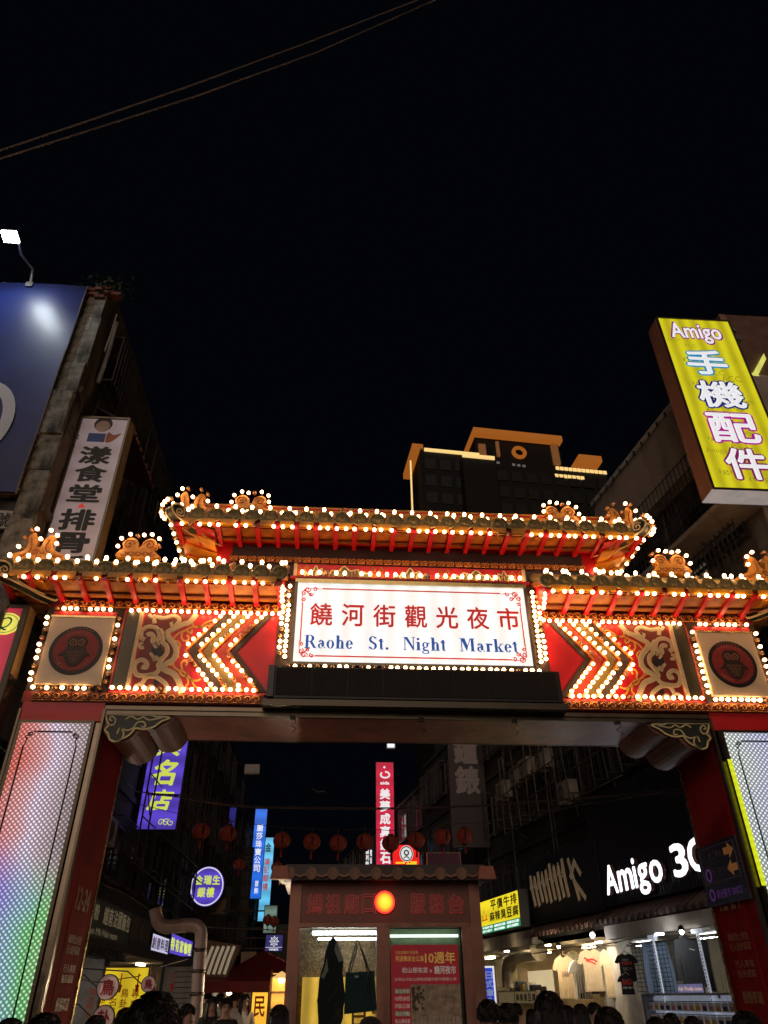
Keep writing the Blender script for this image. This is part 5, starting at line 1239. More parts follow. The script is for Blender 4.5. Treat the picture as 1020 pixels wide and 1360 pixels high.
# red vertical sign with white characters
t, P2, a0, a1, h0, h1 = shopside('R', 499, 524, 1012, 1165, 'diamond_shop_sign', 'tall crimson backlit sign with white characters and a ring logo above the kiosk', 'sign', sign_mat('crimson_face', (.6, .006, .05), .75, .3, False, .2), sb)
w = a1-a0; H = h1-h0; cx = (a0+a1)/2
m = M(P2); vtext(m, '美夢成真鑽石', a0+w*.22, a0+w*.78, h0+H*.1, h0+H*.76, .006, .035); part('characters', m, wt, t); m = M(P2)
ribbon(m, [(cx+w*.24*math.cos(a)+.02, h0+H*.88+w*.16*math.sin(a)) for a in [PI*.75+k*PI*1.75/14 for k in range(15)]], .1, .006, .012); m.disc((cx-w*.02, h0+H*.95), 0, .07, .006, .012, 10)
text(m, 'aida', cx-w*.25, cx+w*.25, h0+H*.79, h0+H*.82, .006, .03); part('ring_logo', m, wt, t)
t, P2, a0, a1, h0, h1 = shopside('R', 598, 645, 975, 1125, 'clock_shop_sign', 'large unlit dark maroon sign with pale blocky characters hanging past the beam', 'sign', mat('maroon_face', (.022, .01, .01), .45), mat('cab_brown', (.06, .04, .035), .5))
w = a1-a0; H = h1-h0; m = M(P2)
text(m, '鐘', a0+w*.15, a0+w*.85, h0+H*.72, h0+H*.99, .01, .04); text(m, '錶', a0+w*.15, a0+w*.85, h0+H*.44, h0+H*.70, .01, .04)
part('characters', m, mat('pale_letter', (.2, .15, .13), .5, emit=(.3, .22, .2), es=.06), t)
t, P2, a0, a1, h0, h1 = shopside('R', 485, 495, 1126, 1152, 'tiny_white_letter_sign', 'tiny dark sign with bright white characters left of the crimson sign', 'sign', sb, sb)
m = M(P2); vtext(m, '鑫利時', a0+(a1-a0)*.05, a0+(a1-a0)*.5, h0, h1, .006, .03); vtext(m, '電話', a0+(a1-a0)*.65, a0+(a1-a0)*.9, h0+.2, h1-.1, .006, .03); part('characters', m, wt, t)
# red shop board with emblem above the kiosk roof
F = front(16); a0, h0 = F.uv(521, 1155); a1, h1 = F.uv(557, 1127)
t = thing('red_emblem_sign', 'bright red lit sign with round green and white emblem and yellow characters', 'sign', ((a0+a1)/2, 16, h0))
cx = (a0+a1)/2; w = (a1-a0)/2
ol = [(a0, h0), (a1, h0), (a1, h1-.12), (cx+w*.6, h1), (cx+w*.5, h1+.12), (cx-w*.5, h1+.12), (cx-w*.6, h1), (a0, h1-.12)]
part('cabinet', M(F).prism(ol, -.2, 0), sb, t); part('face', M(F).prism([(cx+(p[0]-cx)*.96, p[1]*.99+.01*h0) for p in ol], 0, .01), sign_mat('signal_red_face', (.85, .01, .01), .95, .5, False, .1), t)
ec = (cx+.02, h1-.17); part('emblem_disc', M(F).disc(ec, 0, .24, .01, .016, 24, 1.1), wt, t)
m = M(F); m.disc(ec, .19, .225, .016, .02, 24, 1.1); m.disc((ec[0], ec[1]+.03), .05, .1, .016, .02, 14); ribbon(m, [(ec[0]-.1, ec[1]-.15), (ec[0], ec[1]-.08), (ec[0]+.1, ec[1]-.15)], .04, .016, .02); part('emblem_mark', m, mat('emblem_green', (.02, .25, .15), .5), t)
m = M(F); text(m, '三媽', a0+.1, a1-.1, h0-.1, h0+.28, .014, .03); part('characters', m, mat('warm_yellow_letter', (.85, .7, .05), .4, emit=(.9, .7, .03), es=.8), t)
t, P2 = chanbox('dark_plum_board', front(15), *(lambda F: (F.uv(567, 1140)[0], F.uv(612, 1140)[0], F.uv(590, 1156)[1], F.uv(590, 1132)[1]))(front(15)), -.15, 0, mat('plum_face', (.09, .015, .04), .5), mat('rim_copper', (.3, .15, .12), .4, metal=.6), 'unlit plum coloured board to the right of the red emblem sign', 'sign')
# ================================================================== flush signs on the right facade
t, P2, a0, a1, h0, h1 = flush(FRT, (637, 692, 1198, 1243), .9, .3, 'tofu_stall_sign', 'yellow backlit food sign with black brush characters and a green lower band', sign_mat('food_yellow', (.9, .72, .02), .85, .4, False, .2), sb)
w = a1-a0; H = h1-h0
part('green_band', M(P2).box(a0+.03, a1-.03, h0+.03, h0+H*.25, .006, .01), sign_mat('food_green', (.03, .35, .15), .7, .4, False, .1), t)
m = M(P2); 
for i, ch in enumerate('平價牛排'): text(m, ch, a0+w*(.3+.17*i), a0+w*(.45+.17*i), h0+H*.64, h0+H*.93, .012, .025)
for i, ch in enumerate('麻辣臭豆腐'): text(m, ch, a0+w*(.26+.145*i), a0+w*(.39+.145*i), h0+H*.32, h0+H*.6, .012, .025)
part('characters', m, mat('ink_letter', (.01, .01, .03), .5), t)
m = M(P2); 
for i, ch in enumerate(('平價牛排', '麻辣臭豆腐', '招牌臭豆腐')): text(m, ch, a0+w*(.04+.32*i), a0+w*(.32+.32*i), h0+H*.15, h0+H*.22, .016, .02); text(m, ch[::-1], a0+w*(.04+.32*i), a0+w*(.30+.32*i), h0+H*.05, h0+H*.12, .016, .02)
part('small_characters', m, wt, t)
m = M(P2)
for (x, y, r_) in ((.07, .5, .07), (.17, .5, .07), (.12, .66, .05), (.12, .76, .025)): m.disc((a0+w*x, h0+H*y), H*r_*.6, H*r_, .012, .016, 12)
m.box(a0+w*.04, a0+w*.2, h0+H*.4, h0+H*.43, .012, .016); part('red_mark', m, mat('red_letter', (.7, .03, .02), .5, emit=(.8, .03, .01), es=.4), t)
t, P2, a0, a1, h0, h1 = flush(FRT, (697, 800, 1150, 1231), .45, .3, 'clothes_shop_board', 'large black shop board with dull gold slashed brush lettering', mat('board_black', (.014, .014, .014), .5), sb)
w = a1-a0; H = h1-h0; m = M(P2)
random.seed(21)
for k in range(9):
    x = a0+w*(.08+.062*k); y0_ = h0+H*(.2+.01*k); y1_ = h0+H*(.82+.012*k)
    ribbon(m, [(x+.08*k*.0, y1_-random.uniform(0, .25)), (x+w*.012, (y0_+y1_)/2), (x+w*.035, y0_+random.uniform(0, .2))], w*.03, .01, .025)
    ribbon(m, [(x+w*.005, y1_-.1), (x-w*.02, y1_-.45)], w*.012, .01, .024)
    if k % 2: ribbon(m, [(x, y0_+H*.3), (x+w*.05, y0_+H*.36)], w*.012, .01, .023)
for (u, v, u2, v2) in ((.66, .85, .74, .2), (.66, .55, .75, .8), (.70, .5, .82, .2), (.74, .75, .8, .55)): ribbon(m, [(a0+w*u, h0+H*v), (a0+w*u2, h0+H*v2)], w*.025, .01, .027)
part('slashed_lettering', m, mat('wood_gold', (.42, .3, .18), .5, var=.3, scale=8, emit=(.4, .28, .17), es=.14), t)
m = M(P2); text(m, '3F.COFFEE', a0+w*.04, a0+w*.13, h1-.2, h1-.1, .01); part('small_lettering', m, mat('faint_grey'), t)
random.seed(5)
# channel-letter phone shop board with corrugated face
s0, hb = FRT.uv(800, 1232, .4); s1 = 1.0
am = thing('phone_shop_board', 'long black ribbed shop board with glowing white channel letters', 'sign', FRT.pt(s0, 3.4, .2))
hb = 3.55; htp = 6.3
part('backing', M(FRT).box(s0+.1, s1, hb, htp, .1, .4), sb, am)
m = M(FRT); n = 70
for k in range(n): x = s0+.12+(s1-s0-.15)*k/n; m.box(x, x+(s1-s0)/n*.55, hb+.05, htp-.05, .4, .425)
part('ribs', m, mat('rib_black', (.02, .02, .021), .4), am, kind='stuff')
d = .62
b0 = FRT.uv(802, 1190, d)[1]; x0 = FRT.uv(801, 1170, d)[0]; x1 = FRT.uv(878, 1150, d)[0]; x2 = FRT.uv(897, 1145, d)[0]; x3 = FRT.uv(939, 1141, d)[0]
t0 = FRT.uv(805, 1149, d)[1]
chw = glow('channel_white', (.93, .94, 1), 1.6); chs = mat('channel_side', (.3, .16, .14), .4)
P3 = Fr(FRT.O+FRT.N*.46, FRT.U)
H = t0-b0
x1 = FRT.uv(875, 1150, d)[0]
xs = [x0+(x1-x0)*q for q in (0, .245, .53, .60, .80, 1.02)]
for ch, i in zip('Amigo', range(5)):
    low = ch in 'mo'; g_ = ch == 'g'
    y0_, y1_ = (b0, b0+H*.72) if low else ((b0-H*.26, b0+H*.72) if g_ else (b0, b0+H*(1.0 if ch == 'A' else .98)))
    e = .03
    cs_ = M(P3); text(cs_, ch, xs[i]+e, xs[i+1]-e, y0_, y1_, .0, .02); c_ = part('letter_shadow', cs_, chs, am)
    bk = M(P3); text(bk, ch, xs[i]+e, xs[i+1]-e, y0_, y1_, .055, .012, ext=.025); part('letter_return', bk, chs, am)
    cf = M(P3); text(cf, ch, xs[i]+e, xs[i+1]-e, y0_, y1_, .115, .02); part('channel_letter', cf, chw, am)
u3 = lambda px: FRT.uv(px, 1142, d)[0]
for ch, (xa, xb) in zip('3C', ((u3(889), u3(910)), (u3(912), u3(936)))):
    bk = M(P3); text(bk, ch, xa, xb, b0, b0+H, .055, .015, ext=.025); part('letter_return', bk, chs, am)
    cf = M(P3); text(cf, ch, xa, xb, b0, b0+H, .115, .03); part('channel_letter', cf, chw, am)
# awnings and fascia under the boards
aw = thing('tiled_awning', 'row of old round roof tiles along the shop awning under the black boards', 'awning', FRT.pt(-6, 3.3, .5))
awning_tiles(FRT, FRT.uv(700, 1232, .6)[0], 1.0, 3.12, aw, 44, .75)
part('fascia_beam', M(FRT).box(FRT.uv(805, 1236, .7)[0], 1.2, 2.78, 3.08, .55, .75), beige, aw)
a_, b_ = FRT.uv(640, 1262, .7)[0], FRT.uv(706, 1240, .7)[0]
part('canopy_beam', M(FRT).box(a_, b_, 2.95, 3.35, .5, .7), mat('canopy_beige', (.25, .22, .18), .7, dirt=.5), aw)
# ================================================================== shop interiors on the right
def shop(name, label, s0, s1, h, dep, wallm, lamp, n, cat='shop', es=14):
    t = thing(name, label, cat, FRT.pt((s0+s1)/2, 0, -dep/2))
    part('back_wall', M(FRT).box(s0, s1, 0, h, -dep, -dep+.05), wallm, t)
    part('side_wall', M(FRT).box(s0, s0+.06, 0, h, -dep+.05, .35), wallm, t); part('side_wall', M(FRT).box(s1-.06, s1, 0, h, -dep+.05, .35), wallm, t)
    part('ceiling', M(FRT).box(s0, s1, h, h+.08, -dep, .4), wallm, t)
    for k in range(n):
        x = s0+(s1-s0)*(k+.5)/n; part('ceiling_lamp', M(FRT).box(x-.45, x+.45, h-.09, h-.03, -.35, -.25), lamp, t); part('added_front_lamp', M(FRT).box(x-.12, x+.12, h-.05, h-.01, .98, 1.06), lamp, t)  # the front lamps are added, to light the goods from the street side
    return t
cloth_wall = mat('shop_wall_cream', (.42, .33, .2), .7, var=.15, dirt=.3, dirtcol=(.2, .14, .08))
warm_l = glow('shop_lamp_warm', (1, .78, .48), 26); cool_l = glow('shop_lamp_cool', (.85, .92, 1), 20)
sA = FRT.uv(690, 1300)[0]; sB = FRT.uv(815, 1300)[0]; sC = FRT.uv(850, 1300)[0]; sT = FRT.uv(636, 1300)[0]
shop('tofu_stall', 'steamy tofu stall opening with shelves and a bent silver duct', sT-3, sA-.05, 2.9, 1.6, mat('stall_wall', (.3, .27, .19), .7, dirt=.4), warm_l, 3, es=8)
shop('tee_shirt_shop', 'warm lit clothes shop opening with shirts hung along the front', sA, sB, 2.85, 1.5, cloth_wall, warm_l, 2)
sp3 = shop('phone_case_shop', 'cool lit shop opening with jeans, sweatshirt and phone accessories', sB+.02, 1.0, 2.75, 1.8, mat('shop_wall_grey', (.32, .28, .22), .7), cool_l, 3)
# garments
def garment(kind, px, py, wpx, hpx, m_, label, group=None, d=.5, yaw=0, printm=None, thick=.05, cat='shirt'):
    s_, h_ = FRT.uv(px, py, d); base = FRT.pt(s_, h_, d)
    dist = (base-CAM).dot(CF); w = wpx*dist/FPX; hh = abs(FRT.uv(px, py+hpx, d)[1]-h_)
    F = Fr(base, (math.cos(yaw), math.sin(yaw), 0)); t = thing(kind, label, cat, base, group)
    if kind in ('tee_shirt', 'sweatshirt'):
        L_ = hh; sl = .30 if kind == 'tee_shirt' else .9
        half = [(.09*w, 0), (.18*w, -.0), (.36*w, -.07*L_), (.5*w, -.12*L_-sl*L_*.55), (.5*w-.0, -.14*L_-sl*L_*.62), (.38*w, -.16*L_-sl*L_*.68), (.31*w, -.3*L_), (.32*w, -.7*L_), (.34*w, -L_)]
        if kind == 'sweatshirt': half = [(.09*w, 0), (.2*w, -.01*L_), (.36*w, -.08*L_), (.47*w, -.45*L_), (.5*w, -.92*L_), (.38*w, -.93*L_), (.3*w, -.35*L_), (.32*w, -.7*L_), (.33*w, -L_)]
        ol = half+[(-a, b) for a, b in half[::-1]]+[(-.04*w, -.035*L_), (.04*w, -.035*L_)]
    else:
        L_ = hh; ol = [(.42*w, 0), (.5*w, -.5*L_), (.5*w, -L_), (.08*w, -L_), (0, -.35*L_), (-.08*w, -L_), (-.5*w, -L_), (-.5*w, -.5*L_), (-.42*w, 0)]
    # cloth body: outline filled as a grid-relaxed sheet with folds
    m = M(F); n = len(ol)
    m.prism(ol, -thick/2, thick/2)
    # drape folds
    b = part('fabric', m, m_, t)
    f = M(F)
    for k in range(6):
        x = (-.25+.1*k)*w; f.tube([(x, -.35*L_, thick/2), (x*1.08+random.uniform(-.02, .02), -.7*L_, thick/2+.004), (x*1.15, -.97*L_, thick/2)], [.004, .012, .018], 5)
    if kind != 'tee_shirt_flat': part('folds', f, m_, b, kind='stuff')
    h = M(F); h.tube([(-.2*w, .0, 0), (0, .06, 0), (.2*w, 0, 0)], .01, 5); h.tube([(0, .06, 0), (.0, .12, 0), (.03, .15, 0), (.05, .12, 0)], .006, 5)
    part('hanger', h, mat('hanger_wood', (.4, .3, .18), .5), t)
    if printm:
        for nm, fn, pm in printm:
            q = M(F); fn(q, w, L_, thick/2+.004); part(nm, q, pm, b)
    return t, F, w, hh
def cloth(name, rgb): return mat(name, rgb, .85, var=.12, scale=7, bump=.5, fine=14)
tan_c = cloth('tan_cotton', (.52, .38, .22)); white_c = cloth('white_cotton', (.68, .62, .52)); cream_c = cloth('cream_cotton', (.66, .5, .3)); blk_c = cloth('black_cotton', (.02, .02, .022)); grey_c = cloth('charcoal_fleece', (.035, .035, .037)); jean = cloth('pale_denim', (.22, .29, .4)); olive_c = cloth('olive_cotton', (.16, .14, .08)); khaki = cloth('khaki_cotton', (.4, .32, .17))
inkp = mat('print_brown', (.12, .06, .04), .7); redp = mat('print_red', (.6, .03, .02), .6); whp = mat('print_white', (.6, .58, .55), .6)
def brush(q, w, L_, d):
    for k in range(9): x = (-.14+.035*k)*w; ribbon(q, smooth_path([(x, -.35*L_-.03*(k % 3)), (x+.02*w, -.42*L_), (x-.02*w, -.5*L_)], 3), .012, d, d+.003)
def redlogo(q, w, L_, d):
    ribbon(q, smooth_path([(-.25*w, -.2*L_), (-.1*w, -.25*L_), (.05*w, -.24*L_), (.2*w, -.3*L_)], 4), .045, d, d+.003); ribbon(q, smooth_path([(-.2*w, -.27*L_), (0, -.31*L_), (.15*w, -.36*L_)], 4), .035, d, d+.003)
g0 = 'garments hanging at the clothes shop'
garment('tee_shirt', 798, 1262, 30, 62, khaki, 'khaki tee shirt hung last behind the grey one', g0, .25, -.5, cat='shirt')
garment('tee_shirt', 789, 1262, 32, 58, cloth('grey_cotton', (.12, .12, .12)), 'dark grey tee shirt tucked behind the cream one with red print', g0, .35, -.4)
garment('tee_shirt', 760, 1266, 30, 56, olive_c, 'olive tee shirt hidden between the tan and the white ones', g0, .3, -.3)
garment('tee_shirt', 806, 1261, 26, 64, cream_c, 'cream tee shirt at the far end, beside the pale wall', g0, .35, -.7)
garment('sweatshirt', 938, 1247, 34, 70, blk_c, 'black long sweatshirt behind the right white upright', g0, .4, .2)
garment('tee_shirt', 769, 1275, 34, 52, white_c, 'plain white tee shirt between the tan and the cream ones', g0, .45, .1, [('dark_patch', lambda q, w, L_, d: q.prism([(-.2*w, -.85*L_), (.0, -.85*L_), (0, -.98*L_), (-.2*w, -.98*L_)], d, d+.002), blk_c)])
garment('tee_shirt', 748, 1270, 32, 56, tan_c, 'tan tee shirt with dark brush print, leftmost on the rail', g0, .6, -.1, [('brush_print', brush, inkp)])
garment('tee_shirt', 783, 1261, 36, 56, cream_c, 'cream tee shirt with a red script print across the chest', g0, .6, -.15, [('red_print', redlogo, redp)])
garment('tee_shirt', 830, 1267, 30, 36, blk_c, 'black tee shirt with red and white print on the pale wall', g0, .75, -.1, [('red_print', lambda q, w, L_, d: text(q, 'MINI', -.22*w, .22*w, -.42*L_, -.27*L_, d, .03), redp), ('white_print', lambda q, w, L_, d: (text(q, 'MADE IN', -.18*w, .1*w, -.25*L_, -.19*L_, d), text(q, 'SINCE 94', -.2*w, .2*w, -.62*L_, -.5*L_, d)), whp)])
garment('tee_shirt', 831, 1295, 24, 26, blk_c, 'second black tee shirt with red print hung lower on the pale wall', g0, .85, -.1, [('red_print', lambda q, w, L_, d: text(q, 'BAD', -.25*w, .25*w, -.5*L_, -.2*L_, d, .03), redp), ('white_print', lambda q, w, L_, d: q.box(-.3*w, .3*w, -.7*L_, -.6*L_, d, d+.003), whp)])
garment('jeans', 868, 1252, 40, 72, jean, 'pale blue jeans hanging behind a wire grid', g0, .55, .05, cat='trousers')
garment('sweatshirt', 912, 1244, 52, 64, grey_c, 'charcoal long sleeved sweatshirt between the two white uprights', g0, .6, .1, [('small_print', lambda q, w, L_, d: ribbon(q, [(-.02*w, -.26*L_), (.12*w, -.29*L_)], .012, d, d+.003), whp)])
garment('jeans', 955, 1246, 40, 80, cloth('bleached_camo', (.4, .34, .22)), 'bleached tan trousers hanging nearest to the right column', g0, .5, .1, cat='trousers')
# wire grid, rail, uprights
m = M(FRT); x0, x1 = sorted((FRT.uv(846, 1300, .75)[0], FRT.uv(893, 1300, .75)[0]))
for k in range(10): m.tube([(x0+(x1-x0)*k/9, 1.65, .75), (x0+(x1-x0)*k/9, 2.62, .75)], .006, 4)
for k in range(12): m.tube([(x0, 1.68+k*.085, .75), (x1, 1.68+k*.085, .75)], .006, 4)
solo('wire_grid', m, black, 'black wire grid panel in front of the pale jeans', 'grid panel')
m = M(FRT); m.tube([(FRT.uv(700, 1258, .5)[0], 2.72, .5), (FRT.uv(818, 1250, .5)[0], 2.72, .5)], .02, 6)
m.tube([(FRT.uv(830, 1240, .6)[0], 2.62, .6), (.6, 2.62, .6)], .03, 6)
solo('clothes_rail', m, steel, 'metal rail carrying the row of hanging shirts', 'rail')
part('pale_panel', M(FRT).box(FRT.uv(813, 1300, .3)[0], FRT.uv(846, 1300, .3)[0], .3, 2.75, .28, .33), mat('pale_panel', (.6, .52, .42), .6), sp3)
for px, lb in ((875, 'left white slotted upright between the jeans and the sweatshirt'), (937, 'right white slotted upright beside the charcoal sweatshirt')):
    x, _ = FRT.uv(px, 1290, .85); m = M(FRT); m.box(x-.035, x+.035, .9, 2.66, .83, .86); 
    t = thing('slotted_upright', lb, 'shelf upright', FRT.pt(x, .9, .85), 'white slotted uprights')
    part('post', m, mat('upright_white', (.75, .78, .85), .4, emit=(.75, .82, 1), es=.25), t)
    m = M(FRT)
    for k in range(26): m.box(x-.012, x+.012, 1.0+k*.063, 1.035+k*.063, .86, .864)
    part('slots', m, black, t, kind='stuff')
    part('cap', M(FRT).box(x-.13, x+.13, 2.66, 2.74, .8, .9), MATS['upright_white'], t)
# accessory rack
x0, x1 = FRT.uv(862, 1345, .95)[0], FRT.uv(978, 1345, .95)[0]
rk = thing('accessory_rack', 'white lit rack with two rows of small hanging packages', 'rack', FRT.pt((x0+x1)/2, 0, .8))
rt = FRT.uv(920, 1322, .95)[1]
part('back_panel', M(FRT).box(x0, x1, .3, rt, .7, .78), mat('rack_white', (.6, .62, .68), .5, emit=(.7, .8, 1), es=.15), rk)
part('top_rail', M(FRT).box(x0, x1, rt, rt+.04, .65, 1.0), mat('rack_steel', (.3, .33, .38), .4, metal=.5), rk)
part('side_board', M(FRT).box(x0-.12, x0, .3, rt+.02, .65, 1.0), mat('rack_grey', (.2, .22, .25), .5), rk)
pk = [mat('pack_white', (.7, .7, .74), .4), mat('pack_navy', (.03, .05, .12), .4), mat('pack_amber', (.6, .35, .05), .4), mat('pack_pink', (.6, .25, .3), .4)]
for j in range(4):
    for i in range(14):
        x = x0+(x1-x0)*(i+.5)/14; z = rt-.12-j*.22; w_ = (x1-x0)/14*.42
        m = M(FRT); m.box(x-w_, x+w_, z-.15, z, .9, .93); p_ = part('package', m, pk[0], rk)
        part('package_window', M(FRT).box(x-w_*.7, x+w_*.7, z-.13, z-.06, .93, .935), random.choice(pk[1:]) if random.random() < .8 else pk[1], p_)
        part('hook', M(FRT).tube([(x, z+.015, .78), (x, z+.015, .96)], .008, 4), black, rk)
s0_, s1_ = FRT.uv(899, 1313, .98)[0], FRT.uv(933, 1313, .98)[0]
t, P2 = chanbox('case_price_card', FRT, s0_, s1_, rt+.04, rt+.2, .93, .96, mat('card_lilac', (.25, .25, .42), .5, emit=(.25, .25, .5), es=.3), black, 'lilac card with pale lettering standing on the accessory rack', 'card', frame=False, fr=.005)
m = M(P2); text(m, 'Air Pods case', s0_+.03, s1_-.03, rt+.08, rt+.15, .006, .02); part('lettering', m, mat('peach_letter', (.7, .5, .42), .5, emit=(.8, .6, .5), es=.4), t)
# spot lamp over the shirts
p = FRT.pt(*FRT.uv(787, 1240, .9), .9); t = thing('spot_lamp', 'small white spot lamp shining under the tiled awning', 'lamp', p)
m = M(); m.lathe(p, (-.3, -.6, -.7), [(-.12, .03), (-.1, .07), (0, .08)], 12); part('lamp_housing', m, black, t)
def lamp_light(p_, aim, e, col, sz=150, par=None):
    l_ = bpy.data.lights.new('lamp_light', 'SPOT'); l_.energy = e; l_.color = col; l_.spot_size = R(sz); l_.spot_blend = .6; l_.shadow_soft_size = .06
    o_ = bpy.data.objects.new('lamp_light', l_); COL.objects.link(o_); o_.rotation_euler = (Vector(aim)-Vector(p_)).to_track_quat('-Z', 'Y').to_euler(); o_.location = p_
    if par is not None: o_.parent = par; o_.location = Vector(p_)-WLOC[par.name]
lamp_light(p+Vector((-.1, -.12, -.12)), FRT.pt(FRT.uv(765, 1300, .3)[0], 1.6, .3), 85, (1, .86, .66), par=t)
m = M(); m.ball(p+Vector((-.02, -.03, -.04)), .06, 10, 6); part('lamp_bulb', m, glow('spot_white', (.95, 1, .95), 50), t)
for px_, py_, e_, tx_, lb_ in ((905, 1236, 16, 905, 'small lamp under the awning over the charcoal sweatshirt'), (742, 1256, 75, 740, 'small lamp over the tan shirt end of the rail')):
    q_ = FRT.pt(*FRT.uv(px_, py_, 1.0), 1.0); t = thing('awning_lamp', lb_, 'lamp', q_)
    m = M(); m.lathe(q_, (0, 0, -1), [(-.1, .03), (-.05, .06), (.0, .07)], 12); part('lamp_housing', m, black, t)
    m = M(); m.ball(q_+Vector((0, 0, -.02)), .045, 10, 6); part('lamp_bulb', m, MATS['spot_white'], t)
    lamp_light(q_+Vector((-.1, -.1, -.12)), FRT.pt(FRT.uv(tx_, 1300, .3)[0], 1.5, .2), e_, (.9, .95, 1) if px_ > 800 else (1, .85, .6), par=t)
# tofu stall furniture: duct, shelves, menu, blue banner
def pp(px, py, d): return FRT.pt(*FRT.uv(px, py, d), d)
m = M(); P_ = [pp(716, 1262, .3), pp(700, 1264, .3), pp(686, 1267, .3), pp(679, 1274, .3), pp(677, 1290, .3), pp(679, 1312, .3)]
m.tube([tuple(q) for q in P_], .3, 14)
solo('stall_duct', m, mat('foil_duct', (.5, .45, .33), .32, metal=.9, var=.3, scale=6, bump=.5, fine=9), 'fat bent silver duct inside the tofu stall', 'duct')
t = thing('stall_shelf', 'cluttered lit shelf with boxes in the tofu stall', 'shelf', pp(705, 1318, .2))
q0 = FRT.uv(684, 1318, .2); q1 = FRT.uv(716, 1318, .2)
part('shelf_board', M(FRT).box(q0[0], q1[0], q0[1]-.05, q0[1], -.3, .3), alu, t)
part('lit_back', M(FRT).box(q0[0], q1[0], q0[1], q0[1]+.6, -.35, -.3), glow('shelf_glow', (.9, .75, .45), .5), t)
for k in range(5): part('box', M(FRT).box(q0[0]+.1+k*.42, q0[0]+.4+k*.42, q0[1], q0[1]+random.uniform(.15, .32), -.1, .2), [pk[1], pk[2], whitep, pk[1], rust][k], t)
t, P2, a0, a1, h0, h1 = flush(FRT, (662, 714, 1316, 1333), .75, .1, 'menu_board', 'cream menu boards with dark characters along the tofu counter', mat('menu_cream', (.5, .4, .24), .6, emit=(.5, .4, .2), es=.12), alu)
m = M(P2)
for i, ch in enumerate('麻辣臭豆腐'): text(m, ch, a0+(a1-a0)*(.48+.1*i), a0+(a1-a0)*(.56+.1*i), h0+.08, h1-.08, .006, .02)
m.box(a0+(a1-a0)*.44, a0+(a1-a0)*.45, h0+.02, h1-.02, .004, .012); part('characters', m, MATS['ink_letter'], t)
F = front(4.2); a0, a1 = F.uv(641, 1300)[0], F.uv(657, 1300)[0]; h1 = F.uv(648, 1283)[1]
t, P2 = chanbox('blue_roadside_sign', F, a0, a1, h1-.85, h1, -.12, 0, sign_mat('royal_blue_face', (.02, .06, .6), .6, .6, False, .3), wt, 'blue upright lit sign with pale characters beside the kiosk', 'sign')
m = M(P2); vtext(m, '日式章魚燒', a0+.05, a1-.04, h1-.75, h1-.08, .006, .02); part('characters', m, mat('pale_blue_letter', (.5, .6, .8), .5, emit=(.5, .6, .9), es=.3), t)
m = M(); m.box((a0+a1)/2-.03, (a0+a1)/2+.03, 4.3, 4.36, 0, h1-.85); part('stand', m, dark, t)
# ================================================================== plates on the right jamb
JRn = Fr((4.985, 0, 0), (0, -1, 0))
s0_, h1_ = JRn.uv(935, 1125, .01); s1_ = JRn.uv(984, 1120, .01)[0]; h0_ = JRn.uv(952, 1204, .01)[1]
s0_, s1_ = sorted((s0_, s1_)); s1_ = min(s1_, -.03)
t = thing('direction_sign', 'dark glossy direction sign with orange hand arrows on the right column', 'sign', JRn.pt((s0_+s1_)/2, h0_, 0))
part('plate', M(JRn).box(-1.42, -.06, h0_, h1_, .012, .05), mat('plate_navy', (.035, .04, .06), .2, var=.3, spec=.8), t)
m = M(JRn); a, b = -1.42, -.06; H = h1_-h0_
m.box(a+.08, b-.08, h0_+H*.36, h0_+H*.375, .05, .054); m.box(a+.08, b-.08, h0_+H*.93, h0_+H*.945, .05, .054); m.box(a+.08, a+.09, h0_+H*.375, h0_+H*.93, .05, .054); m.box(b-.09, b-.08, h0_+H*.375, h0_+H*.93, .05, .054)
text(m, '松山車站', a+.4, b-.5, h0_+H*.72, h0_+H*.86, .054, .01); text(m, '饒河夜市', a+.4, b-.5, h0_+H*.45, h0_+H*.6, .054, .01)
part('lettering', m, mat('plate_grey_text', (.25, .25, .28), .4), t)
m = M(JRn)
for z, s in ((h0_+H*.8, 1), (h0_+H*.52, -1)):
    cx = b-.28; m.prism([(cx-s*.16, z-.05), (cx+s*.0, z-.05), (cx+s*.0, z-.11), (cx+s*.16, z), (cx+s*.0, z+.11), (cx+s*.0, z+.05), (cx-s*.16, z+.05)][::s], .05, .056)
part('arrows', m, mat('hand_orange', (.45, .2, .07), .5, emit=(.5, .2, .05), es=.15), t)
m = M(JRn); m.disc((a+.25, h0_+H*.5), .07, .1, .05, .055, 16); m.disc((a+.22, h0_+H*.18), .06, .09, .05, .055, 14); text(m, '觀光夜市 SINCE', a+.38, b-.15, h0_+H*.1, h0_+H*.24, .054, .0); part('violet_marks', m, mat('plate_violet', (.2, .06, .3), .5, emit=(.3, .1, .5), es=.12), t)

# ================================================================== information kiosk
KY = 2.5; F = front(KY)
kx0 = F.uv(385, 1200)[0]; kx1 = F.uv(637, 1200)[0]
kt = F.uv(500, 1160)[1]+.0
hz0 = F.uv(510, 1226)[1]; hz1 = F.uv(510, 1172)[1]
ko = thing('service_kiosk', 'brown metal service kiosk with tiled roof edge, red header lettering and two windows', 'kiosk', ((kx0+kx1)/2, KY+.9, 0))
kb = mat('kiosk_bronze', (.3, .14, .1), .38, metal=.45, var=.25, scale=2.5, bump=.05, dirt=.3)
kd = mat('kiosk_dark', (.05, .03, .028), .45)
pw = .19
KD = 1.7
for x in (kx0, kx1-pw):
    part('corner_post', M(F).box(x, x+pw, 0, hz1+.0, -.06, .04), kb, ko); part('corner_post', M(F).box(x, x+pw, 0, hz1, -KD, -KD+.1), kb, ko)
part('header_panel', M(F).box(kx0+pw, kx1-pw, hz0+.0, hz1, -.05, .0), mat('header_brown', (.2, .07, .055), .4, metal=.2, var=.2), ko)
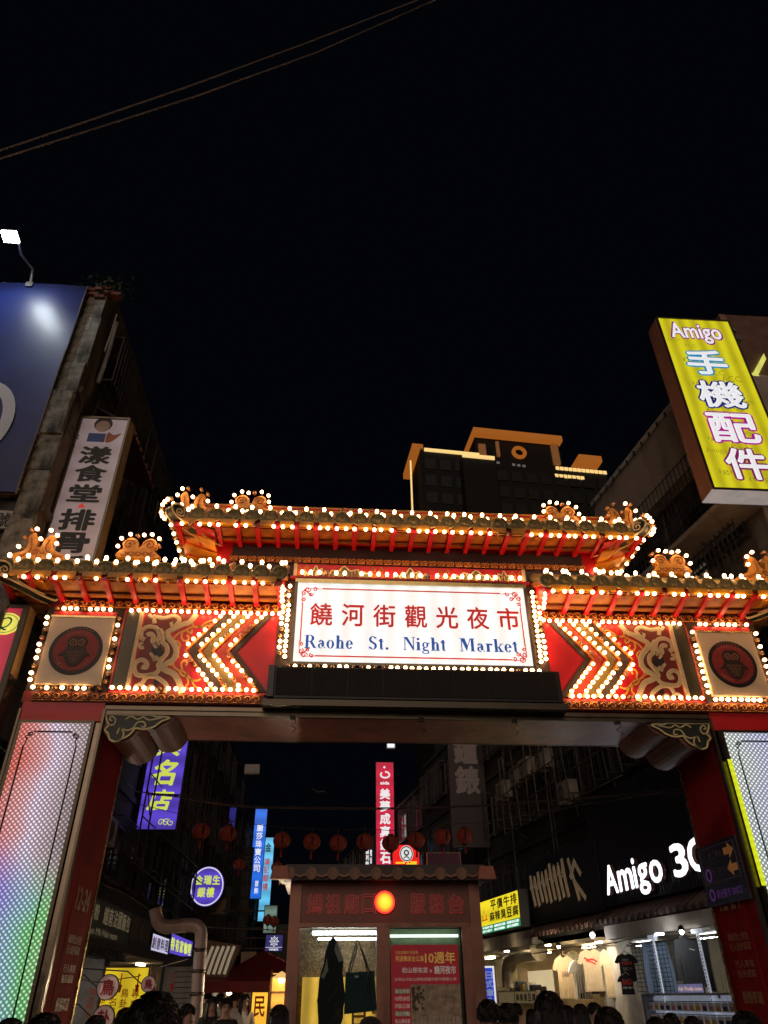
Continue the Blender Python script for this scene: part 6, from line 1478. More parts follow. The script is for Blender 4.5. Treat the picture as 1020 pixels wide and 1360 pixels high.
m = M(F); m.box(kx0+pw, kx1-pw, hz1-.03, hz1, .0, .03); m.box(kx0+pw, kx1-pw, hz0-.06, hz0, -.05, .035); part('header_trim', m, kb, ko)
rf = part('roof_slab', M(F).box(kx0-.12, kx1+.12, hz1, hz1+.1, -KD-.1, .12), kd, ko)
part('fascia', M(F).box(kx0-.1, kx1+.1, hz1+.1, hz1+.26, .1, .2), kd, ko)
zt_ = F.uv(500, 1158)[1]; td = .5
ez = Fr((0, KY-.35, 0), (1, 0, 0)); zt_ = ez.uv(510, 1168)[1]
m = M(F); m.hexa([(kx0-.2, zt_, .33), (kx1+.1, zt_, .33), (kx1+.1, zt_+.06, -.8), (kx0-.2, zt_+.06, -.8), (kx0-.2, zt_+.05, .33), (kx1+.1, zt_+.05, .33), (kx1+.1, zt_+.1, -.8), (kx0-.2, zt_+.1, -.8)])
m.hexa([(kx0-.1, hz1+.1, .1), (kx1+.1, hz1+.1, .1), (kx1+.1, hz1+.1, -.1), (kx0-.1, hz1+.1, -.1), (kx0-.2, zt_, .33), (kx1+.1, zt_, .33), (kx1+.1, zt_, -.1), (kx0-.2, zt_, -.1)])
part('roof', m, kd, ko)
tm = M(Fr((0, 0, 0), (1, 0, 0))); tm.tube([(0, 0, 0), (0, .07, -1.0)], .085, 8); tm.disc((0, 0), .0, .1, 0, .03, 10)
tme, tcc = mk_mesh('roof_tile', tm, mat('kiosk_tile', (.3, .15, .1), .5, var=.4, scale=9, bump=.3, dirt=.4, objrand=.2))
um = M(Fr((0, 0, 0), (1, 0, 0))); um.prism([(-.12, .03), (-.09, -.03), (0, -.055), (.09, -.03), (.12, .03), (.08, .01), (0, -.015), (-.08, .01)], 0, .03)
ume, ucc = mk_mesh('drip_tile', um, MATS['kiosk_tile'])
nt_ = 9
for i in range(nt_+1):
    x = kx0-.02+(kx1-kx0+.04)*i/nt_
    place('roof_tile', tme, Vector((x, KY-.36, zt_+.09))+tcc, ko)
    if i < nt_: place('drip_tile', ume, Vector((x+(kx1-kx0+.04)/nt_/2, KY-.36, zt_+.08))+ucc, ko)
for sx, x in ((-1, kx0-.18), (1, kx1+.08)):
    part('corner_tile', M(ez).hexa([(x-.14, zt_+.0, -.1), (x+.14, zt_+.0, -.1), (x+.16, zt_+.0, .1), (x-.16, zt_+.0, .1), (x-.12, zt_+.2, -.1), (x+.12, zt_+.2, -.1), (x+.12, zt_+.2, .1), (x-.12, zt_+.2, .1)]), mat('corner_terracotta', (.4, .13, .09), .5, var=.3), ko)
# header lettering: red outlined characters
xs_ = lambda px: F.uv(px, 1200)[0]
hh0 = F.uv(510, 1214)[1]; hh1 = F.uv(510, 1187)[1]
kr = mat('header_red', (.6, .06, .05), .35, emit=(.7, .05, .05), es=.10)
for ch, (pa, pb) in zip('媽祖廟口服務台', ((408, 429), (432, 452), (457, 477), (480, 499), (545, 565), (570, 590), (595, 616))):
    m = M(F); text(m, ch, xs_(pa), xs_(pb), hh0, hh1, .012, .035); o = part('header_character', m, kr, ko)
    m = M(F); text(m, ch, xs_(pa)+.012, xs_(pb)-.012, hh0+.012, hh1-.012, .018, .0); part('character_inlay', m, MATS['header_brown'], o)
# windows
wx = (xs_(400), xs_(500), xs_(513), xs_(612)); wt_ = F.uv(505, 1232)[1]
m = M(F); m.box(kx0+pw, kx1-pw, .0, .9, -.05, .0); part('lower_panel', m, kb, ko)
m = M(F); m.box(wx[1], wx[2], .9, hz0-.06, -.05, .03); part('mullion', m, kb, ko)
m = M(F); m.box(wx[2]-.0, wx[2]+.05, .9, wt_, .0, .03); m.box(wx[3]-.02, kx1-pw, .9, hz0-.06, -.03, .03); m.box(kx0+pw, wx[0], .9, hz0-.06, -.03, .03); m.box(kx0+pw, kx1-pw, wt_, hz0-.06, -.03, .02); part('window_frame', m, kb, ko)
part('window_pane', M(F).box(wx[0], wx[1], .9, wt_, -.02, -.012), pane_glass, ko)
part('window_pane', M(F).box(wx[2]+.05, wx[3], .9, wt_, -.02, -.012), pane_glass, ko)
for x in (kx0+.02, kx1-.04): part('side_panel', M(F).box(x, x+.02, 0, hz0, -KD+.1, -.06), kd, ko)
part('inner_partition', M(F).box((wx[1]+wx[2])/2-.02, (wx[1]+wx[2])/2+.02, 0, hz0, -KD+.1, -.06), mat('partition_cream', (.35, .3, .22), .6), ko)
bw = mat('gold_fleck_glass', (.24, .15, .06), .25, metal=.3, var=.8, scale=30, fine=60, bump=.4)
part('back_wall', M(F).box(kx0+.1, kx1-.1, 0, hz0, -KD, -KD+.05), bw, ko)
part('ceiling', M(F).box(kx0+.04, kx1-.04, hz0-.02, hz0+.02, -KD, -.06), mat('partition_cream'), ko)
tub = glow('tube_white', (.95, .98, 1), 20)
for (y_, d_, xa, xb) in ((1239, -.35, 415, 499),): 
    z = front(KY+.35).uv(460, y_)[1]; xa = front(KY+.35).uv(xa, y_)[0]; xb = front(KY+.35).uv(xb, y_)[0]
    m = M(F); m.tube([(xa, z, d_), (xb, z, d_)], .028, 10); part('tube_and_reflection', m, tub, ko)
z = front(KY+.9).uv(460, 1247)[1]; m = M(F); m.tube([(xa+.1, z, -.9), (xb+.1, z, -.9)], .016, 8); part('tube_and_reflection', m, tub, ko)  # thin second tube stands for the first tube's reflection
z = front(KY+.5).uv(560, 1243)[1]; m = M(F); m.tube([(wx[2]+.1, z, -.5), (wx[3], z, -.5)], .022, 8); part('tube_and_reflection', m, glow('tube_dim', (.85, 1, .8), 2.2), ko)
part('right_inner_board', M(F).box(wx[2]+.06, wx[3]+.05, .9, wt_+.02, -.62, -.6), mat('board_sage', (.35, .42, .28), .5), ko)
# yellow lit notice inside on the left
q0 = front(KY+1.5).uv(402, 1298); q1 = front(KY+1.5).uv(505, 1298)
part('lit_notice', M(F).box(q0[0], q1[0], .9, q0[1], -1.5, -1.45), sign_mat('amber_notice', (.9, .5, .06), .6, 1, True, .5), ko)
m = M(F)
for i, ch in enumerate('日本'): text(m, ch, q0[0]+.9+.35*i, q0[0]+1.15+.35*i, q0[1]-.75, q0[1]-.45, -1.44, .02)
for k in range(3): m.disc((q0[0]+.32+.02*k, q0[1]-.35-.16*k), 0, .05, -1.44, -1.43, 8)
part('notice_marks', m, mat('notice_brown', (.25, .1, .02), .5), ko)
# vertical characters on the posts
for x in (kx0, kx1-pw):
    m = M(F)
    for i, ch in enumerate('小心扒手'): text(m, ch, x+.04, x+pw-.04, 1.85-.17*i-.0, 1.98-.17*i, .044, .01)
    part('post_characters', m, mat('faded_pink', (.3, .2, .17), .5), ko)
# warning lamp
lc = front(KY-.08).uv(511, 1198); t = thing('warning_lamp', 'round glowing amber and red warning lamp on the kiosk header', 'lamp', (lc[0], KY-.08, lc[1]-.16))
m = M(); m.lathe((lc[0], KY, lc[1]), (0, -1, 0), [(0, .17), (.05, .17), (.05, .155)], 24); part('lamp_base', m, kd, t)
lm_ = bpy.data.materials.new('warning_lens'); lm_.use_nodes = True; n = lm_.node_tree.nodes; L = lm_.node_tree.links; b = n['Principled BSDF']
b.inputs['Base Color'].default_value = (.8, .15, .02, 1); b.inputs['Roughness'].default_value = .2
tc = n.new('ShaderNodeTexCoord'); sp_ = n.new('ShaderNodeSeparateXYZ'); cbn = n.new('ShaderNodeCombineXYZ'); ln_ = n.new('ShaderNodeVectorMath'); ln_.operation = 'LENGTH'
L.new(tc.outputs['Object'], sp_.inputs[0]); L.new(sp_.outputs['X'], cbn.inputs[0]); L.new(sp_.outputs['Z'], cbn.inputs[1]); L.new(cbn.outputs[0], ln_.inputs[0])
cr = n.new('ShaderNodeValToRGB'); e = cr.color_ramp.elements; e[0].position = .0; e[0].color = (1, .75, .06, 1); e[1].position = .165; e[1].color = (1, .03, .01, 1); q = e.new(.09); q.color = (1, .5, .03, 1); q = e.new(.135); q.color = (1, .2, .02, 1)
L.new(ln_.outputs['Value'], cr.inputs[0]); L.new(cr.outputs[0], b.inputs['Emission Color']); b.inputs['Emission Strength'].default_value = 1.5
m = M(); m.lathe((lc[0], KY-.05, lc[1]), (0, -1, 0), [(0, .155), (.04, .15), (.08, .115), (.105, .06), (.11, 0)], 24); part('lens', m, lm_, t)
rim = M(); rim.lathe((lc[0], KY-.0, lc[1]), (0, -1, 0), [(.05, .17), (.062, .175), (.062, .156)], 24); part('red_rim', rim, glow('red_rim_glow', (1, .02, .02), 3.5), t)
# poster on the right window
a0, h1 = F.uv(519, 1255); a1 = F.uv(608, 1255)[0]
po = thing('festival_poster', 'red festival poster with yellow headline and dancers photo on the right kiosk window', 'poster', ((a0+a1)/2, KY-.02, 1.1))
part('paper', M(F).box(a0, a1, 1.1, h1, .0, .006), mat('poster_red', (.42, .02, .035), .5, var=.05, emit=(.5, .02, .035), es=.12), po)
w = a1-a0
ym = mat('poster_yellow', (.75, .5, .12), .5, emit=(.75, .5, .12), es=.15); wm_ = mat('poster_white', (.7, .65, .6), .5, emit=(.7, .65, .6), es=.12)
m = M(F); text(m, '10週年', a0+w*.5, a0+w*.95, h1-.27, h1-.1, .010, .02); text(m, '阿波舞來台公演', a0+w*.07, a0+w*.48, h1-.24, h1-.155, .010, .01); text(m, '日本高圓寺 阿波舞', a0+w*.07, a0+w*.4, h1-.135, h1-.085, .010)
part('yellow_headline', m, ym, po)
m = M(F); text(m, '松山慈祐宮 x', a0+w*.16, a0+w*.6, h1-.4, h1-.32, .010, .015); text(m, '饒河夜市', a0+w*.63, a0+w*.95, h1-.42, h1-.3, .010, .03); text(m, '台灣台北松山慈祐宮觀光夜市舞團公演', a0+w*.05, a0+w*.95, h1-.51, h1-.465, .010)
for k, s_ in enumerate(('演出時間', '10月28日', '19:00-21:00', '演出地點', '松山慈祐宮')): text(m, s_, a0+w*.05, a0+w*.26, h1-.68-.1*k, h1-.62-.1*k, .012, .01)
part('white_lettering', m, wm_, po, kind='stuff')
for k in (0, 3): part('lettering_tab', M(F).box(a0+w*.04, a0+w*.27, h1-.69-.1*k, h1-.61-.1*k, .006, .009), mat('tab_olive', (.3, .2, .05), .5), po)
pm = mat('poster_photo_ground', (.4, .3, .22), .5, var=.6, scale=9); pn = part('photo', M(F).box(a0+w*.28, a1-w*.0, 1.1, h1-.56, .006, .009), pm, po)
m = M(F)
for k in range(12): m.disc((a0+w*(.31+.057*k), 1.32+.05*random.random()), 0, .022, .009, .012, 10); m.box(a0+w*(.31+.057*k)-.022, a0+w*(.31+.057*k)+.022, 1.12, 1.3+.03*(k % 3), .009, .011)
part('photo_dancers', m, mat('photo_pale', (.5, .42, .34), .5), pn, kind='stuff')
m = M(F)
for k in range(26): m.disc((a0+w*(.31+.17*random.random()**1.3), h1-.60-.3*random.random()), 0, random.uniform(.015, .035), .009, .0115+.0002*k, 7)
part('photo_trees', m, mat('photo_dark', (.08, .07, .04), .6), pn, kind='stuff')
m = M(front(KY+.58)); text(m, '陽明公園', wx[2]+.25, wx[2]+.5, wt_-.13, wt_-.06, .0); 
part('board_lettering', m, mat('teal_grey_letter', (.1, .15, .12), .5), ko)
# vest and tote bag hanging inside the left window
VY = KY+.12; F = front(VY)
def zz(py, px=450): return F.uv(px, py)[1]
def xx(px, py=1290): return F.uv(px, py)[0]
t = thing('hanging_vest', 'black vest with pale side panels hanging behind the left kiosk window', 'vest', (xx(443), VY, 1.2))
ol = [(440, 1246), (433, 1262), (429, 1285), (424, 1300), (423, 1360), (452, 1362), (456, 1340), (458, 1320), (455, 1292), (456, 1278), (450, 1265), (446, 1248)]
ol = [(xx(a, b), zz(b)) for a, b in ol][::-1]
m = M(F); m.prism(smooth_path(ol, 2, True), -.05, .04); vb = part('vest_body', m, cloth('vest_black', (.03, .032, .036)), t)
ol = [(447, 1248), (452, 1262), (457, 1276), (450, 1278), (444, 1262)]; m = M(F); m.prism([(xx(a, b), zz(b)) for a, b in ol][::-1], .04, .06); part('pale_panel', m, cloth('vest_pale', (.5, .48, .42)), vb)
ol = [(434, 1272), (430, 1290), (426, 1297), (430, 1300), (436, 1288)]; m = M(F); m.prism([(xx(a, b), zz(b)) for a, b in ol][::-1], .04, .06); part('pale_panel', m, MATS['vest_pale'], vb)
m = M(F); m.tube([(xx(436), zz(1330), .045), (xx(444), zz(1322), .045), (xx(448), zz(1312), .045)], .006, 5); m.tube([(xx(441), zz(1246), 0), (xx(443), zz(1240), 0), (xx(446), zz(1243), 0)], .008, 5); part('piping', m, steel, vb)
t = thing('tote_bag', 'dark teal tote bag with long straps hanging in the left kiosk window', 'bag', (xx(476), VY, 1.5))
ol = [(458, 1292), (497, 1290), (500, 1342), (462, 1348), (455, 1345), (457, 1315)]
m = M(F); m.hexa([(xx(457, 1346), zz(1347), -.1), (xx(500, 1346), zz(1343), -.1), (xx(500, 1346), zz(1343), .1), (xx(457, 1346), zz(1347), .1), (xx(459, 1291), zz(1292), -.03), (xx(497, 1291), zz(1290), -.03), (xx(497, 1291), zz(1290), .03), (xx(459, 1291), zz(1292), .03)])
bgm_ = cloth('tote_teal', (.035, .075, .08)); bg_ = part('bag_body', m, bgm_, t)
m = M(F); 
for dx in (0, 3): m.tube([(xx(463+dx), zz(1292), .04), (xx(470+dx), zz(1262), .02), (xx(474), zz(1246), .0), (xx(480), zz(1262), .02), (xx(488+dx), zz(1291), .04)], .014, 5, flat=.4)
m.tube([(xx(488, 1300), zz(1291), .045), (xx(490, 1320), zz(1325), .095)], .02, 4); part('straps', m, mat('strap_brown', (.06, .045, .04), .6), t)
part('brand_tab', M(F).box(xx(471), xx(476), zz(1299), zz(1296), .04, .075), whp, bg_)

# ================================================================== left side: stalls, banner, discs, duct, awning
FBn = front(3.0)
a0, a1 = -5.0-1.2, 0
F = front(5.0); a0 = F.uv(133, 1320)[0]; a1 = F.uv(195, 1320)[0]; h1 = F.uv(165, 1283)[1]
t, P2 = chanbox('yellow_fortune_board', F, a0, a1, .8, h1, -.1, 0, sign_mat('banner_yellow', (.85, .62, .02), .55, .5, True, .25), mat('wood_brown', (.12, .06, .03), .6), 'yellow lit board with red tassels and columns of small red characters behind the bird discs', 'sign')
m = M(P2)
for c_, s_ in enumerate(('專業卜卦', '鳥卦算命', '命名擇日', '論命合婚', '風水陽宅')): vtext(m, s_, a1-.28-.2*c_, a1-.14-.2*c_, h1-1.05+.06*c_, h1-.35, .006, .01)
part('red_characters', m, mat('banner_red', (.6, .12, .02), .5), t)
m = M(P2)
for k in range(4): x = a0+.35+.32*k; m.tube([(x, h1-.12, .03), (x, h1-.3, .03)], .012, 4); m.tube([(x, h1-.3, .03), (x, h1-.42, .03)], [.04, .02], 6)
part('tassels', m, redp, t)
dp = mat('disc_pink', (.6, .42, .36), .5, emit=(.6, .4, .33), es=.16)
for (px, py, r, ch, lb) in ((143, 1311, 15, '鳥', 'large round white disc with a dark red bird character, upper of the pair'), (137, 1352, 15, '卦', 'round white disc with a dark red fortune character, below the large bird disc'), (197, 1307, 9.5, '鳥', 'small round white disc with a dark red bird character right of the yellow board')):
    F = front(4.3); c = F.uv(px, py); rr = F.uv(px+r, py)[0]-c[0]
    t = thing('bird_disc', lb, 'sign', (c[0], 4.3, c[1]-rr), 'round bird fortune discs')
    part('rim', M(F).disc(c, rr*.93, rr, -.05, .02, 28), black, t); part('disc_face', M(F).disc(c, 0, rr*.93, -.04, .0, 28), dp, t)
    m = M(F); text(m, ch, c[0]-rr*.58, c[0]+rr*.58, c[1]-rr*.62, c[1]+rr*.62, .006, .03); part('character', m, mat('disc_wine', (.35, .02, .03), .5), t)
    m = M(); m.tube([(c[0]-rr, 4.33, c[1]), (c[0]-rr-.3, 4.4, c[1]+.2), (-6.6, 4.4, c[1]+.3)], .012, 5); part('bracket', m, black, t)
# left shopfront recess, lit
def lshop(name, lb, s0, s1, h, wallm, lamp, cat='shop'):
    t = thing(name, lb, cat, FL.pt((s0+s1)/2, 0, -1))
    part('back_wall', M(FL).box(s0, s1, 0, h, -1.8, -1.75), wallm, t); part('side_wall', M(FL).box(s0, s0+.06, 0, h, -1.75, .3), wallm, t); part('side_wall', M(FL).box(s1-.06, s1, 0, h, -1.75, .3), wallm, t)
    part('ceiling', M(FL).box(s0, s1, h, h+.08, -1.8, .4), wallm, t)
    for k in range(2):
        x = s0+(s1-s0)*(k+.5)/2; part('ceiling_lamp', M(FL).box(x-.5, x+.5, h-.07, h-.01, -.5, -.4), lamp, t)
        part('shelf', M(FL).box(s0+.3, s1-.3, .9+.5*k, .94+.5*k, -1.7, -1.3), whitep, t)
        for q in range(7): part('goods', M(FL).box(s0+.5+q*(s1-s0-1)/7, s0+.8+q*(s1-s0-1)/7, .94+.5*k, 1.1+.5*k+.1*random.random(), -1.65, -1.35), random.choice([pk[0], pk[1], pk[2], redp, cream_c]), t)
    return t
lshop('noodle_shop', 'shop opening with goods and cool light below the slate noodle board', 2.0, 9.5, 2.5, mat('left_shop_wall', (.4, .34, .27), .7), cool_l)
lshop('snack_shop', 'warm shop opening behind the grey shutter on the left', 10, 19.5, 2.6, MATS['left_shop_wall'], warm_l)
m = M(FL); m.box(1.6, 20, 2.62, 2.95, .0, .5); solo('left_canopy_band', m, dark, 'dark canopy band running under the left shop boards', 'canopy')
# roller shutter
F = front(8.0); a0, a1 = F.uv(216, 1310)[0], F.uv(256, 1310)[0]; h1 = F.uv(235, 1284)[1]
t = thing('roller_shutter', 'small grey corrugated roller shutter half lit behind the beige duct', 'shutter', ((a0+a1)/2, 8, 0))
for k in range(24): part('slat', M(F).box(a0, a1, h1-.1*(k+1)+.012, h1-.1*k, -.02, .01+.008*(k % 2)), mat('shutter_grey', (.34, .33, .3), .5, metal=.3, dirt=.4), t)
m = M(F); m.box(a0-.06, a0, 0, h1+.1, -.03, .04); m.box(a1, a1+.06, 0, h1+.1, -.03, .04); m.box(a0-.06, a1+.06, h1, h1+.2, -.1, .05); part('frame', m, dark, t)
# beige square-elbow duct
DY = 5.2
def dq(px, py): return tuple(at(px, py, DY))
m = M(); path = smooth_path([(206, 1207), (209, 1222), (214, 1229), (225, 1231), (248, 1229), (258, 1229), (265, 1234), (267, 1245), (264, 1290), (260, 1345)], 3)
m.tube([dq(*p) for p in path]+[(at(258, 1360, DY).x, DY, 0)], .125, 12)
vd = solo('vent_duct', m, mat('beige_duct', (.6, .48, .4), .4, metal=.2, var=.15, dirt=.3), 'fat beige duct bending across and down beside the left stalls', 'duct')
m = M()
for k in range(3):
    p = at(210+20*k, [1225, 1231, 1229][k], DY); 
# strap rings on the duct's drop
for py in (1262, 1290, 1320):
    p = at(265-(py-1262)*.06, py, DY); q = M(); q.lathe(p, (0, 0, 1), [(-.03, .13), (-.03, .14), (.03, .14), (.03, .13)], 14); part('strap', q, steel, vd)
# red canopy tent
TY = 9.0
ap = at(356, 1262, TY+1.2); l = at(262, 1304, TY); r_ = at(392, 1302, TY)
t = thing('red_canopy', 'dark red peaked fabric canopy over the lit stalls left of the kiosk', 'canopy', (ap.x, TY+1.2, 0))
z0_ = l.z; x0, x1 = l.x, r_.x+1.0; y0, y1 = TY, TY+3
ap = Vector((at(350, 1262, TY+1.5).x, TY+1.5, at(350, 1262, TY+1.5).z))
m = M(); N = 8
cs_ = [(x0, y0), (x1, y0), (x1, y1), (x0, y1)]
vs = []; fs = []
for s_ in range(4):
    ax, ay = cs_[s_]; bx_, by = cs_[(s_+1) % 4]; b0_ = len(vs)
    for i in range(N+1):
        for j in range(N+1):
            u = i/N; v = j/N; ex = ax+(bx_-ax)*u; ey = ay+(by-ay)*u
            zz_ = z0_+(ap.z-z0_)*(v**1.25)-.05*math.sin(PI*u)*(1-v)
            vs.append((ex+(ap.x-ex)*v, ey+(ap.y-ey)*v, zz_+.012*math.sin(u*17)))
    fs += [(b0_+i*(N+1)+j, b0_+(i+1)*(N+1)+j, b0_+(i+1)*(N+1)+j+1, b0_+i*(N+1)+j+1) for i in range(N) for j in range(N)]
m.add(vs, fs, True); cvm = mat('canopy_red', (.24, .02, .025), .6, var=.2, bump=.2); part('fabric_top', m, cvm, t)
m = M(); m.box(x0, x1, y0-.02, y0, z0_-.22, z0_); m.box(x0-.02, x0, y0, y1, z0_-.22, z0_); m.box(x1, x1+.02, y0, y1, z0_-.22, z0_); part('valance', m, cvm, t)
for (x, y) in cs_: part('pole', M().box(x-.03, x+.03, y-.03, y+.03, 0, z0_), alu, t)
# lit stall under it
st = thing('folk_art_stall', 'warm lit stall wall with pictures under the red canopy', 'stall', (ap.x, TY+3, 0))
part('back_wall', M().box(x0, x1, TY+3.4, TY+3.5, 0, z0_+.3), mat('stall_cream', (.4, .3, .2), .7, var=.3, scale=4), st)
for k in range(3): 
    m = M(); m.ball((x0+.6+k*(x1-x0-1)/2, TY+1.6, z0_-.2), .07, 10, 6); part('lamp_bulb', m, glow('bulb_warm', (1, .72, .35), 55), st)
for k in range(7):
    x = x0+.1+k*.55; z = 1.5+.35*((k*5) % 3); c_ = [whitep, cream_c, redp, pk[2], whitep, cream_c, pk[1]][k]
    part('picture', M().box(x, x+.42, TY+3.36, TY+3.4, z, z+.5), c_, st)
part('counter', M().box(x0+.3, x1-.5, TY+2.2, TY+2.9, 0, .95), mat('wood_brown'), st)
F = front(TY-.4); a0, a1 = F.uv(333, 1330)[0], F.uv(357, 1330)[0]; h1 = F.uv(345, 1316)[1]
t, P2 = chanbox('folk_custom_sign', F, a0, a1, .7, h1, -.2, 0, sign_mat('folk_orange', (1, .52, .04), .95, .5, False, .2), mat('wood_brown'), 'standing orange lit box sign with red characters in front of the red canopy', 'sign')
m = M(P2); text(m, '民', a0+.08, a1-.08, h1-.5, h1-.1, .006, .02); text(m, '俗', a0+.08, a1-.08, h1-1.05, h1-.62, .006, .02); text(m, '館', a0+.08, a1-.08, h1-1.55, h1-1.15, .006, .02); part('characters', m, mat('folk_red', (.6, .1, .01), .5), t)
F = front(12.2); a0, a1 = F.uv(271, 1315)[0], F.uv(291, 1315)[0]; h0, h1 = F.uv(280, 1333)[1], F.uv(280, 1303)[1]
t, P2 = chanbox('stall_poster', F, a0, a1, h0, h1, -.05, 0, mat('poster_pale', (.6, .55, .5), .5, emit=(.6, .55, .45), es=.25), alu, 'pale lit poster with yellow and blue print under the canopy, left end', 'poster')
part('poster_print', M(P2).box(a0+.1, a0+(a1-a0)*.5, h0+.1, h0+(h1-h0)*.6, .006, .01), mat('print_yellow', (.6, .45, .05), .5), t)
F = front(12.3); a0, a1 = F.uv(292, 1310)[0], F.uv(318, 1310)[0]; h0, h1 = F.uv(305, 1318)[1], F.uv(305, 1303)[1]
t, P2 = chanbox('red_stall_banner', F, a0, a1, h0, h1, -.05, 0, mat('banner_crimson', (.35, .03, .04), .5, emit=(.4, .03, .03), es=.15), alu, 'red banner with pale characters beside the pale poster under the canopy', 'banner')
m = M(P2); text(m, '霸王麵線糊', a0+.1, a1-.1, h0+.08, h1-.08, .006, .02); part('characters', m, cream, t)
# yellow stall right of the folk sign
ys2 = thing('golden_stall', 'golden lit stall corner between the folk sign and the kiosk', 'stall', (at(375, 1330, 6.5).x, 6.8, 0))
q0 = at(362, 1300, 6.8); q1 = at(384, 1300, 6.8)
part('lit_wall', M().box(q0.x, q1.x+.6, 6.8, 6.85, .8, q0.z+.1), sign_mat('gold_wall', (1, .5, .08), .7, .8, False, .5), ys2)
part('frame', M().box(q0.x-.04, q0.x, 6.75, 6.9, 0, q0.z+.15), mat('wood_brown'), ys2)
for k in range(4): part('shelf_strip', M().box(q0.x, q1.x+.6, 6.72, 6.8, 1.1+.3*k, 1.14+.3*k), mat('wood_brown'), ys2)
p = at(374, 1299, 6.5); m = M(); m.lathe((p.x, 6.5, p.z), (0, 0, 1), [(.12, .01), (.1, .05), (0, .2), (-.01, .2)], 14); part('lamp_shade', m, mat('shade_amber', (.7, .45, .15), .5, emit=(1, .6, .2), es=.8), ys2)
lamp_light(p+Vector((0, -.02, -.1)), (-3.5, 1.5, 2.6), 150, (1, .78, .55), 175, ys2)
m = M(); m.ball((p.x, 6.5, p.z-.03), .06, 8, 6); part('lamp_bulb', m, glow('bulb_warm', (1, .72, .35), 55), ys2)
# tilted lamp shade sign
F = front(9.5); c = F.uv(289, 1275)
t = thing('bamboo_lantern_box', 'tilted dim lantern box with slashed pale characters left of the canopy peak', 'lantern', (c[0], 9.5, c[1]-.4))
m = M(F); m.hexa([(c[0]-.5, c[1]-.42, -.2), (c[0]+.25, c[1]-.48, -.2), (c[0]+.25, c[1]-.48, .2), (c[0]-.5, c[1]-.42, .2), (c[0]-.3, c[1]+.42, -.2), (c[0]+.55, c[1]+.3, -.2), (c[0]+.55, c[1]+.3, .2), (c[0]-.3, c[1]+.42, .2)]); part('box_body', m, mat('box_tan', (.25, .18, .11), .6, dirt=.4), t)
m = M(F)
for k in range(5): ribbon(m, [(c[0]-.3+.13*k, c[1]-.3), (c[0]-.2+.13*k, c[1]+.05), (c[0]-.12+.13*k, c[1]+.28)], .07, .205, .22)
part('slashed_characters', m, mat('slash_cream', (.6, .52, .4), .5, emit=(.6, .5, .35), es=.3), t)

# ================================================================== lanterns on a string
def lantern():
    t = thing('paper_lantern', 'x', 'lantern', (0, 0, 0), 'red lanterns strung across the street')
    m = M(); n = 14; mm = 10; vs = []
    for i in range(mm+1):
        a = PI*(.1+.8*i/mm)
        for k in range(n):
            w = 2*PI*k/n; r = .235*math.sin(a)*(1+.035*math.cos(w*7)); vs.append((r*math.cos(w), r*math.sin(w), .2*math.cos(a)))
    m.add(vs, [(i*n+k, (i+1)*n+k, (i+1)*n+(k+1) % n, i*n+(k+1) % n) for i in range(mm) for k in range(n)], True)
    lr = mat('lantern_red', (.32, .045, .028), .5, var=.2, emit=(.7, .08, .04), es=.015); part('paper_globe', m, lr, t)
    m = M(); 
    for k in range(7):
        w = 2*PI*k/7; m.tube([(.24*math.sin(a)*math.cos(w), .24*math.sin(a)*math.sin(w), .205*math.cos(a)) for a in [PI*(.1+.8*i/8) for i in range(9)]], .006, 4)
    part('ribs', m, mat('lantern_rib', (.3, .12, .04), .5), t)
    m = M(); m.lathe((0, 0, .19), (0, 0, 1), [(0, .08), (.04, .08), (.04, 0)], 12); m.lathe((0, 0, -.23), (0, 0, 1), [(0, 0), (0, .08), (.04, .08)], 12); part('caps', m, mat('lantern_cap', (.06, .03, .02), .5), t)
    m = M(); m.tube([(0, 0, -.22), (0, 0, -.42)], [.02, .03], 6); m.tube([(0, 0, .22), (0, 0, .36)], .006, 4); part('tassel', m, redp, t)
    m = M(Fr((0, -.236, 0), (1, 0, 0))); ribbon(m, [(-.0, .13), (0, -.13)], .035, 0, .01); ribbon(m, [(-.05, .04), (.05, .04)], .02, 0, .01); part('black_mark', m, black, t)
    return t
p_ = Vector((-6.3, 4.0, 2.5)); t = thing('added_stall_lamp', 'added cool white lamp under the left canopy band above the bird discs', 'lamp', p_)  # added lamp, put in to brighten the left jamb
m = M(); m.ball(p_, .05, 10, 6); part('lamp_bulb', m, MATS['spot_white'], t); m = M(); m.lathe(p_, (0, 0, 1), [(.02, .07), (.08, .03), (.4, .01)], 10); part('lamp_shade', m, black, t)
lamp_light(p_+Vector((.1, 0, -.05)), (-4.5, 1.5, 1.8), 90, (1, .9, .75), 170, t)
ln0 = lantern(); LY = 9.5
lan = [(267, 1104), (303, 1107), (374, 1116), (414, 1118), (449, 1120), (485, 1118), (519, 1120), (553, 1116), (588, 1112), (617, 1111)]
ordn = ['leftmost red lantern, in front of the dark left house', 'second red lantern from the left, touching the small blue sign', 'third red lantern, just right of the cyan sign', 'fourth lantern, alone against the black sky', 'fifth lantern, left of the tiny white lettered sign', 'sixth lantern, right above the tiny white lettered sign',
        'seventh lantern, in front of the lower end of the crimson sign', 'eighth lantern, just right of the crimson sign', 'ninth lantern, left edge of the clock-shop sign', 'rightmost red lantern, in front of the clock-shop sign foot']
for i, (px, py) in enumerate(lan):
    o = ln0 if i == 0 else copy_tree(ln0); o.location = at(px, py, LY); o.rotation_euler.z = random.uniform(-.6, .6); o['label'] = ordn[i]
P = [tuple(at(x, y-17, LY)) for x, y in [(230, 1096)]+lan+[(660, 1106)]]
m = M(); m.tube([(-7, LY, P[0][2]+.3)]+P+[(6.4, LY, P[-1][2]+.5)], .008, 4); solo('lantern_string', m, cablem, 'thin cord carrying the row of red lanterns across the street', 'cord')
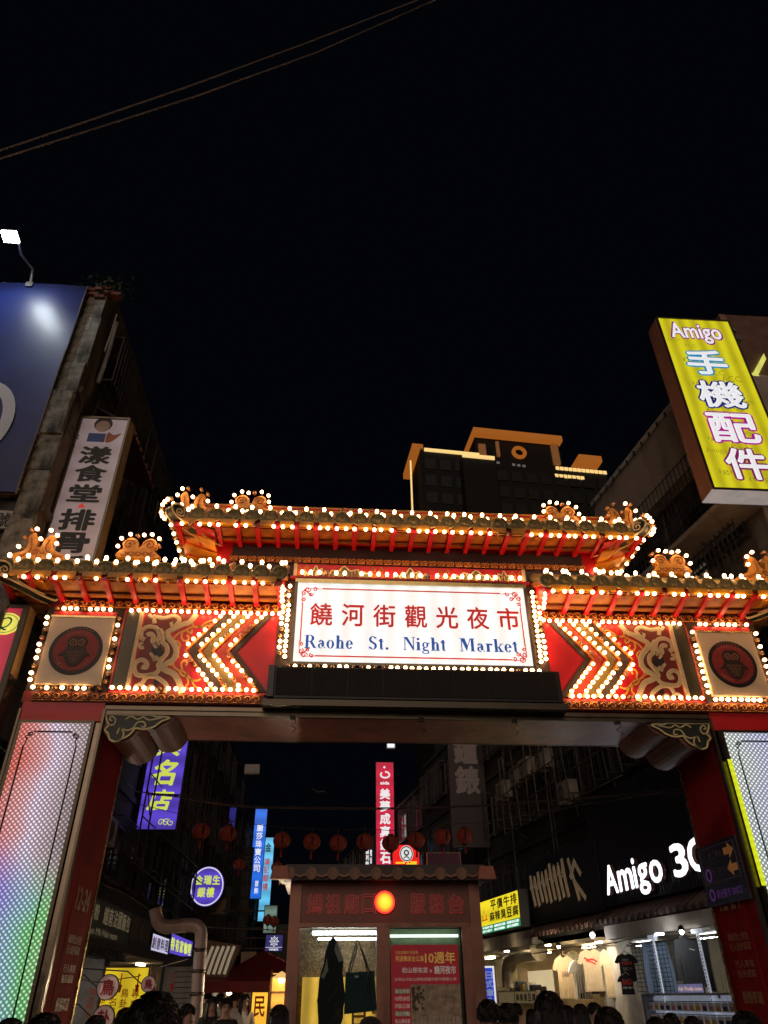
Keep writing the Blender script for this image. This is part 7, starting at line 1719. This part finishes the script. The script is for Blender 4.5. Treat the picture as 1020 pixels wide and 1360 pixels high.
far_l = [(318, 1148, 'far small lantern beside the unlit blade sign'), (372, 1160, 'far small lantern right of the cyan sign foot'), (368, 1152, 'far dim lantern hidden beside the cyan sign'), (356, 1222, 'tiny lantern under the cyan sign, left one'), (364, 1224, 'tiny lantern under the cyan sign, right one'), (390, 1162, 'far small lantern left of the kiosk roof corner')]
for i, (px, py, lb) in enumerate(far_l):
    o = copy_tree(ln0); o.location = at(px, py, 20 if i < 3 or i == 5 else 26); o['label'] = lb; o['group'] = 'far lanterns down the street'
# overhead wires through the gate
random.seed(3)
def wire(pts, Y0, Y1, r, label, k=1):
    n = len(pts); m = M()
    P = [at(px, py, Y0+(Y1-Y0)*i/(n-1)) for i, (px, py) in enumerate(pts)]
    q = []
    for i in range(len(P)-1):
        for j in range(6):
            t_ = j/6; p0, p1, p2, p3 = P[max(i-1, 0)], P[i], P[i+1], P[min(i+2, n-1)]
            q.append(.5*((2*p1)+(p2-p0)*t_+(2*p0-5*p1+4*p2-p3)*t_*t_+(3*p1-p0-3*p2+p3)*t_**3))
    q.append(P[-1])
    for c_ in range(k):
        m.tube([tuple(v+Vector((0, .01*math.sin(i*1.3+c_*2), .018*math.cos(i*.9+c_*2.1)))) for i, v in enumerate(q)], r, 5)
    return solo('street_wire', m, mat('wire_tan', (.16, .12, .09), .6), label, 'wire', 'wires strung across the market street')
wire([(196, 1055), (230, 1057), (280, 1066), (330, 1071), (400, 1073), (480, 1074), (560, 1073), (640, 1070), (720, 1064), (800, 1058), (915, 1047)], 3.4, 3.0, .009, 'twisted bundle of brown wires sagging across the opening of the gate', 3)
wire([(180, 1052), (240, 1056), (300, 1068)], 3.2, 6, .012, 'single black wire crossing the violet jeweller sign')
wire([(120, 1165), (160, 1185), (240, 1228), (330, 1233), (390, 1240)], 4.5, 7, .010, 'slack wire running above the beige duct to the kiosk')
wire([(100, 1300), (150, 1303), (200, 1290), (250, 1272)], 3.6, 6, .009, 'slack black wire over the bird discs')
wire([(700, 1085), (760, 1072), (830, 1060), (905, 1052)], 5, 4, .010, 'wire rising towards the right column over the black boards')
wire([(415, 1048), (425, 1052), (432, 1050)], 8, 8, .02, 'short cable joint hanging in the dark centre of the street')
# scaffolding style frames and clutter on the dark facades
random.seed(11)
for (Fq, a0, a1, z0, z1, nm) in ((FL, 9, 19, 4.5, 9, 'rusty pipe frame clinging to the left street houses'), (FRT, -13, -4.2, 6.4, 9.0, 'rusty pipe cage hanging over the black shop boards'), (FL, 22, 34, 4, 9, 'farther pipe frame on the left street houses')):
    m = M(Fq)
    for k in range(12): x = a0+(a1-a0)*k/11; m.tube([(x, z0, .7), (x+random.uniform(-.3, .3), z1, .75)], .025, 5)
    for k in range(5): z = z0+(z1-z0)*k/4; m.tube([(a0, z, .72), (a1, z+random.uniform(-.2, .2), .72)], .02, 5)
    for k in range(8): x = random.uniform(a0, a1-1.5); z = random.uniform(z0, z1-1); m.tube([(x, z, .7), (x+random.uniform(.6, 1.5), z+random.uniform(-1, 1.4), .72)], .016, 5)
    for k in range(12): x = a0+(a1-a0)*k/11; m.tube([(x, z0+.2, 0), (x, z0+.2, .7)], .02, 4)
    solo('pipe_frame', m, mat('frame_grey', (.15, .12, .1), .5, metal=.5, dirt=.5), nm, 'pipe frame')
for k, (px, py) in enumerate(((222, 1120), (238, 1150), (205, 1160))):
    s_, h_ = FL.uv(px, py, .1); t = thing('metal_awning', ('ribbed metal awning high on the left house under the violet sign', 'ribbed metal awning beside the round violet sign', 'lowest ribbed metal awning on the left house')[k], 'awning', FL.pt(s_, h_, .3))
    m = M(FL)
    for i in range(12): m.hexa([(s_-1+i*.17, h_-.5, .9), (s_-1+i*.17+.15, h_-.5, .9), (s_-1+i*.17+.15, h_, 0), (s_-1+i*.17, h_, 0), (s_-1+i*.17, h_-.48, .9), (s_-1+i*.17+.15, h_-.48, .9), (s_-1+i*.17+.15, h_+.02, 0), (s_-1+i*.17, h_+.02, 0)])
    part('ribbed_sheet', m, mat('awning_zinc', (.22, .2, .18), .5, metal=.4, dirt=.5), t, kind='stuff')
# small white street lamps high on the facades
for px, py, Y, lb in ((519, 991, 30, 'faint white street lamp above the crimson sign'), (335, 1022, 14, 'dead white floodlight on the left house corner')):
    p = at(px, py, Y); t = thing('wall_floodlight', lb, 'lamp', p)
    part('housing', M().box(p.x-.25, p.x+.25, p.y-.1, p.y+.1, p.z-.15, p.z+.15), whitep, t)
    part('lens', M().box(p.x-.2, p.x+.2, p.y-.12, p.y-.1, p.z-.1, p.z+.1), glow('faint_lamp', (.7, .85, 1), 1.2) if px > 400 else whitep, t)
    m = M(); m.tube([tuple(p+Vector((0, .1, 0))), tuple(p+Vector((-.6 if px < 400 else .8, .6, .4)))], .02, 5); part('arm', m, rust, t)

# ================================================================== people
def body_mesh(variant, shirt, pants, walk=.0):
    V = []; E = []; RD = []
    def v(x, y, z, r, p=None):
        V.append((x, y, z)); RD.append(r); i = len(V)-1
        if p is not None: E.append((p, i))
        return i
    pel = v(0, 0, .95, (.15, .11)); wst = v(0, .0, 1.1, (.135, .10), pel); ch = v(0, .01, 1.28, (.165, .115), wst); sh = v(0, .01, 1.40, (.14, .09), ch); nk = v(0, .0, 1.49, (.058, .058), sh); hd0 = v(0, -.015, 1.555, (.075, .085), nk); hd1 = v(0, -.015, 1.63, (.082, .098), hd0); hd2 = v(0, -.005, 1.69, (.072, .085), hd1)
    for s in (-1, 1):
        a = v(s*.17, .01, 1.40, (.065, .065), sh); b = v(s*.22, .02, 1.24, (.05, .05), a); c = v(s*.25, .0, 1.1, (.042, .042), b); d = v(s*.26, -.06 if variant == 1 else -.02, .9, (.032, .032), c); e = v(s*.265, -.08 if variant == 1 else -.03, .8, (.035, .022), d)
        for f in range(4): g = v(s*(.262), -.055-.02*f-.0 if variant == 1 else -.0-.02*f, .715+.008*abs(f-1.5), (.010, .010), e)
        v(s*.235, -.09, .76, (.011, .011), e)
        h = v(s*.09, .0, .86, (.088, .088), pel); k = v(s*.095, -.02+s*walk*.12, .48, (.056, .058), h); an = v(s*.1, .03+s*walk*.2, .1, (.04, .042), k); v(s*.105, -.1+s*walk*.2, .045, (.04, .035), an)
    me = bpy.data.meshes.new('sk'); me.from_pydata(V, E, []); o = bpy.data.objects.new('sk', me); COL.objects.link(o)
    sm_ = o.modifiers.new('s', 'SKIN'); sm_.use_smooth_shade = True; o.modifiers.new('u', 'SUBSURF').levels = 1; o.modifiers['u'].render_levels = 1
    for i, sv in enumerate(me.skin_vertices[0].data): sv.radius = RD[i]; sv.use_root = (i == 0)
    out = bpy.data.meshes.new_from_object(o.evaluated_get(bpy.context.evaluated_depsgraph_get()))
    vs = [tuple(p.co) for p in out.vertices]; fs = [tuple(p.vertices) for p in out.polygons]
    bpy.data.objects.remove(o); bpy.data.meshes.remove(out)
    m = M(); m.v = vs; m.f = fs; m.s = [True]*len(fs)
    for f in fs:
        z = sum(vs[i][2] for i in f)/len(f); x = abs(sum(vs[i][0] for i in f)/len(f))
        m.m.append(0 if z > 1.455 or (x > .2 and z < 1.16) else (2 if (z < .98 and x < .2 and z > .1) else (3 if z <= .1 else 1)))
    # face: nose, ears, brow, mouth, eyes
    m.mi = 0; m.lathe((0, -.105, 1.6), (0, -.35, -1), [(-.04, .008), (.0, .014), (.025, .019), (.032, 0)], 8)
    for s in (-1, 1): m.ball((s*.088, .005, 1.605), .03, 8, 6, (.35, .7, 1))
    m.mi = 4; 
    for s in (-1, 1): m.ball((s*.033, -.098, 1.632), .012, 8, 5, (1.2, .5, .6)); m.box(s*.033-.02, s*.033+.02, -.108, -.098, 1.655, 1.662)
    m.mi = 5; m.ball((0, -.1, 1.56), .02, 8, 5, (1.3, .4, .35))
    me = bpy.data.meshes.new('body'); me.from_pydata(m.v, [], m.f)
    for q in (skin, shirt, pants, black, hairm, mat('lips', (.35, .12, .1), .5)): me.materials.append(q)
    me.polygons.foreach_set('material_index', m.m); me.polygons.foreach_set('use_smooth', m.s); me.update(); return me
def hair_mesh(kind):
    m = M(); n = 28; mm = 16
    for i in range(mm+1): pass
    vs = []
    low = {'short': .62, 'long': .72, 'bob': .7}[kind]
    for i in range(mm+1):
        a = PI*low*i/mm
        for k in range(n):
            w = 2*PI*k/n; fr = max(0, -math.sin(w))   # front is -Y
            aa = a*(1-.42*fr**1.5) if fr > 0 else a
            r = 1+.05*math.sin(w*9+i)+random.uniform(-.03, .03)
            rx, ry, rz = .100*r, .118*r, .112*r
            x = rx*math.sin(aa)*math.cos(w); y = ry*math.sin(aa)*math.sin(w); z = rz*math.cos(aa)
            vs.append((x, y-.003, 1.655+z))
    m.add(vs, [(i*n+k, (i+1)*n+k, (i+1)*n+(k+1) % n, i*n+(k+1) % n) for i in range(mm) for k in range(n)], True)
    # locks
    for k in range(420 if kind == 'short' else 520):
        w = random.uniform(0, 2*PI); a = random.uniform(0, PI*.6)
        fr = max(0, -math.sin(w)); aa = a*(1-.42*fr)
        d = Vector((math.sin(aa)*math.cos(w), math.sin(aa)*math.sin(w), math.cos(aa))); p = Vector((d.x*.101, d.y*.119, 1.655+d.z*.113))
        dn = Vector((0, 0, -1)); t_ = (dn-d*dn.dot(d)); t_ = t_.normalized() if t_.length > .1 else Vector((random.uniform(-1, 1), random.uniform(-1, 1), 0)).normalized()
        t_ = (t_+Vector((random.uniform(-.5, .5), random.uniform(-.5, .5), 0))*.6).normalized(); L_ = random.uniform(.02, .045); s_ = t_.cross(d).normalized()*random.uniform(.003, .007)
        m.add([p-s_, p+s_, p+t_*L_*.5+d*.010+s_*.6, p+t_*L_+d*random.uniform(.001, .009), p+t_*L_*.5+d*.010-s_*.6], [(0, 1, 2, 3, 4)])
    if kind != 'short':
        zb = 1.32 if kind == 'long' else 1.5
        for k in range(160):
            w = random.uniform(-.25*PI, 1.25*PI); x = .098*math.cos(w); y = .11*math.sin(w)
            m.tube([(x, y, 1.66), (x*1.1, y*1.1+.004, 1.58), (x*1.12+random.uniform(-.01, .01), y*1.08, (1.58+zb)/2), (x*.95, y*.95+.01, zb+random.uniform(-.03, .03))], [.012, .013, .012, .004], 4)
    me = bpy.data.meshes.new('hair'); me.from_pydata(m.v, [], m.f); me.materials.append(hairm); me.polygons.foreach_set('use_smooth', m.s); me.update(); return me
random.seed(9)
HM = {k: hair_mesh(k) for k in ('short', 'long', 'bob')}
cols = {'black': cloth('shirt_black', (.02, .02, .022)), 'white': cloth('shirt_white', (.6, .58, .55)), 'navy': cloth('shirt_navy', (.03, .04, .08)), 'grey': cloth('shirt_grey', (.16, .16, .16)), 'beige': cloth('shirt_beige', (.42, .34, .25))}
pants_m = cloth('pants_dark', (.03, .03, .035))
BD = {}
def person(px, py, wpx, face, shirt, hair, label, cap=False, var=0):
    D = 217.0/wpx; k = (shirt, var)
    if k not in BD: BD[k] = body_mesh(var, cols[shirt], pants_m, .5 if var else 0)
    # horizontal distance D from the camera along the sight line of px
    r = CF*FPX+CR*(px-510)+CU*(680-py); hr = Vector((r.x, r.y, 0)); L_ = hr.length
    top = CAM+r*(D/L_); H = top.z; s_ = H/1.775
    o = thing('person', label, 'person', (top.x, top.y, 0), None)
    b_ = bpy.data.objects.new('body', BD[k]); COL.objects.link(b_); b_.parent = o
    h_ = bpy.data.objects.new('hair', HM[hair]); COL.objects.link(h_); h_.parent = o
    if cap:
        m = M(); m.lathe((0, 0, 1.66), (0, 0, 1), [(0, .112), (.05, .112), (.09, .09), (.115, .04), (.12, 0)], 16); m.hexa([(-.08, -.2, 1.665), (.08, -.2, 1.665), (.1, -.08, 1.67), (-.1, -.08, 1.67), (-.08, -.2, 1.675), (.08, -.2, 1.675), (.1, -.08, 1.685), (-.1, -.08, 1.685)])
        me, c_ = mk_mesh('cap', m, cols['black']); q = bpy.data.objects.new('cap', me); COL.objects.link(q); q.parent = o; q.location = c_
    o.scale = (s_,)*3; o.rotation_euler.z = R(face); return o
# face: 0 looks at the camera, 180 walks away into the market
for a in [(208, 1317, 66, 200, 'black', 'short', 'nearest person, back of a large dark haired head at lower left'),
          (62, 1345, 40, 175, 'black', 'short', 'person whose dark hair top shows below the left screen'),
          (15, 1352, 34, 170, 'navy', 'short', 'person at the bottom left corner under the rainbow screen'),
          (169, 1338, 25, 160, 'black', 'short', 'person seen from behind between the fortune disc and the big head'),
          (129, 1348, 26, 185, 'navy', 'short', 'person just left of the lower fortune disc'),
          (250, 1333, 19, 60, 'beige', 'short', 'person in profile, face peeking right of the nearest head'),
          (372, 1334, 24, 180, 'black', 'bob', 'dark silhouette of a person against the golden stall'),
          (492, 1350, 30, 180, 'black', 'short', 'person in a black cap in front of the kiosk windows'),
          (648, 1327, 30, 175, 'black', 'short', 'person half hidden at the right kiosk post'),
          (673, 1332, 27, 185, 'navy', 'short', 'person with tousled hair right of the kiosk, in front of the menu board'),
          (685, 1332, 16, 170, 'grey', 'short', 'smaller person behind, between the kiosk and the tallest head'),
          (705, 1340, 15, 150, 'black', 'bob', 'small person with a bob under the tofu counter'),
          (727, 1316, 35, 180, 'black', 'bob', 'tall person with full dark hair in front of the tan shirts'),
          (752, 1335, 19, 200, 'black', 'long', 'person with long hair below the tan shirt'),
          (770, 1333, 20, 160, 'grey', 'long', 'person with long hair below the white shirt'),
          (788, 1331, 18, 30, 'black', 'short', 'person facing the camera below the cream shirt'),
          (806, 1337, 34, 190, 'black', 'bob', 'large dark head below the khaki shirt'),
          (870, 1350, 27, 180, 'navy', 'short', 'person in front of the left end of the accessory rack'),
          (890, 1345, 21, 175, 'black', 'short', 'person in front of the middle of the accessory rack'),
          (918, 1349, 22, 185, 'grey', 'short', 'person in front of the price card side of the rack'),
          (988, 1342, 34, 180, 'beige', 'short', 'person with brown lit hair at the foot of the right column')]:
    person(*a, cap='cap' in a[6], var=len(a[6]) % 2)
for a in [(283, 1323, 14, 10, 'black', 'long', 'person with long hair and black top in the canopy crowd, leftmost'),
          (293, 1319, 11, 170, 'white', 'short', 'person in white walking away under the pale poster'),
          (302, 1325, 15, 5, 'black', 'short', 'person in a black shirt facing the camera in the canopy crowd'),
          (311, 1318, 11, 180, 'white', 'short', 'person in white behind the one in the black shirt'),
          (318, 1316, 10, 160, 'grey', 'short', 'small person in grey deep in the canopy crowd'),
          (326, 1320, 12, 20, 'white', 'long', 'person in a white top beside the orange folk sign'),
          (296, 1312, 9, 0, 'black', 'short', 'farthest small person under the canopy'),
          (277, 1316, 10, 180, 'beige', 'short', 'person in beige at the left canopy pole')]:
    person(*a)
import numpy as np, itertools
def cam(p,f,pitch,yaw,roll):
    t,y,r=np.radians([pitch,yaw,roll])
    F=np.array([np.sin(y)*np.cos(t),np.cos(y)*np.cos(t),np.sin(t)])
    R=np.array([np.cos(y),-np.sin(y),0]); U=np.cross(R,F)
    R2=np.cos(r)*R+np.sin(r)*U; U2=-np.sin(r)*R+np.cos(r)*U
    return F,R2,U2
def bp(px,py,P,D=11.5,Y=0):
    f,pitch,yaw,roll=P
    F,R,U=cam(None,*P)
    d=F*f+R*(px-510)+U*(680-py)
    s=(D+Y)/d[1]
    return d*s
# vertical pairs (same X), horizontal pairs (same Z)
V=[((394,777),(385.5,882)),((693,781.6),(707,888)),((72,817),(47,913)),((158,822),(136,914)),((919,839),(941,929)),((995,840),(1019,931)),((141,945),(58,1337)),((942,954),(1020,1221))]
H=[((394,777),(693,781.6)),((385.5,882),(707,888)),((72,817),(995,840)),((47,913),(1019,931)),((158,822),(919,839)),((141,945),(942,957)),((85,803),(1000,826)),((136,914),(941,929))]
def cost(P):
    c=0
    for a,b in V: c+=(bp(*a,P)[0]-bp(*b,P)[0])**2
    for a,b in H: c+=(bp(*a,P)[2]-bp(*b,P)[2])**2
    # panel squareness sign symmetric? owl panels equal width
    wl=bp(158,822,P)[0]-bp(72,817,P)[0]; wr=bp(995,840,P)[0]-bp(919,839,P)[0]
    c+=4*(wl-wr)**2
    # symmetry: centre of sign == centre of owl panels
    cs=(bp(394,777,P)[0]+bp(693,781.6,P)[0]+bp(385.5,882,P)[0]+bp(707,888,P)[0])/4
    co=(bp(72,817,P)[0]+bp(995,840,P)[0]+bp(158,822,P)[0]+bp(919,839,P)[0])/4
    c+=2*(cs-co)**2
    return c
best=None
for f in (850,900,943,1000,1060):
  b=None
  P=np.array([34.,3.4,0.]);step=2.
  c=cost((f,*P))
  while step>0.005:
    imp=False
    for i in range(3):
      for s in (step,-step):
        Q=P.copy();Q[i]+=s
        cc=cost((f,*Q))
        if cc<c: P,c,imp=Q,cc,True
    if not imp: step/=2
  print(f,P,c, 'horizon y',680+f*np.tan(np.radians(P[0])))
  if f==943: PP=(f,*P)
for a in V+H: print(a[0],np.round(bp(*a[0],PP),2),a[1],np.round(bp(*a[1],PP),2))
